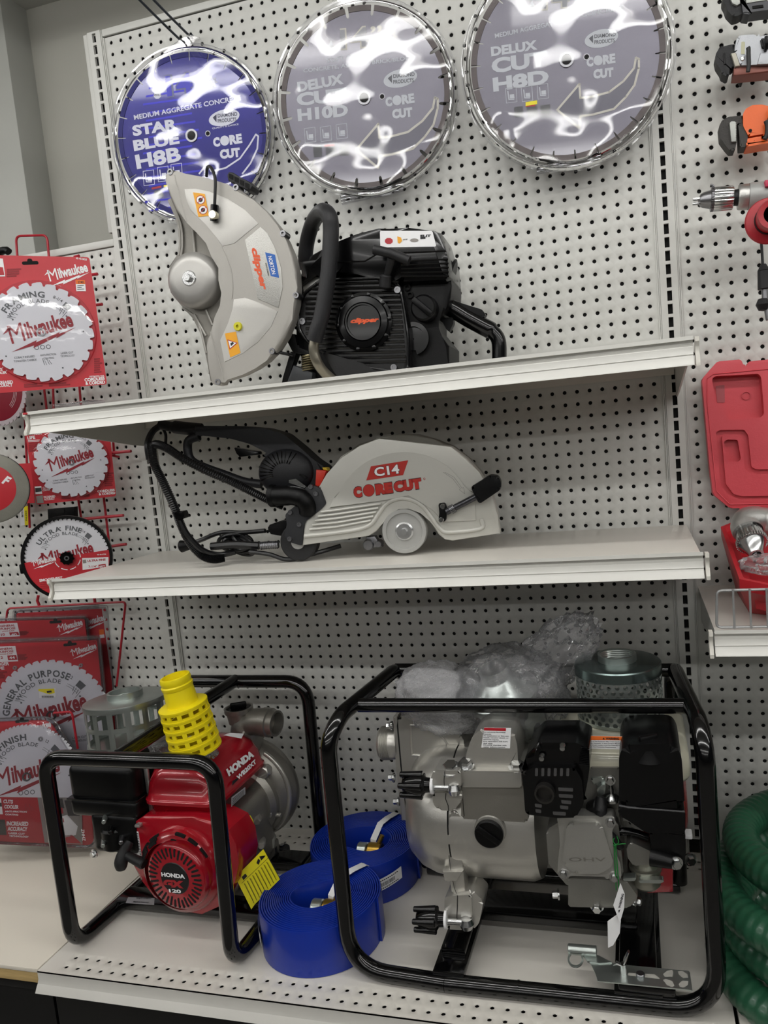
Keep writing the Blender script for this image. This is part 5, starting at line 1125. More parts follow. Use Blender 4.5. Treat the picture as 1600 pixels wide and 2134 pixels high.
build(mb, 'printed_lettering', [white_ink, mat('label_red', 'a12028', .45)], lbl, smooth=False)
A = onp(MR, Hh((540, 1060), (545, 1270), (610, 1150), (775, 1230)), .0)
mb = MB(MR); mb.tube(smooth_path([(A[0][0], A[0][1], -.03), (A[0][0] - .004, A[0][1] * .55 + A[1][1] * .45, -.008), (A[1][0], A[1][1], -.004)], 5), [.008, .009, .010, .011, .0115, .012, .0125, .013, .0125, .0115, .009], 14)
mb.cyl((A[2][0] - .008, A[2][1], -.012), (A[3][0], A[3][1], -.008), .0085, .0105, 16, .002); build(mb, 'starter_handle', rubber, t)
# air cleaner and carburettor
mb = MB(); mb.box((.061, -.305, .293), (.158, .165, .078), .016, 4); mb.box((.061, -.305, .243), (.162, .169, .040), .012, 3); ac = build(mb, 'air_cleaner', black_engine, t)
mb = MB(); mb.box((.061, -.305, .262), (.166, .173, .003), .001); build(mb, 'lid_seam', black_gl, ac)
mb = MB(); mb.box((.080, -.345, .19), (.11, .09, .085), .012, 3); mb.cyl((.07, -.372, .155), (.07, -.372, .20), .028, seg=20, bev=.004); build(mb, 'carburettor_cover', black_engine, t)
rr = random.Random(3)
for k in range(5):
    x, z = (.052, .074, .096, .062, .104)[k], (.178, .204, .186, .225, .165)[k]; mb = MB(); mb.cyl((x, -.385, z), (x + .014, -.408, z + rr.uniform(-.006, .006)), .006, .0045, 10, .001); build(mb, 'carburettor_fitting', [zinc, black_gl, steel][k % 3], t)
bolt(t, (.032, -.395, .150), (-.3, -1, 0), .007, .008); mb = MB(); tpx(mb, plane_frame((175, 1735), -.402, 0), 'ZHHZ', (172, 1728), (175, 1752), 6, 0.0, .0); build(mb, 'moulded_mark', white_ink, t, smooth=False)
mb = MB(); mb.box((.146, -.350, .270), (.010, .006, .11), .002); mb.box((.143, -.372, .215), (.012, .05, .006), .002); build(mb, 'grey_bracket', cast, t)
# crankcase, pump volute
mb = MB(); mb.box((.255, -.245, .125), (.135, .15, .16), .02, 3); mb.box((.255, -.23, .05), (.12, .16, .03), .006); mb.cyl((.255, -.20, .165), (.255, -.16, .165), .085, seg=36, bev=.01); build(mb, 'crankcase', alu_dk, t)
VO = Vector((.252, -.145, .178)); MV = axis_frame(VO, (0, -1, 0))
mb = MB(MV); mb.lathe([(0, .035), (.075, .034), (.098, .028), (.108, .015), (.117, .0), (.116, -.016), (.102, -.034), (.075, -.040), (0, -.040)], None, 56); vo = build(mb, 'pump_volute', alu_dk, t)
mb = MB(MV); mb.tube([(.108 * cos(a), .108 * sin(a), .018) for a in [-.9 + 1.9 * i / 24 for i in range(25)]], .0055, 10); build(mb, 'clamp_ridge', alu, vo)
q = at(553, 1606, y=-.18); mb = MB(); mb.cyl((q.x - .03, q.y - .004, q.z - .015), (q.x + .012, q.y - .004, q.z + .005), .011, seg=16, bev=.002); mb.cyl((q.x, q.y - .014, q.z), (q.x, q.y + .01, q.z), .013, seg=18, bev=.002); build(mb, 'mounting_lug', alu, vo)
q = at(568, 1695, y=-.186); mb = MB(); mb.cyl((q.x - .035, q.y, q.z + .002), (q.x + .02, q.y, q.z - .004), .005, seg=12); mb.cyl((q.x - .004, q.y, q.z + .004), (q.x - .004, q.y - .014, q.z + .004), .009, seg=14, bev=.002); build(mb, 'drain_boss', alu, vo)
# outlet elbow
pc = at(548, 1504, y=-.15); mb = MB(); 
mb.tube(smooth_path([(pc.x - .045, -.15, .255), (pc.x - .047, -.15, .295), (pc.x - .040, -.15, .328), (pc.x - .012, -.15, pc.z), (pc.x + .006, -.15, pc.z - .001)], 5), [.038] * 6 + [.034] * 5 + [.030] * 10, 22)
mb.M = axis_frame((pc.x + .002, -.15, pc.z), (1, -.12, -.05)); mb.lathe([(.029, 0), (.032, .0), (.032, .018), (.0285, .020), (.0285, .034), (.024, .034), (.024, .012), (0, .010)], None, 32); mb.M = Matrix()
fc_ = at(497, 1476, y=-.15); mb.cyl((fc_.x + .002, -.15, fc_.z - .03), (fc_.x, -.15, fc_.z - .008), .026, .028, 28); mb.M = Matrix.Translation((fc_.x, -.15, fc_.z)); mb.lathe([(.024, -.008), (.031, -.008), (.032, -.004), (.032, .003), (.028, .003), (.027, -.003)], None, 28); mb.M = Matrix()
el = build(mb, 'outlet_elbow', alu_dk, vo)
mb = MB(Matrix.Translation((fc_.x, -.15, fc_.z))); mb.lathe([(0, .0), (.0265, .0), (.0265, -.004)], None, 28); mb.box((0, 0, .007), (.036, .009, .014), .003, R=Matrix.Rotation(.5, 4, 'Z')); build(mb, 'filler_plug', black_pl, vo)
# small things on the engine's right side
q = at(485, 1757, x=.322); mb = MB(axis_frame(q, (.8, -.6, 0))); mb.lathe([(0, .012), (.012, .011), (.014, .006), (.014, -.02)], None, 20); build(mb, 'red_knob', mat('knob_red', 'a01822', .4), t)
q = at(560, 1756, y=-.19); mb = MB(axis_frame(q, (.3, -1, .1))); mb.box((0, 0, 0), (.026, .026, .02), .006); mb.cyl((0, 0, -.03), (0, 0, 0), .011, seg=16); build(mb, 'oil_plug', mat('grey_plastic', '9b9a92', .5), t)
for k, (x, y, m_) in enumerate(((478, 1722, zinc), (500, 1705, black_gl), (515, 1700, zinc), (522, 1735, black_pl), (536, 1710, alu), (512, 1760, black_gl), (532, 1742, zinc), (500, 1735, alu_dk), (520, 1785, black_pl), (545, 1760, alu), (455, 1712, zinc))):
    q = at(x, y, y=-.255 + .006 * (k % 4)); mb = MB(axis_frame(q, (.4, -1, .1 * (k % 3)))); mb.lathe([(0, .008), (.006, .008), (.008, .005), (.0085, 0), (.007, -.02)], None, [6, 14][k % 2]); build(mb, 'engine_fitting', m_, t)
for pts, r, m_ in (([(505, 1700), (512, 1715), (516, 1740), (512, 1770), (520, 1800)], .0045, black_pl), ([(520, 1700), (526, 1712), (530, 1730)], .0018, yellow_ink), ([(455, 1722), (490, 1725), (510, 1722)], .0035, black_gl), ([(478, 1770), (498, 1780), (506, 1778), (512, 1790)], .0012, mat('tie_tan', 'b59a5c', .6)), ([(508, 1780), (512, 1790), (520, 1803), (524, 1806)], .002, black_pl)):
    mb = MB(); mb.tube(smooth_path([at(x, y, y=-.295) for x, y in pts], 5), r, 8); build(mb, 'wire', m_, t)
# mounts and hang tag
for x in (.15, .30):
    mb = MB(); mb.cyl((x, -.17, .033), (x, -.17, .055), .016, seg=16, bev=.003); build(mb, 'rubber_mount', rubber, t)
q = at(598, 1795, y=-.12); mb = MB(); mb.box((q.x, -.135, q.z + .012), (.032, .02, .04), .004); build(mb, 'pump_foot', alu_dk, t); mb = MB(); mb.cyl((q.x, -.135, .033), (q.x, -.135, q.z - .002), .017, seg=16, bev=.003); build(mb, 'rubber_mount', rubber, t); bolt(t, (q.x, -.135, q.z + .032), (0, 0, 1), .007, .018, 'stud')
MTg = plane_frame((548, 1835), -.375, 6)
mb = MB(); ppx(mb, MTg, zz(400, 1440, 4.64, [(420, 1800), (690, 1528), (850, 1820), (610, 2060), (575, 2110)]), 0, .0006); tg = build(mb, 'hang_tag', mat('tag_yellow', 'ece01c', .5), t)
mb = MB()
for k in range(10):
    a = (505 + k * 27, 1862 - k * 26); b = (a[0] + 95, a[1] + 190 - k * 2); spx(mb, MTg, zz(400, 1440, 4.64, [a, b]), 1.1, .0009); spx(mb, MTg, zz(400, 1440, 4.64, [(a[0] + 10, a[1] + 2), (b[0] - 10, b[1] - 30)]), .5, .0009)
spx(mb, MTg, zz(400, 1440, 4.64, [(480, 1860), (740, 1610)]), .7, .0009); ppx(mb, MTg, zz(400, 1440, 4.64, [(480, 1800), (515, 1765), (535, 1790), (498, 1830)]), .0009); ppx(mb, MTg, zz(400, 1440, 4.64, [(622, 1665), (640, 1620), (660, 1640), (645, 1680)]), .0009); ppx(mb, MTg, zz(400, 1440, 4.64, [(650, 1600), (690, 1620), (712, 1590), (670, 1640)]), .0009)
build(mb, 'printed_lettering', black_ink, tg, smooth=False)

# ------------------------------------------------ strainers
base = at(409, 1560, z=.362); tilt = Matrix.Translation(base) @ Matrix.Rotation(rad(-7), 4, 'Y') @ Matrix.Rotation(rad(5), 4, 'X')
yel = mat('yellow_plastic', 'f0dc10', .42, 0, .1, 300, .03, 10)
t = thing('suction_strainer', 'yellow plastic suction strainer standing on the red fuel tank cap', 'strainer', base)
Ry, Hy = .0485, .094
mb = MB(tilt); cyl_cells(mb, Ry, 0, 13, 5, 2 * pi * Ry / 13, Hy / 5, ('rect', 2 * pi * Ry / 13 * .62, Hy / 5 * .42), Matrix(), .004, taper=.55); build(mb, 'slotted_basket', yel, t)
mb = MB(tilt)
for j in range(6): r_ = Ry * (1 - .55 * Hy * j / 5 ) + .0008; mb.ring(r_ + .0004, r_ - .004, Hy * j / 5 - .0018, Hy * j / 5 + .0018, 52)
build(mb, 'basket_rib', yel, t)
mb = MB(tilt); r1 = Ry * (1 - .55 * Hy); mb.lathe([(0, Hy - .003), (r1 - .006, Hy - .003), (r1, Hy - .002), (r1 + .0008, Hy + .002), (r1 - .003, Hy + .004), (.030, Hy + .004), (.0295, Hy + .022), (.0285, Hy + .036), (.030, Hy + .038), (.0305, Hy + .044), (.028, Hy + .046), (.0288, Hy + .049), (.0298, Hy + .054), (.0285, Hy + .060), (.0245, Hy + .061), (.0240, Hy + .02), (0, Hy + .02)], None, 48); build(mb, 'hose_barb', yel, t)
mb = MB(tilt); mb.lathe([(0, 0), (Ry - .004, 0), (Ry, .002)], None, 40); build(mb, 'basket_floor', yel, t)
so = Vector((.072, -.292, .345)); Ts = Matrix.Translation(so) @ Matrix.Rotation(rad(-2), 4, 'Y') @ Matrix.Rotation(rad(-3), 4, 'X') @ Matrix.Rotation(.15, 4, 'Z')
t = thing('metal_strainer', 'zinc plated strainer with large square openings on top of the black air cleaner', 'strainer', so)
Rs, Hs = .0835, .094
mb = MB(Ts); cyl_cells(mb, Rs, .008, 15, 2, 2 * pi * Rs / 15, (Hs - .014) / 2, ('rect', 2 * pi * Rs / 15 * .66, (Hs - .014) / 2 * .76), Matrix(), .0015); build(mb, 'strainer_wall', zinc, t)
mb = MB(Ts); mb.lathe([(Rs * .3, Hs + .004), (Rs * .9, Hs + .003), (Rs + .0015, Hs + .001), (Rs + .002, Hs - .002), (Rs + .0015, Hs - .009), (Rs, Hs - .009), (Rs * .98, Hs - .001), (Rs * .3, Hs + .001)], None, 56); build(mb, 'top_plate', zinc, t)
mb = MB(Ts); mb.lathe([(.030, Hs + .003), (.036, Hs + .003), (.036, Hs + .016), (.034, Hs + .017), (.031, Hs + .016), (.030, Hs)], None, 40); build(mb, 'threaded_neck', zinc, t)
mb = MB(Ts); mb.lathe([(0, .002), (Rs * .97, .002), (Rs + .0015, .004), (Rs + .0015, .010), (Rs - .001, .010), (Rs - .002, .004), (0, .0035)], None, 56); build(mb, 'bottom_plate', zinc, t)
so = at(1292, 1492, y=-.285); so = Vector((so.x, -.265, .408)); Ts = Matrix.Translation(so)
t = thing('perforated_strainer', 'zinc plated strainer with small round holes on top of the cream fuel tank', 'strainer', so)
Rs, Hs = .0745, .086; n = 34; rows = 9; cw = 2 * pi * Rs / n; chh = Hs / rows
mb = MB(Ts); cyl_cells(mb, Rs, .004, n, rows, cw, chh, ('round', .0044), Matrix(), .0012, True); build(mb, 'perforated_wall', zinc, t)
mb = MB(Ts); mb.lathe([(.031, Hs + .016), (Rs * .6, Hs + .0165), (Rs - .001, Hs + .014), (Rs + .0008, Hs + .012), (Rs + .0012, Hs - .004), (Rs, Hs - .004), (Rs - .002, Hs + .010), (.031, Hs + .012)], None, 64); build(mb, 'top_plate', mat('zinc_dark', '6c7a78', .22, .9, .05, 60, .1, 12), t)
mb = MB(Ts)
prof = [(.0315, Hs + .014), (.0335, Hs + .015), (.0335, Hs + .028), (.031, Hs + .0285)]
for k in range(7): prof += [(.0285, Hs + .027 - k * .0035), (.0297, Hs + .0253 - k * .0035)]
mb.lathe(prof, None, 48); build(mb, 'threaded_neck', zinc, t)
mb = MB(Ts); mb.lathe([(0, 0), (Rs, 0), (Rs + .001, .001), (Rs + .001, .006), (Rs - .001, .006), (Rs - .001, .002), (0, .0018)], None, 56); build(mb, 'bottom_plate', zinc, t)

# ================================================ blue lay-flat hoses, rolled up
hose_m = mat('blue_hose', '0b2d96', .32, 0, .05, 120, .06, 6, coat=.2)
def hose_roll(name_l, c, R, r_in, turns, h, seed, sticker, strap, fit):
    t = thing('hose_roll', name_l, 'hose', (c[0], c[1], 0), 'rolled blue lay-flat hoses')
    rg = random.Random(seed); mb = MB(); N = turns * 56; th = (R - r_in) / turns; P = []
    ph = rg.uniform(0, 6)
    for i in range(N + 1):
        a = 2 * pi * i / 56; u = i / N; r = R - th / 2 - (R - r_in - th) * u
        k = u * u; r *= 1 + k * (.22 * cos(2 * (a - ph)) + .07 * cos(3 * a + ph)) * (.8)
        P.append((c[0] + r * cos(a), c[1] + r * sin(a)))
    sec = [(-.46, .0), (-.46, 1), (0, 1), (.46, 1), (.46, 0)]; rings = []
    for i, p in enumerate(P):
        q0, q1 = P[max(0, i - 1)], P[min(N, i + 1)]; d = Vector((q1[0] - q0[0], q1[1] - q0[1])).normalized(); nx, ny = d.y, -d.x; z1 = h + .0022 * sin(i / 9. + seed) * (i / N); w_ = th * .84
        S = [(-.5, .001), (-.5, z1 - .0035), (-.25, z1 - .0006), (.25, z1 - .0006), (.5, z1 - .0035), (.5, .001)]
        rings.append([mb._v((p[0] + nx * s * w_, p[1] + ny * s * w_, z)) for s, z in S])
    for A, B in zip(rings, rings[1:]):
        for k in range(6): mb._f([A[k], B[k], B[(k + 1) % 6], A[(k + 1) % 6]])
    mb._f(rings[0]); mb._f(rings[-1][::-1]); build(mb, 'hose_coil', hose_m, t, angle=45)
    # strap over the roll, into the middle
    a = strap; d = Vector((cos(a), sin(a))); s = Vector((-d.y, d.x)) * .008; mb = MB(); prof = [(R + .002, .02), (R + .0022, h - .003), (R - .004, h + .0015), (R * .7, h + .005), (r_in * 1.1, h + .004), (r_in * .55, h - .02), (r_in * .5, h * .3)]
    rings = [[mb._v((c[0] + d.x * r + s.x * q, c[1] + d.y * r + s.y * q, z + e)) for q, e in ((-1, 0), (1, 0), (1, .001), (-1, .001))] for r, z in prof]
    for A, B in zip(rings, rings[1:]):
        for k in range(4): mb._f([A[k], A[(k + 1) % 4], B[(k + 1) % 4], B[k]])
    build(mb, 'white_strap', white_ink, t)
    mb = MB(); fo = Vector((c[0], c[1], h * .62)) + Vector((cos(fit), sin(fit), 0)) * r_in * .25
    mb.cyl(fo + Vector((-.03, .0, 0)), fo + Vector((-.008, 0, 0)), .018, seg=20, bev=.002); build(mb, 'steel_coupling', zinc, t)
    mb = MB(); mb.cyl(fo + Vector((-.006, 0, 0)), fo + Vector((.024, 0, 0)), .019, seg=20, bev=.002); mb.cyl(fo + Vector((.014, .0, .01)), fo + Vector((.026, .008, .034)), .005, seg=12); build(mb, 'brass_coupling', mat('brass', 'b08d3e', .3, .9), t)
    # sticker wrapped on the outer wall
    a0, a1, z0, z1, tl = sticker; mb = MB(); M_ = 10
    def sp(a, z, e): return (c[0] + (R + e) * cos(a), c[1] + (R + e) * sin(a), z)
    for i in range(M_):
        u, v = i / M_, (i + 1) / M_; A, B = a0 + (a1 - a0) * u, a0 + (a1 - a0) * v
        mb._f([mb._v(sp(A, z0 + tl * u, .0008)), mb._v(sp(B, z0 + tl * v, .0008)), mb._v(sp(B, z1 + tl * v, .0008)), mb._v(sp(A, z1 + tl * u, .0008))])
    sk = build(mb, 'barcode_sticker', white_ink, t); mb = MB()
    for i in range(26):
        u = .12 + .6 * i / 26; A = a0 + (a1 - a0) * u; B = A + (a1 - a0) * .6 / 26 * rg.uniform(.3, .75); zz0 = z0 + (z1 - z0) * .3 + tl * u; zz1 = z0 + (z1 - z0) * .62 + tl * u
        mb._f([mb._v(sp(A, zz0, .0012)), mb._v(sp(B, zz0, .0012)), mb._v(sp(B, zz1, .0012)), mb._v(sp(A, zz1, .0012))])
    for q, e in ((.78, .9), (.12, .2)):
        for i in range(12):
            u = .06 + .8 * i / 12; A = a0 + (a1 - a0) * u; B = A + (a1 - a0) * .05; zz0 = z0 + (z1 - z0) * q + tl * u; zz1 = zz0 + (z1 - z0) * .08
            mb._f([mb._v(sp(A, zz0, .0012)), mb._v(sp(B, zz0, .0012)), mb._v(sp(B, zz1, .0012)), mb._v(sp(A, zz1, .0012))])
    build(mb, 'printed_lettering', black_ink, sk, smooth=False)
hose_roll('front roll of blue lay-flat hose between the two pumps', (.512, -.372), .1185, .045, 15, .088, 5, (rad(198), rad(222), .038, .062, -.012), rad(62), rad(10))
hose_roll('rear roll of blue lay-flat hose, nearer the pegboard', (.528, -.168), .1195, .052, 14, .086, 9, (rad(-62), rad(-32), .03, .055, .012), rad(70), rad(20))

# ================================================ the big silver trash pump at the right
t = thing('trash_pump', 'big silver trash pump with cream fuel tank in a black tube frame, at the right', 'water pump', (.9, -.33, 0)); tp = t
zt = .465
tubepart('left_side_hoop', [(.78, -.476, .0147), (.603, -.466, .0147), (.604, -.462, .43), (.618, -.43, zt), (.640, -.18, zt), (.655, -.15, .44), (.660, -.145, .02)], .075)
tubepart('right_side_hoop', [(.78, -.476, .0147), (1.214, -.470, .0147), (1.213, -.462, .43), (1.208, -.43, zt), (1.185, -.18, zt), (1.180, -.15, .44), (1.175, -.145, .02)], .075)
tubepart('front_cross_bar', [(.632, -.375, zt - .002), (1.198, -.362, zt - .002)], .01, r=.0125); tubepart('rear_cross_bar', [(.640, -.178, zt), (1.183, -.185, zt)], .01, r=.0125)
tubepart('rear_bottom_tube', [(.660, -.145, .0147), (1.175, -.145, .0147)], .01)
mb = MB(); q = at(1078, 2075, z=.015); mb.M = axis_frame((q.x, -.474, .0147), (1, 0, 0)); mb.ring(RT + .0008, RT - .001, -.0015, .0015, 20); build(mb, 'tube_joint', frame_blk, t)
for x, w_ in ((.785, .055), (1.095, .075)):
    mb = MB(); mb.box((x, -.31, .028), (w_, .33, .012), .002); mb.box((x, -.31, .040), (w_ * .8, .25, .014), .003); build(mb, 'base_channel', frame_blk, t)
mb = MB(); mb.box((.93, -.30, .045), (.33, .07, .02), .003); build(mb, 'engine_plate', frame_blk, t)
MP = plane_frame((1060, 1700), -.42, 0)
def V(*p): return zz(820, 1480, 4.27, p)
def W(*p): return zz(1080, 1500, 4, p)
AX = axis_frame((0, -.305, .242), (1, 0, 0), (0, 0, 1))
mb = MB(AX); mb.lathe([(0, .793), (.118, .793), (.119, .80), (.119, .925), (.113, .940), (0, .942)], None, 64); pv = build(mb, 'pump_casing', alu, t)
mb = MB(AX); mb.lathe([(0, .695), (.06, .697), (.088, .706), (.106, .726), (.116, .752), (.119, .775), (.119, .7905), (0, .7905)], None, 64); build(mb, 'front_cover', alu, t)
mb = MB(AX); mb.ring(.1175, .10, .7905, .793, 64); build(mb, 'cover_gasket', dark_gap, t)
# upper block, bonnet with label
mb = MB(); lay(mb, MP, rnd(V((600, 590), (1140, 600), (1200, 980), (1180, 1000), (600, 965)), 6), -.10, .004, .006); build(mb, 'casing_block', alu_dk, t)
mb = MB(); lay(mb, MP, rnd(V((590, 540), (1135, 545), (1140, 690), (600, 685)), 4), -.11, .010, .003); build(mb, 'bonnet_flange', alu, t)
mb = MB(); lay(mb, MP, rnd(V((640, 530), (640, 400), (700, 230), (790, 160), (1060, 180), (1100, 300), (1110, 540)), 12), -.12, -.004, .014); build(mb, 'bonnet', alu, t)
mb = MB(); lay(mb, MP, V((805, 155), (1045, 160), (1035, 340), (780, 332)), -.0035, -.003); lb = build(mb, 'caution_label', white_ink, t)
mb = MB(); mb.mi = 1; ppx(mb, MP, V((805, 156), (1000, 160), (998, 185), (803, 180)), -.0026); mb.mi = 0
for k, s_ in enumerate(('Do not pump flammable', 'liquids.', 'An explosion or fire can', 'result, causing death or', 'serious injury.', 'Dry operation will burn', 'the seal.', 'Fill pump chamber with', 'water before running.')):
    w_ = len(s_) * 9.4; y = 196 + k * 16.5; tpx(mb, MP, s_, *V((798, y), (798 + w_, y + 3)), 2.5, -.0026, .02)
build(mb, 'printed_lettering', [black_ink, red_ink], lb, smooth=False)
for p in ((640, 470), (1095, 490)):
    q = onp(MP, V(p), .0)[0]; bolt(t, MP @ Vector((q[0], q[1] - .006, -.004)), (0, -.35, 1), .011, .012)
# clamps: lugs, swing bolts with black knobs
def clamp(px_l, px_r, pk, seed, low=False):
    L = onp(MP, [px_l, px_r, pk], .01)
    return L
mb = MB(); lay(mb, MP, rnd(V((330, 600), (360, 530), (590, 540), (600, 590), (600, 690), (325, 685)), 5), -.03, .018, .004); lay(mb, MP, rnd(V((340, 740), (600, 735), (615, 800), (560, 860), (540, 900), (400, 890), (355, 840)), 6), -.04, .014, .005); build(mb, 'upper_clamp_lug', alu, t)
mb = MB(); spx(mb, MP, V((455, 545), (448, 620), (450, 680)), 1.3, .0185); spx(mb, MP, V((465, 740), (462, 790), (485, 850), (490, 900)), 1.6, .0145); build(mb, 'lug_seam', dark_gap, t, smooth=False)
def knob(pos, d):
    mb = MB(axis_frame(pos, d)); mb.lathe([(0, -.008), (.012, -.008), (.013, .002), (.019, .006), (.0195, .016), (.015, .034), (.010, .042), (0, .043)], None, 24)
    for k in range(5):
        a = 2 * pi * k / 5 + .3; p0 = Vector((.0175 * cos(a), .0175 * sin(a), .006)); p1 = Vector((.0175 * cos(a), .0175 * sin(a), .046)); mb.cyl(p0, p1, .0072, .0048, 12, .001)
    kb = build(mb, 'clamp_knob', black_gl, t); mb = MB(axis_frame(pos, d)); mb.lathe([(0, -.012), (.0145, -.012), (.015, -.008), (.012, -.008)], None, 24); build(mb, 'nylon_washer', white_ink, kb)
def world(p, h): q = onp(MP, [p], h)[0]; return MP @ Vector((q[0], q[1], h))
A_, B_ = world(V((320, 660))[0], .018), world(V((540, 700))[0], .016)
mb = MB(); mb.cyl(world(V((300, 685))[0], .016), world(V((520, 690))[0], .016), .0052, seg=14); mb.M = Matrix.Translation(B_); mb.lathe([(0, .013), (.009, .009), (.0125, 0), (.009, -.009), (0, -.012)], None, 20); build(mb, 'swing_bolt', chrome, t)
knob(world(V((295, 665))[0], .014), (-1, -.05, .02)); bolt(t, world(V((512, 530))[0], .004), (0, -.4, 1), .013, .014)
mb = MB(); lay(mb, MP, rnd(V((460, 1650), (700, 1600), (800, 1700), (760, 1900), (700, 1960), (580, 1955), (470, 1950), (450, 1830)), 7), -.05, .0, .008); lay(mb, MP, rnd(V((455, 1660), (690, 1640), (700, 1850), (450, 1870)), 6), -.01, .006, .004); build(mb, 'lower_clamp_lug', alu, t)
mb = MB(); spx(mb, MP, V((568, 1650), (566, 1750), (562, 1850)), 1.5, .0068); build(mb, 'lug_seam', dark_gap, t, smooth=False)
mb = MB(); mb.cyl(world(V((430, 1875))[0], .012), world(V((620, 1885))[0], .012), .0052, seg=14); mb.M = Matrix.Translation(world(V((650, 1895))[0], .008)); mb.lathe([(0, .013), (.010, .009), (.0135, 0), (.010, -.009), (0, -.012)], None, 20); build(mb, 'swing_bolt', chrome, t)
knob(world(V((415, 1860))[0], .010), (-1, -.08, .0))
for (x, y) in ((500, 1160), (525, 1485)):
    mb = MB(); lay(mb, MP, V((x - 95, y - 45), (x + 95, y - 50), (x + 30, y + 45), (x - 75, y + 42)), -.02, .005, .006); build(mb, 'casing_lug', alu, t)
mb = MB(); lay(mb, MP, rnd(V((500, 900), (560, 900), (600, 960), (600, 1250), (640, 1640), (520, 1640), (490, 1400), (485, 1000)), 6), -.03, -.003, .004); build(mb, 'casing_rib', alu, t)
mb = MB(); spx(mb, MP, V((487, 900), (486, 1100), (495, 1320), (512, 1450), (540, 1580), (566, 1650)), 1.2, .0); build(mb, 'split_line', dark_gap, t, smooth=False)
# black drain plug in a boss
q = onp(MP, V((845, 1110)), .012)[0]; T = Matrix.Translation((q[0], q[1], 0)) 
mb = MB(MP); T3 = Matrix.Translation((q[0] + .0015, q[1] + .004, 0)); mb.lathe([(0, .006), (.0255, .006), (.0275, .003), (.028, -.02)], T3, 36); build(mb, 'plug_boss', alu, t)
mb = MB(MP); mb.lathe([(0, .013), (.0225, .013), (.0245, .011), (.0245, .004)], T, 36); dp = build(mb, 'drain_plug', black_pl, t); mb = MB(MP); mb.box((q[0], q[1], .014), (.046, .011, .005), .002, R=Matrix.Rotation(-.62, 4, 'Z')); build(mb, 'plug_bar', black_pl, dp)
# suction side body at the left
MS = plane_frame((880, 1560), -.30, 0)
mb = MB(); lay(mb, MS, rnd(V((40, 60), (100, 40), (420, 60), (620, 240), (640, 420), (480, 440), (330, 480), (250, 560), (180, 700), (170, 985), (130, 980), (90, 700), (40, 120)), 8), -.12, .0, .008); build(mb, 'suction_body', alu, t)
mb = MB(MS); mb.tube(smooth_path(tpts(MS, V((150, 130), (160, 370), (200, 400), (480, 410), (520, 370), (380, 180), (260, 135), (150, 130)), .0), 5), .0022, 8); build(mb, 'casting_rib', alu, t)
mb = MB(); lay(mb, MS, V((36, 90), (70, 50), (90, 10), (100, 10), (50, 120), (110, 700), (140, 985), (125, 985), (60, 500), (28, 140)), -.12, -.001); build(mb, 'black_gasket', dark_gap, t)
mb = MB(); lay(mb, MS, V((-5, 60), (40, 40), (28, 140), (60, 500), (125, 985), (70, 980), (20, 500)), -.12, -.002, .002); build(mb, 'suction_flange', alu, t)
q = at(822, 1548, y=-.27); mb = MB(axis_frame((q.x, -.27, q.z), (-1, -.04, -.03))); pr_ = [(.031, -.01), (.031, .004)]
for k in range(7): pr_ += [(.0325, .006 + k * .003), (.0305, .0075 + k * .003)]
mb.lathe(pr_ + [(.028, .029), (.026, .028), (.026, 0), (0, 0)], None, 36); build(mb, 'suction_port', alu, t)
for p in ((818, 1512), (822, 1620), (832, 1670)): q = at(*p, y=-.285); bolt(t, q, (-1, -.1, 0), .0065, .012)
# engine: muffler
MM = plane_frame((1150, 1640), -.47, 0)
mf = rnd(W((35, 480), (40, 440), (120, 400), (470, 400), (530, 500), (545, 700), (480, 815), (330, 820), (70, 790), (55, 760)), 5)
mb = MB(); lay(mb, MM, mf, -.09, .004, .006); lay(mb, MM, rnd(W((40, 470), (60, 300), (170, 190), (480, 190), (590, 245), (595, 400), (560, 600), (530, 700), (480, 500), (440, 400), (130, 400)), 6), -.10, -.008, .010); mf_ = build(mb, 'muffler_guard', mat('muffler_black', '040405', .25, 0, .05, 100, .1, 10, coat=.1, spec=.35), t)
mb = MB()
for k in range(6): x = 140 + k * 52; lay(mb, MM, rnd(W((x, 405), (x + 24, 405), (x + 22, 470), (x - 2, 470)), 2), .002, .0048)
for x0, y0, x1 in ((330, 565, 455), (335, 620, 455), (355, 670, 440), (345, 715, 415), (285, 765, 395), (135, 700, 195), (140, 745, 190)): lay(mb, MM, rnd(W((x0, y0), (x1, y0 + 6), (x1, y0 + 34), (x0 + 5, y0 + 28)), 2), .002, .0048)
build(mb, 'muffler_louvre', steel, mf_)
mb = MB(MM)
for k in range(11):
    a, b = onp(MM, W((70 + k * 9, 330 - k * 12), (130 + k * 4, 300 - k * 11)), 0); mb.tube([(a[0], a[1], -.006), (b[0], b[1], .001)], .0010, 5)
    a, b = onp(MM, W((505 + k * 2, 370 - k * 14), (585, 400 - k * 14)), 0); mb.tube([(a[0], a[1], .001), (b[0], b[1], -.008)], .0010, 5)
build(mb, 'guard_fin', black_gl, mf_)
q = onp(MM, W((222, 595)), .004)[0]; mb = MB(MM); mb.ring(.0155, .0125, .004, .016, 28, c=q); mb.lathe([(0, .005), (.0128, .005)], Matrix.Translation((q[0], q[1], 0)), 24); build(mb, 'exhaust_pipe', mat('burnt_steel', '4a4846', .4, .9), t)
for p in ((195, 315), (368, 230)): q = onp(MM, W(p), .0)[0]; mb = MB(MM); mb.lathe([(0, .006), (.004, .005), (.0055, .001), (.006, -.004)], Matrix.Translation((q[0], q[1], 0)), 14); build(mb, 'dome_screw', chrome, mf_)
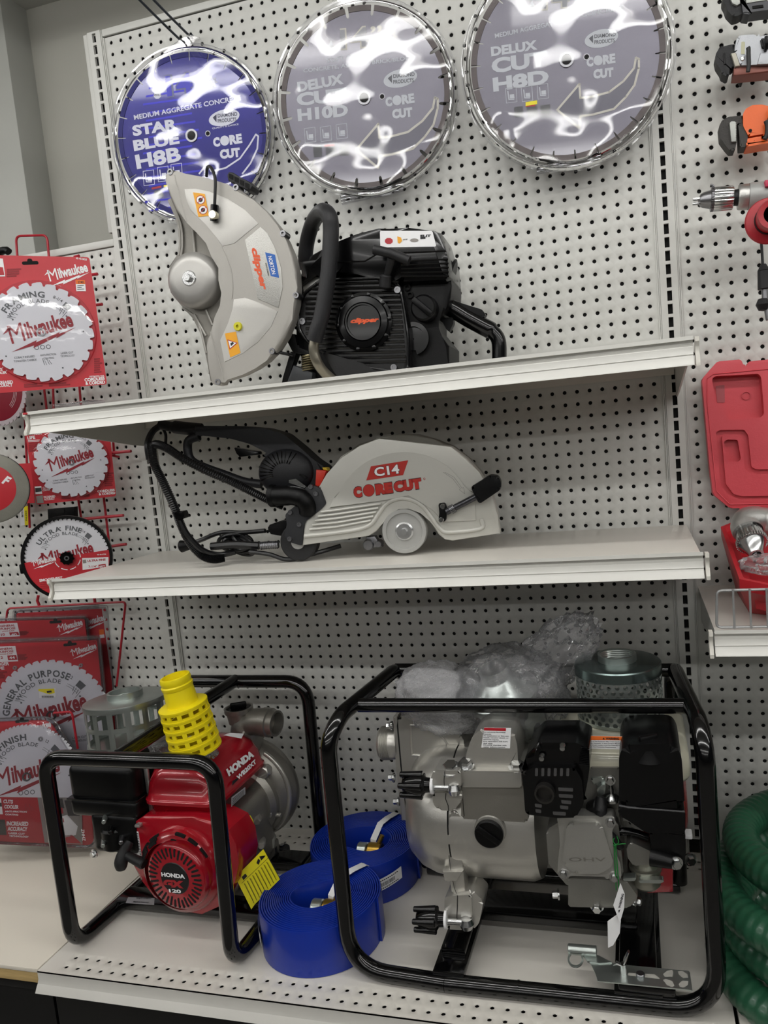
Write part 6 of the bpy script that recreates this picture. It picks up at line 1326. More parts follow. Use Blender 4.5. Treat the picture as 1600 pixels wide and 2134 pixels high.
# air cleaner
MA2 = plane_frame((1350, 1640), -.455, 0)
mb = MB(); lay(mb, MA2, rnd(W((838, 740), (838, 300), (880, 210), (1180, 200), (1310, 210), (1360, 300), (1390, 740)), 16), -.12, .0, .014); lay(mb, MA2, rnd(W((832, 720), (1392, 755), (1392, 950), (1070, 945), (900, 830), (832, 800)), 8), -.12, .002, .004); lay(mb, MA2, rnd(W((1090, 930), (1392, 940), (1390, 1200), (1360, 1230), (1130, 1230), (1110, 1100)), 6), -.10, -.002, .005); ac = build(mb, 'air_cleaner', black_engine, t)
mb = MB(MA2); mb.tube(tpts(MA2, W((838, 715), (920, 730), (1385, 765)), .001), .0018, 6); build(mb, 'lid_seam', mat('seam_grey', '3a3a3c', .35), ac)
q = onp(MA2, W((1090, 310)), -.01)[0]; o = MA2 @ Vector((q[0], q[1], -.02)); mb = MB(Matrix.Translation(o)); mb.lathe([(.026, -.006), (.022, .006), (.0205, .014), (0, .014)], None, 28); mb.box((0, 0, .022), (.032, .010, .020), .004, R=Matrix.Rotation(.5, 4, 'Z')); build(mb, 'lid_knob', black_engine, ac)
A, B = world(W((1180, 1180))[0], -.02), world(W((1290, 1185))[0], -.03)
q = onp(MA2, W((1310, 1190)), .004)[0]; mb = MB(MA2); mb.cyl((q[0] - .036, q[1] + .002, -.004), (q[0] - .004, q[1], .004), .014, .010, 18); build(mb, 'breather_boss', black_engine, ac); bolt(t, MA2 @ Vector((q[0], q[1], .004)), (.3, -1, 0), .008, .010)
q = at(1437, 1790, y=-.42); bolt(t, q, (.3, -1, 0), .008, .010)
# cream fuel tank with warning label
cream = mat('cream_tank', 'cfccb8', .25, 0, .02, 60, .02, 6, coat=.5)
tk = tank(t, .955, 1.200, -.40, -.175, [(.338, .02, .02), (.345, .008, .026), (.352, .004, .03), (.385, .006, .03), (.392, .012, .032), (.402, .030, .036), (.4065, .055, .030)], cream)
ML = plane_frame((1280, 1548), -.399, 0)
mb = MB(); lay(mb, ML, zz(1080, 1500, 4, [(545, 133), (995, 143), (990, 250), (550, 240)]), .004, .0046); lb = build(mb, 'warning_label', white_ink, tk)
mb = MB(); mb.mi = 0; ppx(mb, ML, W((545, 133), (995, 143), (994, 172), (546, 168)), .0049); mb.mi = 1; tpx(mb, ML, 'WARNING', *W((728, 156), (838, 158)), 4.6, .0052, .04); ppx(mb, ML, W((700, 164), (710, 147), (720, 164)), .0052)
for k, s_ in enumerate(('Operation of This Equipment May Create Sparks That Can Start Fires', 'Around Dry Vegetation. A Spark Arrestor May Be Required. The', 'Operator Should Contact Local Fire Agencies For Laws or Regulations', 'Relating to Fire Prevention Requirements.')): tpx(mb, ML, s_, *W((552, 181 + k * 15), (552 + len(s_) * 6.4, 186 + k * 15)), 2.4, .0049, .02)
build(mb, 'printed_lettering', [mat('label_orange', 'e8702a', .45), black_ink], lb, smooth=False)
# cylinder, valve cover, crankcase, carburettor
MC = plane_frame((1240, 1750), -.435, 0)
mb = MB(); lay(mb, MC, rnd(W((600, 400), (840, 400), (840, 800), (860, 900), (520, 880), (540, 700)), 4), -.14, -.035, .004); lay(mb, MC, rnd(W((230, 920), (420, 800), (830, 850), (880, 1300), (780, 1400), (420, 1400), (250, 1200)), 8), -.14, -.015, .006); lay(mb, MC, rnd(W((415, 1320), (900, 1340), (1000, 1480), (920, 1570), (415, 1560)), 5), -.20, -.01, .003); build(mb, 'engine_block', mat('engine_alu', '94938e', .36, .75, .3, 500, .15, 25), t)
vc = rnd(W((320, 810), (440, 800), (700, 800), (790, 800), (815, 850), (780, 930), (790, 1060), (850, 1200), (860, 1320), (800, 1360), (740, 1310), (440, 1300), (370, 1340), (325, 1290), (330, 1180), (345, 1050), (340, 920)), 5)
mb = MB(); lay(mb, MC, vc, -.02, .004, .003); v_ = build(mb, 'valve_cover', mat('engine_alu_light', 'b3b2ad', .33, .7, .2, 600, .06, 20), t)
mb = MB(); lay(mb, MC, rnd(W((400, 900), (440, 855), (650, 855), (700, 890), (790, 1180), (770, 1230), (680, 1285), (480, 1285), (370, 1200), (375, 1120)), 5), .003, .0105, .006); dm = build(mb, 'cover_dome', mat('engine_alu_light', 'b3b2ad'), v_)
mb = MB(); tpx(mb, MC, 'OHV', *W((420, 1165), (730, 1165)), 8, .0108, .01); build(mb, 'moulded_mark', alu_dk, dm, smooth=False)
for p in ((375, 1285), (800, 1312), (768, 852), (765, 500)): q = onp(MC, W(p), .004)[0]; bolt(t, MC @ Vector((q[0], q[1], .004)), (0, -1, 0), .0062, .007)
bolt(t, world(W((655, 1545))[0], -.002), (0, -1, -.2), .0085, .012); bolt(t, world(W((340, 1455))[0], -.05), (-1, -.2, 0), .007, .012); bolt(t, at(1321, 1876, y=-.40), (1, -.3, 0), .007, .012)
mb = MB(); lay(mb, MC, rnd(W((650, 580), (690, 545), (730, 545), (720, 620), (670, 640)), 3), -.03, -.02, .001); lay(mb, MC, rnd(W((600, 490), (700, 480), (740, 540), (640, 550)), 4), -.05, -.03, .003); build(mb, 'cooling_shroud', zinc, t)
q = world(W((775, 640))[0], -.01); mb = MB(Matrix.Translation(q)); mb.lathe([(0, .020), (.003, .020), (.0045, .012), (.0045, .006), (.009, .003), (.014, -.002), (.014, -.006)], None, 18); build(mb, 'fuel_stud', chrome, t)
mb = MB(); P = [world(W(p)[0], h) for p, h in (((620, 740), -.01), ((690, 720), .008), ((685, 800), .012), ((710, 900), .012), ((790, 980), .010), ((850, 1060), .0))]
mb.tube(smooth_path(P, 6), [.013] * 6 + [.009] * 6 + [.0062] * 19, 14); mb.cyl(world(W((690, 640))[0], .004), world(W((680, 760))[0], .010), .0085, .011, 16, .002); build(mb, 'spark_plug_boot', rubber, t)
mb = MB(); mb.tube(smooth_path([world(W(p)[0], -.01) for p in ((760, 950), (860, 930), (960, 940), (1080, 980))], 5), .0065, 12); build(mb, 'breather_hose', black_gl, t)
q = world(W((1060, 1270))[0], -.03); mb = MB(Matrix.Translation(q)); mb.lathe([(0, .03), (.022, .03), (.022, .014), (.0265, .012), (.0265, .008), (.024, .006), (.0235, -.018), (.018, -.024), (0, -.024)], None, 32); mb.cyl((0, 0, -.03), (0, 0, -.02), .006, seg=6); cb_ = build(mb, 'carburettor_bowl', mat('carb_zinc', 'a8a69a', .35, .8, .1, 300), t)
mb = MB(); lay(mb, MC, rnd(W((900, 1060), (940, 1020), (1110, 1100), (1120, 1200), (960, 1220), (910, 1150)), 4), -.06, -.012, .003); build(mb, 'carburettor_body', mat('engine_alu', '94938e'), t)
mb = MB(); mb.cyl(world(W((920, 1040))[0], -.006), world(W((1100, 1110))[0], -.006), .004, seg=10); build(mb, 'throttle_rod', steel, t)
mb = MB(); lay(mb, MC, rnd(W((870, 1325), (985, 1315), (970, 1345), (880, 1345)), 3), -.02, -.005); lay(mb, MC, rnd(W((1000, 1340), (1200, 1335), (1215, 1350), (1180, 1365), (1010, 1360)), 2), -.02, -.008); build(mb, 'throttle_lever', zinc, t)
mb = MB(); lay(mb, MC, W((930, 1200), (1290, 1180), (1290, 1440), (1080, 1450), (930, 1350)), -.10, -.06, .004); build(mb, 'red_side_cover', honda_red, t)
q = at(1436, 1700, y=-.40); mb = MB(axis_frame((q.x - .012, -.33, .300), (1, 0, 0))); mb.lathe([(0, .012), (.05, .011), (.066, .006), (.072, -.01), (.072, -.06)], None, 40); build(mb, 'recoil_housing', honda_red, t)
mb = MB(); q = at(1433, 1738, y=-.43); mb.box((q.x, -.43, q.z), (.013, .02, .008), .002); build(mb, 'white_clip', white_ink, t)
# green string and white tag
mb = MB()
for pts in (((830, 1040), (800, 1050), (805, 1200), (815, 1420)), ((830, 1040), (812, 1060), (825, 1230), (840, 1440)), ((820, 970), (835, 1010), (825, 1040), (800, 1050), (790, 1040)), ((825, 1040), (860, 1035), (895, 1033)), ((800, 985), (790, 1010), (810, 1045))): mb.tube(smooth_path([world(W(p)[0], .022) for p in pts], 4), .0009, 6)
build(mb, 'green_string', mat('string_green', '1f7a35', .6), t)
MTa = plane_frame((1290, 1880), -.458, 20)
mb = MB(); ppx(mb, MTa, W((850, 1360), (885, 1450), (880, 1570), (845, 1690), (790, 1545)), 0, .0005); wt = build(mb, 'white_tag', white_ink, t)
mb = MB(); tpx(mb, MTa, 'WARNING', *W((840, 1570), (872, 1450)), 5, .0008, .04); ppx(mb, MTa, W((832, 1590), (850, 1580), (838, 1612)), .0008); build(mb, 'printed_lettering', black_ink, wt, smooth=False)
mb = MB(); P = onp(MTa, zz(1160, 1820, 4.706, [(610, 410), (505, 485), (510, 745), (560, 720), (625, 600), (635, 480)]), .0); mb.M = MTa; mb.prism(P, -.004, -.0035); build(mb, 'tag_flap', white_ink, t)
rest_on(t, .0004)
# zinc mounting bracket lying loose on the pump base
def K(*p): return zz(1160, 1820, 4.706, p)
MZ = Matrix.Translation((0, 0, .047)); 
mb = MB()
pl = K((300, 850), (530, 875), (700, 900), (1290, 955), (1305, 970), (1330, 1150), (1290, 1140), (400, 1055), (385, 1000), (340, 900))
o = at(1260, 2030, z=.047); t = thing('zinc_bracket', 'loose zinc plated bracket with wing bolt lying on the base of the big pump', 'bracket', o)
mb = MB(); lay(mb, MZ, pl, 0, .002); br = build(mb, 'bracket_plate', zinc, t)
def hole_px(pts): mb = MB(); ppx(mb, MZ, K(*pts), .0023); return mb
for pts in ([(1040, 990), (1080, 955), (1130, 945), (1142, 965), (1135, 1015), (1060, 1015)], [(1190, 960), (1230, 955), (1280, 990), (1290, 1025), (1235, 1025), (1190, 985)], [(1040, 1045), (1070, 1035), (1130, 1055), (1155, 1100), (1130, 1118), (1080, 1095)], [(1195, 1085), (1230, 1052), (1290, 1055), (1285, 1095), (1240, 1122), (1205, 1112)], [(700, 975), (960, 990), (1010, 1030), (990, 1035), (700, 1000)]):
    build(hole_px(pts), 'cut_out', mat('deck_seen_through', 'a9a7a0', .4), br)
ringc = [(185 + 78 * cos(a), 850 + 80 * sin(a)) for a in [2 * pi * i / 28 for i in range(28)]]
P1 = onp(MZ, K(*ringc), .001); P2 = onp(MZ, K(*[(185 + (x - 185) * .78, 848 + (y - 850) * .78) for x, y in ringc]), .001)
mb = MB(MZ); n_ = len(P1); a = [mb._v((p[0], p[1], .001)) for p in P1]; b = [mb._v((p[0], p[1], .001)) for p in P2]; a2 = [mb._v((p[0], p[1], .003)) for p in P1]; b2 = [mb._v((p[0], p[1], .003)) for p in P2]
for i in range(n_):
    j = (i + 1) % n_
    for s1, s2 in ((a, b), (b, b2), (b2, a2), (a2, a)): mb._f([s1[i], s1[j], s2[j], s2[i]])
build(mb, 'bracket_ring', zinc, t)
A, B = at(*K((110, 740))[0], z=.056), at(*K((392, 765))[0], z=.056); mb = MB(); mb.cyl(A, B, .0085, seg=20, bev=.001); build(mb, 'rolled_edge', zinc, t)
mb = MB(); lay(mb, MZ, K((250, 790), (400, 800), (540, 870), (420, 880), (300, 860)), .001, .004); build(mb, 'bracket_neck', zinc, t)
q = at(*K((655, 975))[0], z=.05); mb = MB(); mb.cyl((q.x, q.y, .047), (q.x, q.y, .066), .0055, seg=14); mb.tube([(q.x, q.y, .062), (q.x + .004, q.y, .074), (q.x + .010, q.y, .088)], [.003, .006, .004], 10, flat=.5); mb.tube([(q.x, q.y, .062), (q.x - .010, q.y - .002, .068), (q.x - .014, q.y, .062)], [.003, .0055, .003], 10, flat=.5); build(mb, 'wing_bolt', chrome, t)
mb = MB(); q = at(*K((820, 1000))[0], z=.05); mb.cyl((q.x, q.y, .048), (q.x, q.y, .054), .007, seg=16, bev=.001); build(mb, 'slot_pin', steel, t)
mb = MB(); q = at(1297, 2068, z=.035); mb.box((1.108, -.458, .030), (.088, .03, .028), .003); build(mb, 'bracket_block', frame_blk, tp)

# ================================================ wrapped parts on the big pump
def blob(name, c, rad3, amp, fr, seed, m, par, div=5, rot=0, ridge=True):
    bm = bmesh.new(); bmesh.ops.create_icosphere(bm, subdivisions=div, radius=1)
    R_ = Matrix.Rotation(rot, 3, 'Y')
    for v in bm.verts:
        p = v.co.copy(); n1 = noise.noise(p * fr + Vector((seed, 0, 0))); n2 = noise.noise(p * fr * 2.7 + Vector((0, seed, 0)))
        k = 1 + amp * ((1 - 2 * abs(n1)) if ridge else n1) + amp * .5 * (1 - 2 * abs(n2))
        q = R_ @ Vector((p.x * rad3[0] * k, p.y * rad3[1] * k, p.z * rad3[2] * k)); v.co = Vector(c) + q
    mb = MB(); mb.bm.free(); mb.bm = bm; return build(mb, name, m, par, angle=70)
bagm = clear_plastic('thin_bag', .5, 45, (.96, .96, .97), 1.5, .09)
c0 = at(1052, 1440, y=-.27); t = thing('bagged_strainer', 'metal strainer with big round holes inside a crumpled clear plastic bag on the big pump', 'strainer', c0)
Tb = Matrix.Translation(c0 + Vector((.0, 0, -.03))) @ Matrix.Rotation(rad(-10), 4, 'Y') @ Matrix.Rotation(rad(14), 4, 'X')
Rb = .068
mb = MB(Tb); cyl_cells(mb, Rb, -.05, 10, 2, 2 * pi * Rb / 10, .04, ('round', .0115), Matrix(), .0015, True); build(mb, 'strainer_wall', zinc, t)
mb = MB(Tb); mb.lathe([(0, -.05), (Rb, -.05), (Rb + .001, -.046)], None, 48); mb.lathe([(Rb + .001, .028), (Rb + .002, .034), (Rb - .004, .038), (.030, .062), (.028, .066), (.028, .085), (.025, .085), (.025, .06)], None, 48); build(mb, 'cone_top', zinc, t)
blob('plastic_bag', c0 + Vector((.008, 0, -.005)), (.098, .080, .082), .13, 2.2, 3.1, bagm, t)
c1 = at(1150, 1372, y=-.25); blob('bag_tail', c1, (.085, .035, .042), .30, 2.6, 8.2, bagm, t, rot=-.75)
c2_ = at(925, 1455, y=-.27); bw = clear_plastic('bubble_wrap_film', .9, 210, (.97, .98, .98), 1.5, .26)
t = thing('bubble_wrap_bundle', 'bundle of clear bubble wrap lying at the left end of the big pump top', 'packaging', c2_)
blob('bubble_wrap', c2_, (.085, .06, .060), .14, 1.7, 5.5, bw, t, rot=.25); blob('inner_wrap', c2_ + Vector((.01, 0, -.01)), (.065, .045, .043), .12, 2.1, 2.5, bw, t)
mb = MB(); c3 = c2_ + Vector((.005, 0, -.012)); mb.M = axis_frame(c3, (1, .2, .3)); mb.lathe([(0, -.03), (.022, -.03), (.022, -.005), (.028, -.004), (.028, .02), (.0, .022)], None, 20); build(mb, 'wrapped_fitting', steel, t)
c4 = at(345, 1540, y=-.30); t = thing('plastic_wrap', 'small crumpled clear plastic wrap beside the red fuel tank, under the frame bar', 'packaging', c4); blob('plastic_film', c4, (.034, .03, .026), .3, 2.4, 4.4, bagm, t, div=4)

# ================================================ coiled green suction hose at the lower right
green = mat('green_hose', '22523a', .35, 0, .1, 80, .08, 8, coat=.15)
t = thing('green_hose', 'coiled ribbed green suction hose at the lower right corner', 'hose', (1.42, -.33, 0))
HC = (1.44, -.33); 
for k, (R_, r_, z_, dx_, dy_) in enumerate(((.205, .030, .031, 0, -.02), (.190, .030, .088, .005, .0), (.200, .030, .145, .0, -.005), (.185, .030, .200, .02, .03))):
    N = 300; P = [(HC[0] + dx_ + R_ * cos(2 * pi * i / N), HC[1] + dy_ + R_ * .95 * sin(2 * pi * i / N), z_ + .006 * sin(2 * pi * i / N + k)) for i in range(N)]
    mb = MB(); mb.tube(P, [r_ * (1.0 if (i % 4) < 2 else .955) for i in range(N)], 20, closed=True); build(mb, 'hose_turn', green, t, angle=30)
# ================================================ tools hung on the right pegboard
def cut(body, cutter):
    """body minus cutter, as a new builder"""
    obs = []
    for m_ in (body, cutter):
        bmesh.ops.recalc_face_normals(m_.bm, faces=m_.bm.faces); me = bpy.data.meshes.new('tmp'); m_.bm.to_mesh(me); m_.bm.free(); o = bpy.data.objects.new('tmp', me); COL.objects.link(o); obs.append(o)
    md = obs[0].modifiers.new('b', 'BOOLEAN'); md.operation = 'DIFFERENCE'; md.object = obs[1]; md.solver = 'EXACT'
    bpy.context.view_layer.update(); me = bpy.data.meshes.new_from_object(obs[0].evaluated_get(bpy.context.evaluated_depsgraph_get()))
    r = MB(); r.bm.from_mesh(me)
    for o in obs: bpy.data.objects.remove(o)
    return r
def T5(*p): return zz(1430, 0, 8.894, p)
def T4(*p): return zz(1400, 0, 3.05, p)
def T6(*p): return zz(1430, 360, 6.67, p)
def hook(par, px, y=-.06, L=.07):
    q = at(px[0], px[1], y=y); mb = MB(); mb.tube(smooth_path([(q.x, -.002, q.z + .004), (q.x, -.02, q.z + .002), (q.x, y - .0, q.z - .004), (q.x, y - .03, q.z - .004), (q.x, y - .034, q.z + .012)], 4), .0028, 8)
    return build(mb, 'loop_hook', black_pl, par)
MW = plane_frame((1540, 130), -.085, 0)
wr_alu = mat('wrench_aluminium', '9c9ea2', .42, .6, .3, 400, .05, 20); jaw = mat('jaw_black', '1a1a1c', .5, .3, .6, 500, .15, 30)
t = thing('pipe_wrench', 'grey aluminium pipe wrench with a black hook jaw, above the orange one', 'pipe wrench', MW.col[3].xyz)
mb = MB(); lay(mb, MW, rnd(T5((905, 815), (800, 830), (680, 860), (620, 860), (590, 920), (545, 1000), (535, 1060), (560, 1180), (640, 1300), (660, 1370), (750, 1420), (790, 1400), (800, 1260), (860, 1250), (900, 1200), (860, 1000)), 2), -.03, .0, .004); build(mb, 'hook_jaw', jaw, t)
mb = MB(MW); mb.tube(tpts(MW, T5((700, 990), (705, 1100), (720, 1190)), .001), .002, 6); build(mb, 'jaw_teeth', jaw, t)
mb = MB(); lay(mb, MW, T5((828, 985), (915, 965), (1000, 1215), (905, 1228)), -.03, .006, .002); build(mb, 'heel_jaw', mat('jaw_pale', 'b3afa2', .5, .2), t)
mb = MB(); lay(mb, MW, rnd(T5((890, 960), (935, 690), (1000, 655), (1250, 635), (1335, 690), (1420, 660), (1800, 620), (1800, 1180), (1310, 1195), (1100, 1210), (1000, 1210), (920, 980)), 3), -.035, .006, .005); hs = build(mb, 'wrench_housing', wr_alu, t)
mb = MB(); lay(mb, MW, T5((1370, 985), (1800, 960), (1800, 1180), (1310, 1190)), .004, .009, .002); build(mb, 'raised_panel', wr_alu, hs)
mb = MB(); lay(mb, MW, rnd(T5((1370, 730), (1440, 695), (1520, 720), (1800, 700), (1800, 880), (1400, 885)), 2), -.02, .010, .003); build(mb, 'adjusting_nut', jaw, t)
mb = MB(); lay(mb, MW, rnd(T5((1020, 770), (1085, 775), (1080, 1005), (1010, 1005)), 1), .006, .0065); build(mb, 'spec_sticker', mat('sticker_khaki', 'b9b89a', .5), t)
q = onp(MW, T5((1040, 1088)), .006)[0]; mb = MB(MW); mb.lathe([(0, .008), (.003, .0075), (.004, .006)], Matrix.Translation((q[0], q[1], 0)), 12); build(mb, 'pin', chrome, t)
mb = MB(); lay(mb, MW, T5((950, 1240), (1000, 1210), (1800, 1170), (1800, 1310), (940, 1390), (870, 1390), (880, 1260)), -.035, .0, .003); build(mb, 'handle_underside', mat('faded_red', '8f5a50', .5, .2), t)
mb = MB(MW); mb.tube(smooth_path(tpts(MW, T5((1140, 1330), (1155, 1200), (1150, 1000), (1150, 910), (1140, 880)), .018), 5), .0036, 10); build(mb, 'tether_loop', rubber, t)
mb = MB(); lay(mb, MW, rnd(T5((990, 1400), (1060, 1395), (1065, 1480), (1030, 1490), (1000, 1450)), 2), -.06, -.03, .002); build(mb, 'peg_clip', black_pl, t)
hook(t, (1590, 110), -.07)
MW2 = plane_frame((1560, 20), -.085, 0)
t = thing('pipe_wrench', 'black jawed dark grey tool at the very top right edge', 'pipe wrench', MW2.col[3].xyz)
mb = MB(); lay(mb, MW2, rnd(T5((680, -120), (675, 0), (720, 80), (755, 190), (870, 310), (960, 290), (1030, 250), (1170, 250), (1180, 190), (1000, 60), (1000, -120)), 3), -.03, .0, .004); build(mb, 'hook_jaw', jaw, t)
mb = MB(); lay(mb, MW2, rnd(T5((1000, -120), (1000, 60), (1090, 60), (1250, 20), (1800, 10), (1800, 160), (1440, 190), (1180, 225), (1180, 270), (1050, 250)), 2), -.03, .004, .003); build(mb, 'wrench_housing', mat('tool_dark_grey', '3c3d42', .45), t)
mb = MB(); lay(mb, MW2, T5((800, -60), (990, -60), (1000, 60), (940, 100), (850, 60)), -.01, .005, .002); lay(mb, MW2, T5((1095, -60), (1500, -60), (1500, 0), (1110, 60)), -.01, .006, .002); build(mb, 'pale_jaw', mat('jaw_light', 'a7a9a4', .45, .4), t)
mb = MB(); lay(mb, MW2, T5((1220, 110), (1420, 85), (1430, 130), (1230, 160)), .003, .0055); build(mb, 'housing_slot', dark_gap, t)
MO = plane_frame((1560, 262), -.085, 0)
t = thing('pipe_wrench', 'orange pipe wrench with dark toothed jaws, below the grey one', 'pipe wrench', MO.col[3].xyz)
mb = MB(); lay(mb, MO, rnd(T4((300, 800), (318, 765), (360, 742), (440, 735), (460, 735), (462, 790), (415, 780), (412, 900), (400, 955), (370, 958), (345, 930), (308, 880)), 2), -.03, .0, .005); build(mb, 'hook_jaw', mat('cast_iron', '3e3c3a', .6, .4, .7, 300, .15, 30), t)
mb = MB(); P = T4((366, 780), (378, 770), (400, 770), (406, 782)); 
for k in range(10): P += T4((410 - (k % 2) * 0, 786 + k * 11), (403, 791 + k * 11))
P += T4((412, 898), (378, 900)); lay(mb, MO, P, -.01, .006, .001); build(mb, 'toothed_jaw', mat('jaw_light', 'a7a9a4'), t)
mb = MB(); lay(mb, MO, rnd(T4((420, 790), (458, 782), (482, 872), (472, 932), (432, 936), (428, 860)), 2), -.03, .004, .003); build(mb, 'heel_jaw', mat('cast_iron', '3e3c3a'), t)
mb = MB(); lay(mb, MO, rnd(T4((452, 800), (452, 720), (470, 690), (510, 668), (570, 664), (620, 675), (700, 720), (700, 900), (590, 912), (475, 933), (470, 900), (590, 890), (590, 850), (487, 866)), 3), -.035, .006, .006); hs = build(mb, 'wrench_housing', mat('wrench_orange', 'e8641c', .4, 0, .2, 400, .04, 12), t)
mb = MB(); lay(mb, MO, T4((478, 880), (590, 860), (590, 905), (476, 925)), -.02, .004, .001); build(mb, 'housing_frame', mat('wrench_orange', 'e8641c'), hs)
mb = MB(); lay(mb, MO, T4((515, 898), (526, 890), (524, 898), (487, 904), (487, 898)), .004, .0046); build(mb, 'frame_slot', dark_gap, hs)
q = onp(MO, T4((497, 831)), .006)[0]; mb = MB(MO); mb.lathe([(0, .0066), (.003, .0066)], Matrix.Translation((q[0], q[1], 0)), 12); build(mb, 'pin_hole', dark_gap, hs)
mb = MB(MO); mb.tube(smooth_path(tpts(MO, T4((598, 768), (606, 800), (604, 850), (590, 885)), .014), 5), .0042, 10); build(mb, 'tether_loop', rubber, t)
hook(t, (1598, 250), -.07)
# right angle: corded drill with keyed chuck and red side handle
MD = plane_frame((1520, 420), -.11, 0)
t = thing('corded_drill', 'corded drill with steel keyed chuck and red side handle, below the orange wrench', 'drill', MD.col[3].xyz)
A = onp(MD, T6((185, 385), (1100, 315)), 0); d = Vector((A[1][0] - A[0][0], A[1][1] - A[0][1], 0)); L = d.length; d.normalize(); s_ = L / 918.
TD = MD @ axis_frame((A[0][0], A[0][1], 0), (d.x, d.y, 0), (0, 0, 1))
def lx(x): return (x - 185) * s_
mb = MB(TD); mb.lathe([(0, lx(160)), (85 * s_, lx(190)), (110 * s_, lx(230)), (135 * s_, lx(340)), (.0, lx(341))], None, 36); ch_ = build(mb, 'chuck_nose', steel, t)
mb = MB(TD)
for k in range(3):
    a = 2.1 * k + 1.3; mb.box((40 * s_ * cos(a), 40 * s_ * sin(a), lx(140)), (.005, .005, 110 * s_), .0008)
build(mb, 'chuck_jaws', chrome, t)
mb = MB(TD); n_ = 36
for k in range(n_):
    a = 2 * pi * k / n_; mb.box((168 * s_ * cos(a), 168 * s_ * sin(a), lx(362)), (14 * s_, 15 * s_, 42 * s_), .0004, R=Matrix.Rotation(a, 4, 'Z'))
mb.lathe([(0, lx(345)), (160 * s_, lx(345)), (160 * s_, lx(385)), (0, lx(385))], None, 36); build(mb, 'chuck_teeth', steel, t)
P = []
mb = MB(TD); rings = []
for z, r in ((lx(380), 165), (lx(392), 174), (lx(640), 170), (lx(655), 160)):
    rings.append([mb._v(((r - (0 if (k % 6) < 4 else 9)) * s_ * cos(2 * pi * k / 96), (r - (0 if (k % 6) < 4 else 9)) * s_ * sin(2 * pi * k / 96), z)) for k in range(96)])
for A_, B_ in zip(rings, rings[1:]):
    for k in range(96): mb._f([A_[k], A_[(k + 1) % 96], B_[(k + 1) % 96], B_[k]])
mb._f(rings[0][::-1]); mb._f(rings[-1]); build(mb, 'chuck_sleeve', chrome, t)
mb = MB(TD); mb.lathe([(110 * s_, lx(650)), (120 * s_, lx(730)), (0, lx(731))], None, 30); build(mb, 'spindle_neck', jaw, t)
mb = MB(TD); mb.lathe([(0, lx(720)), (170 * s_, lx(722)), (180 * s_, lx(745)), (182 * s_, lx(860)), (178 * s_, lx(870)), (0, lx(871))], None, 40); build(mb, 'collar', cast, t)
mb = MB(TD); mb.lathe([(186 * s_, lx(868)), (192 * s_, lx(900)), (200 * s_, lx(1100)), (215 * s_, lx(1500)), (0, lx(1501))], None, 40); build(mb, 'gear_case', mat('drill_grey', 'a5a6a4', .45, .3), t)
mb = MB(); lay(mb, MD, T6((1095, 100), (1300, 90), (1300, 180), (1100, 190)), .0, .030, .001); build(mb, 'red_badge', mat('badge_red', 'b8264a', .4), t)
mb = MB(MD); mb.tube(tpts(MD, T6((330, 178), (360, 180), (385, 200)), .0), .003, 8); build(mb, 'key_lug', steel, t)
H = plane_frame((1602, 460), -.19, 0); Hs_ = (abs(onp(H, [(1551, 460)])[0][0]) + 0)
mb = MB(H); mb.lathe([(Hs_ * .40, .045), (Hs_ * .62, .046), (Hs_ * .66, .038), (Hs_ * .60, .020), (Hs_ * .62, .006), (Hs_ * .95, .002), (Hs_, -.002), (Hs_ * .97, -.006), (Hs_ * .5, -.010), (Hs_ * .5, -.07), (0, -.07)], None, 48); rh = build(mb, 'side_handle', mat('handle_red', 'a81e2a', .4, 0, .1, 300), t)
mb = MB(H); mb.lathe([(Hs_ * .41, .045), (Hs_ * .40, -.0), (0, -.002)], None, 36); build(mb, 'handle_bore', dark_gap, rh)
mb = MB(H); mb.ring(Hs_ * .645, Hs_ * .62, .008, .014, 48); build(mb, 'handle_groove', jaw, rh)
mb = MB(MD); mb.tube(smooth_path(tpts(MD, T6((1040, 960), (1050, 1100), (1060, 1270)), -.02), 4), .0024, 8); build(mb, 'key_strap', rubber, t)
K0 = MD @ Vector((*onp(MD, T6((1070, 1270)), -.02)[0], -.02)); K1 = MD @ Vector((*onp(MD, T6((1085, 1620)), -.02)[0], -.02)); K2 = MD @ Vector((*onp(MD, T6((1095, 1780)), -.02)[0], -.02))
o = K0; 
t = thing('chuck_key', 'chuck key with black knob hanging below the drill on a rubber strap', 'chuck key', o)
mb = MB(); mb.cyl(K0, K0 + (K1 - K0) * .25, .0045, .0105, 16); mb.cyl(K0 + (K1 - K0) * .25, K1, .0105, .0115, 16, .001); build(mb, 'rubber_sleeve', rubber, t)
mb = MB(); mb.cyl(K1, K2, .0055, seg=14); mb.cyl(K2, K2 + Vector((.004, 0, -.035)), .0045, seg=12, bev=.001); build(mb, 'key_rod', steel, t)
mb = MB(Matrix.Translation(K2 + Vector((-.004, 0, -.006)))); rg_ = [(0, -.012), (.008, -.010), (.0125, 0), (.008, .010), (0, .012)]; mb.lathe(rg_, None, 18); build(mb, 'key_knob', jaw, t)

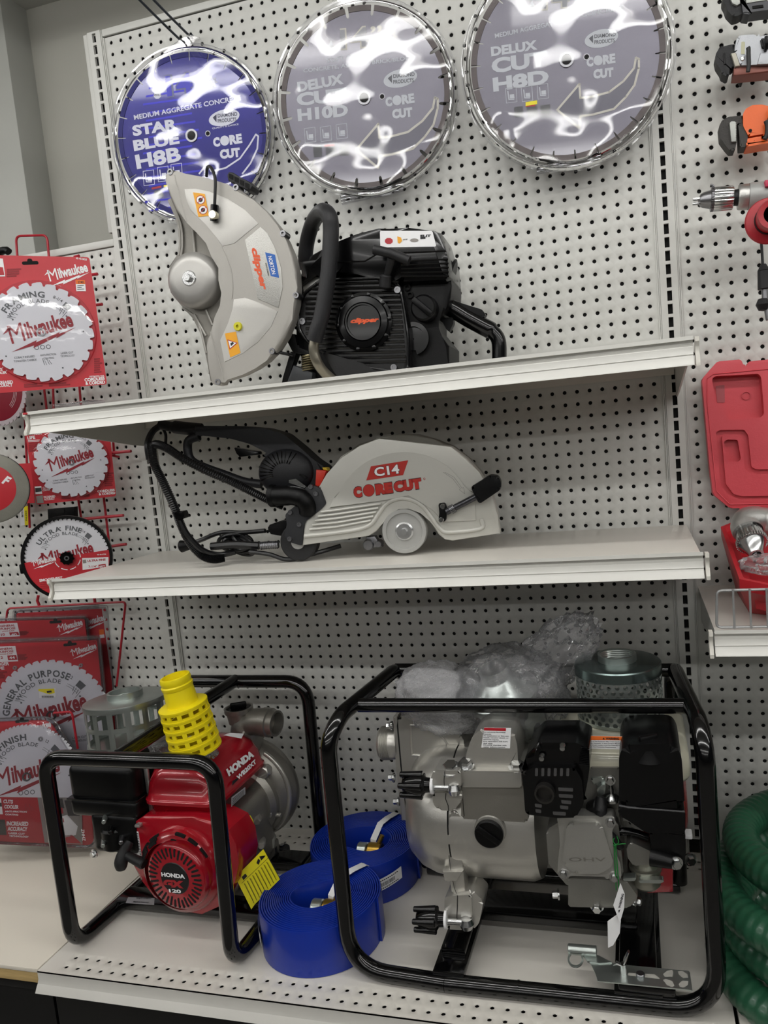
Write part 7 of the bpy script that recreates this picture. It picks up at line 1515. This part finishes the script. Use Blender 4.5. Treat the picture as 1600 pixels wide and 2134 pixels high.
# ================================================ red tool case, open, on the right shelf
case_m = mat('case_red', 'c8424c', .45, 0, .15, 300, .03, 8)
def C1(*p): return zz(1450, 730, 3.627, p)
def C2(*p): return zz(1450, 1040, 3.627, p)
t = thing('tool_case', 'open red plastic tool case on the right shelf', 'tool case', (1.48, -.18, .584))
MLd = plane_frame((1540, 900), -.052, 0, None, 4)
lid = rnd(C1((45, 215), (160, 85), (340, 68), (362, 120), (392, 122), (395, 85), (1000, 20), (1000, 1180), (260, 1195), (130, 1090), (100, 850)), 4)
body = MB(); lay(body, MLd, lid, -.030, .0, .002)
ctr = MB(); 
lay(ctr, MLd, rnd(C1((125, 210), (150, 190), (480, 172), (500, 200), (522, 480), (495, 505), (240, 522), (215, 405), (150, 400)), 6), -.022, .01)
lay(ctr, MLd, rnd(C1((155, 620), (185, 600), (370, 598), (400, 640), (425, 880), (460, 900), (1200, 890), (1200, 930), (460, 935), (400, 920), (375, 890), (350, 650), (330, 635), (205, 640), (200, 660), (230, 1010), (290, 1090), (360, 1105), (1200, 1090), (1200, 1120), (330, 1128), (240, 1085), (190, 1020)), 3), -.008, .01)
body = cut(body, ctr)
ctr = MB(); lay(ctr, MLd, rnd(C1((215, 690), (240, 672), (320, 675), (345, 820), (325, 842), (240, 838)), 4), -.012, .01); body = cut(body, ctr)
ld = build(body, 'case_lid', case_m, t, angle=30)
mb = MB(MLd); mb.tube(tpts(MLd, [*C1((1000, 100), (560, 140), (130, 180), (82, 215), (85, 400), (155, 1065), (255, 1165), (1000, 1150))], .0005), .0012, 6); mb.ring(.008, .0068, -.021, -.0195, 24, c=onp(MLd, C1((378, 342)), -.02)[0]); build(mb, 'lid_rim', case_m, ld)
mb = MB(); lay(mb, MLd, rnd(C1((148, 270), (215, 262), (218, 395), (160, 396)), 2), -.0225, -.021); build(mb, 'lid_pocket', mat('case_red_dull', 'a04a50', .5), ld)
# base: sloping rim, chamfered corners
top = [(1.287, -.325, .662), (1.287, -.075, .712), (1.312, -.050, .717), (1.70, -.050, .717), (1.70, -.352, .657), (1.325, -.352, .657)]
cx_, cy_ = 1.49, -.20
def ins(P, k, dz): return [(cx_ + (x - cx_) * (1 - k), cy_ + (y - cy_) * (1 - k * 1.4), z + dz) for x, y, z in P]
bot = [(1.310, -.245, .5852), (1.310, -.075, .5852), (1.330, -.060, .5852), (1.68, -.060, .5852), (1.68, -.262, .5852), (1.335, -.262, .5852)]
mb = MB(); Rg = [bot, [(a[0] * .25 + b[0] * .75, a[1] * .25 + b[1] * .75, a[2] * .3 + b[2] * .7 - .008) for a, b in zip(bot, top)], ins(top, .0, -.018), top, ins(top, .035, .0), ins(top, .045, -.010), ins(top, .10, -.012), ins(top, .13, -.055)]
RR = [[mb._v(p) for p in P] for P in Rg]
for A_, B_ in zip(RR, RR[1:]):
    for k in range(6): mb._f([A_[k], B_[k], B_[(k + 1) % 6], A_[(k + 1) % 6]])
mb._f(RR[0]); mb._f(RR[-1][::-1]); bmesh.ops.recalc_face_normals(mb.bm, faces=mb.bm.faces); build(mb, 'case_base', mat('case_base_red', 'b5202a', .4, 0, .15, 300, .03, 8), t, angle=30)
for x0, x1 in ((330, 365), (425, 470), (470, 500)):
    P = onp(MLd, C2((x0, 86), (x1, 84)), 0); a, b = MLd @ Vector((*P[0], 0)), MLd @ Vector((*P[1], 0)); mb = MB(); mb.cyl(a, b, .004, seg=12); build(mb, 'hinge_knuckle', case_m, t)
mb = MB(); P = onp(MLd, C2((365, 86), (425, 84)), 0); mb.cyl(MLd @ Vector((*P[0], 0)), MLd @ Vector((*P[1], 0)), .0025, seg=10); build(mb, 'hinge_pin', chrome, t)
# right-angle drill head in the case
MH = plane_frame((1565, 1130), -.235, 0)
o = MH.col[3].xyz; t = thing('right_angle_drill', 'right angle drill head with a steel chuck lying in the red case', 'drill', o)
def hp_(x, y, yy): return at(*C2((x, y))[0], y=yy)
e0, e1, e2 = hp_(620, 190, -.19), hp_(440, 175, -.195), hp_(405, 250, -.215)
mb = MB(); mb.tube(smooth_path([hp_(900, 200, -.19), e0, hp_(500, 165, -.19), hp_(400, 165, -.20), hp_(375, 205, -.21), hp_(390, 245, -.22)], 6), [.024] * 14 + [.025] * 17, 24); build(mb, 'gear_head', cast, t)
Cx = axis_frame(hp_(392, 240, -.215), hp_(462, 430, -.262) - hp_(392, 240, -.215)); LL = (hp_(462, 430, -.262) - hp_(392, 240, -.215)).length
mb = MB(Cx); mb.lathe([(.0235, -.004), (.0245, 0), (.0245, .004), (.0225, .004)], None, 36); build(mb, 'black_collar', jaw, t)
mb = MB(Cx); rings = []
for z, r in ((.004, .0222), (LL * .42, .0232)): rings.append([mb._v(((r - (0 if (k % 6) < 4 else .0012)) * cos(2 * pi * k / 96), (r - (0 if (k % 6) < 4 else .0012)) * sin(2 * pi * k / 96), z)) for k in range(96)])
for k in range(96): mb._f([rings[0][k], rings[0][(k + 1) % 96], rings[1][(k + 1) % 96], rings[1][k]])
build(mb, 'chuck_sleeve', chrome, t)
mb = MB(Cx)
for k in range(36): a = 2 * pi * k / 36; mb.box((.0245 * cos(a), .0245 * sin(a), LL * .46), (.0035, .0022, .008), .0004, R=Matrix.Rotation(a, 4, 'Z'))
mb.lathe([(.0232, LL * .42), (.0238, LL * .52), (.021, LL * .56), (.013, LL * .88), (.012, LL * .95), (.008, LL * .95), (.007, LL * .8), (0, LL * .8)], None, 40); build(mb, 'chuck_nose', chrome, t)
mb = MB(Cx)
for k in range(3): a = 2.1 * k; mb.box((.0045 * cos(a), .0045 * sin(a), LL * .88), (.003, .003, .012), .0005)
build(mb, 'chuck_jaws', steel, t)
o = hp_(520, 500, -.27); t = thing('parts_bag', 'small clear plastic parts bag at the front of the red case', 'bag', o); blob('plastic_film', o + Vector((.025, .0, .002)), (.052, .028, .016), .25, 2.0, 1.7, bagm, t, div=4)
# wire fence clipped on the right shelf
t = thing('wire_fence', 'grey wire fence along the front of the right shelf', 'wire fence', (1.6, -.355, .585)); wm = mat('wire_grey', 'a3a4a4', .35, .4)
mb = MB(); y = -.352; mb.tube(bend_path([(2.3, y, .590), (1.247, y, .590), (1.250, y, .650), (2.3, y, .650)], .008, 5), .0022, 8); build(mb, 'fence_frame', wm, t)
for k in range(1, 40):
    x = 1.249 + k * .0245
    if x > 1.75: break
    mb = MB(); mb.cyl((x, y - .002, .588), (x, y - .002, .652), .0018, seg=8); build(mb, 'fence_wire', wm, t)
